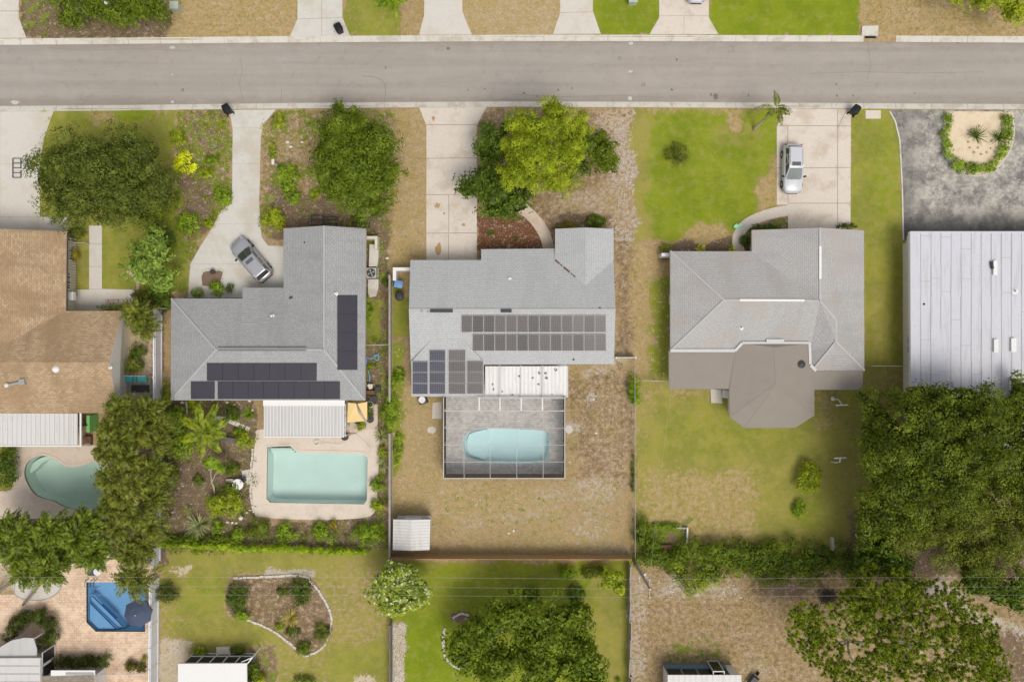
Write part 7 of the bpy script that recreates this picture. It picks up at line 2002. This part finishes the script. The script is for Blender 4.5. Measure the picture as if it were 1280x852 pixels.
# brush pile and dark object
t=thing('brush_pile','heap of dark dry branches on the bare brown lot','brush pile',G(1034,745)); c=wloc(t); mb=MB(); RS=np.random.RandomState(5)
for k in range(90):
    a=RS.rand()*6.28; d=Vector((math.cos(a),math.sin(a),RS.normal()*.3)); p=c+Vector((RS.normal()*.38,RS.normal()*.35,.15+RS.rand()*.35)); mb.tube([p-d*.55,p+d*.55],.02,4)
mb.build('branches',plain('dry_brown_branches',(.085,.062,.048),.9,.3,6),t)
t=thing('wheelbarrow','dark upturned barrow beside the cream ribbed roof','wheelbarrow',G(940,848)); c=wloc(t); t.rotation_euler=(0,0,.9)
mb=MB(); lo=[(-.5,-.4),(.5,-.4),(.5,.4),(-.5,.4)]; hi=[(-.3,-.25),(.35,-.25),(.35,.25),(-.3,.25)]
for i in range(4): j=(i+1)%4; mb.face([(*lo[i],.35),(*lo[j],.35),(*hi[j],.62),(*hi[i],.62)])
mb.face([(*p,.62) for p in hi]); o=mb.build('tray',M['dark'],None); o.parent=t
for s_ in (-1,1): mb=MB(); mb.bar((-.9,s_*.3,.3),(.6,s_*.15,.32),.05); o=mb.build('handle',M['wood_grey'],None); o.parent=t
mb=MB(); mb.tube([(.75,-.05,.2),(.75,.05,.2)],.2,14); o=mb.build('wheel',M['rubber'],None); o.parent=t
# scattered pale rocks
rr=random.Random(3)
for (x,y) in ((229,607),(216,640),(238,647),(240,629),(281,541),(263,575),(264,585),(284,503),(293,506),(316,512),(312,501),(228,503),(280,664),(285,652),(291,652.5),(296,653),(313,637),(309,640),(745,541),(712,577),(642,663),(636,666),(742,499),(210,560),(283,610),(297,619),(360,178),(378,178),(364,184),(484,323),(443,610),(1043,683),(799,722),(806,717)):
    mb=MB(); c=G(x,y); s_=rr.uniform(.9,2.0)*S/.075; mb.prism([tuple(G(*p)[:2]) for p in blob(x,y,s_*1.3,s_,int(x+y),8,.5)],-.02,rr.uniform(.06,.16))
    tag(mb.build('rock',M['rock'],None,loc=(c.x,c.y,0)),'loose pale rock lying on bare garden soil','rock','loose pale garden rocks')
# gravel / rubble scatter as stuff
def scatter(name, poly, n, smin, smax, mat, seed):
    r=np.random.RandomState(seed); xs=[p[0] for p in poly]; ys=[p[1] for p in poly]; mb=MB(); k=0
    X=r.uniform(min(xs),max(xs),n*3); Y=r.uniform(min(ys),max(ys),n*3); ins=(sdf(X,Y,poly)<0)&~((X>550)&(X<712)&(Y<600)&(Y>440)&(name=='leaf_litter'))&~((X<540)&(Y>640)&(X>488)&(name=='leaf_litter')&(Y<690))
    for x,y in list(zip(X[ins],Y[ins]))[:n]:
        c=G(x,y); s_=r.uniform(smin,smax); a=r.rand()*6.28
        ps=[(c.x+s_*math.cos(a+q*1.26)*r.uniform(.6,1),c.y+s_*math.sin(a+q*1.26)*r.uniform(.6,1)) for q in range(5)]
        z=s_*r.uniform(.3,.8); ap=(c.x,c.y,z)
        for q in range(5): mb.face([(*ps[q],-.01),(*ps[(q+1)%5],-.01),ap])
    o=mb.build(name,mat,None); o['kind']='stuff'; return o
scatter('gravel',[(491,782),(507,778),(505,852),(492,852)],420,.05,.13,M['rock'],1)
scatter('gravel',[(768,150),(792,150),(792,300),(768,300)],300,.03,.10,M['stone'],2)
scatter('gravel',[(800,712),(912,712),(950,760),(860,745),(800,760)],170,.03,.11,M['rock'],3)
scatter('leaf_litter',[(489,460),(790,460),(790,690),(489,690)],900,.025,.07,plain('dead_leaves',(.20,.13,.08),.9,.3,5),4)
scatter('leaf_litter',[(200,500),(320,500),(320,680),(200,680)],500,.025,.08,plain('pale_dead_leaves',(.36,.28,.20),.9,.3,5),5)
scatter('leaf_litter',[(326,140),(500,140),(500,290),(340,290)],450,.025,.07,plain('grey_dead_leaves',(.34,.29,.24),.9,.3,5),6)
scatter('leaf_litter',[(788,720),(1280,760),(1280,852),(788,852)],900,.025,.07,plain('brown_dead_leaves',(.22,.15,.09),.9,.3,5),7)
# weeds as loose ground cover
def weeds(poly, n, kind, seed, hmax=.35, name='ground_cover_weeds'):
    r=np.random.RandomState(seed); xs=[p[0] for p in poly]; ys=[p[1] for p in poly]
    X=r.uniform(min(xs),max(xs),n*4); Y=r.uniform(min(ys),max(ys),n*4)
    nz=vnoise(X/9.,Y/9.,seed+3); ins=(sdf(X,Y,poly)<0)&(nz>.5); X=X[ins][:n]; Y=Y[ins][:n]; C=[];N=[]
    for x,y in zip(X,Y):
        c=np.array(G(x,y)); k=10; q=r.normal(size=(k,3))*np.array([.16,.16,.05]); q[:,2]=np.abs(q[:,2])+.04; C.append(c+q); N.append(nrm(r.normal(size=(k,3))*.5+np.array([0,0,1])))
    C=np.concatenate(C);N=np.concatenate(N); o=leaf_mesh(name,C,N,.13,.5,M['f_'+kind],None,(0,0,0)); o['kind']='stuff'
weeds([(224,140),(290,140),(289,256),(262,290),(238,330),(226,368),(210,300)],260,'yellowgreen',41)
weeds([(327,138),(500,138),(500,280),(345,300),(328,290)],230,'yellowgreen',42)
weeds([(205,500),(320,500),(320,660),(205,680)],170,'mid',43)
weeds([(457,290),(486,290),(486,690),(475,690),(474,540),(457,500)],170,'bright',44)
weeds([(796,655),(860,655),(860,700),(796,700)],160,'bright',45)
weeds([(205,668),(490,660),(490,690),(205,690)],200,'mid',46)
weeds([(24,0),(215,0),(215,45),(30,45)],120,'olive',47)
weeds([(50,138),(222,138),(222,290),(50,290)],150,'yellowgreen',48)
# ------------------------------------------------------------------ camera, light
cam = bpy.data.cameras.new('camera'); co = bpy.data.objects.new('camera', cam); COL.objects.link(co)
co.location = (0,0,H); co.rotation_euler = (0,0,0)
cam.sensor_width = 36; cam.lens = 36*H/(1280*S); cam.clip_end = 2000; cam.clip_start = .5
SC.camera = co
EL = math.radians(63); AZ = math.radians(150)     # compass direction the light comes from
w = bpy.data.worlds.new('World'); SC.world = w; w.use_nodes = True
nt = w.node_tree; nt.nodes.clear()
sky = nt.nodes.new('ShaderNodeTexSky'); sky.sky_type = 'NISHITA'; sky.sun_disc = False
sky.sun_elevation = EL; sky.sun_rotation = AZ; sky.air_density = 1.0; sky.dust_density = 3.0; sky.ozone_density = 1.0
hs = nt.nodes.new('ShaderNodeHueSaturation'); hs.inputs['Saturation'].default_value = .22
bg = nt.nodes.new('ShaderNodeBackground'); bg.inputs[1].default_value = .125
ou = nt.nodes.new('ShaderNodeOutputWorld')
nt.links.new(sky.outputs[0], hs.inputs['Color']); nt.links.new(hs.outputs[0], bg.inputs[0]); nt.links.new(bg.outputs[0], ou.inputs[0])
sl = bpy.data.lights.new('sun', 'SUN'); sl.energy = 1.5; sl.angle = math.radians(26); sl.color = (1.0, .93, .81)
so = bpy.data.objects.new('sun', sl); COL.objects.link(so)
dv = Vector((math.sin(AZ)*math.cos(EL), math.cos(AZ)*math.cos(EL), math.sin(EL)))
so.rotation_euler = dv.to_track_quat('Z', 'Y').to_euler(); so.location = (0, 0, 60)
SC.view_settings.view_transform = 'Standard'; SC.view_settings.look = 'None'
SC.view_settings.exposure = .27; SC.view_settings.gamma = 1; SC.view_settings.use_curve_mapping = False
SC.render.engine = 'CYCLES'
SC.cycles.max_bounces = 8; SC.cycles.transparent_max_bounces = 12
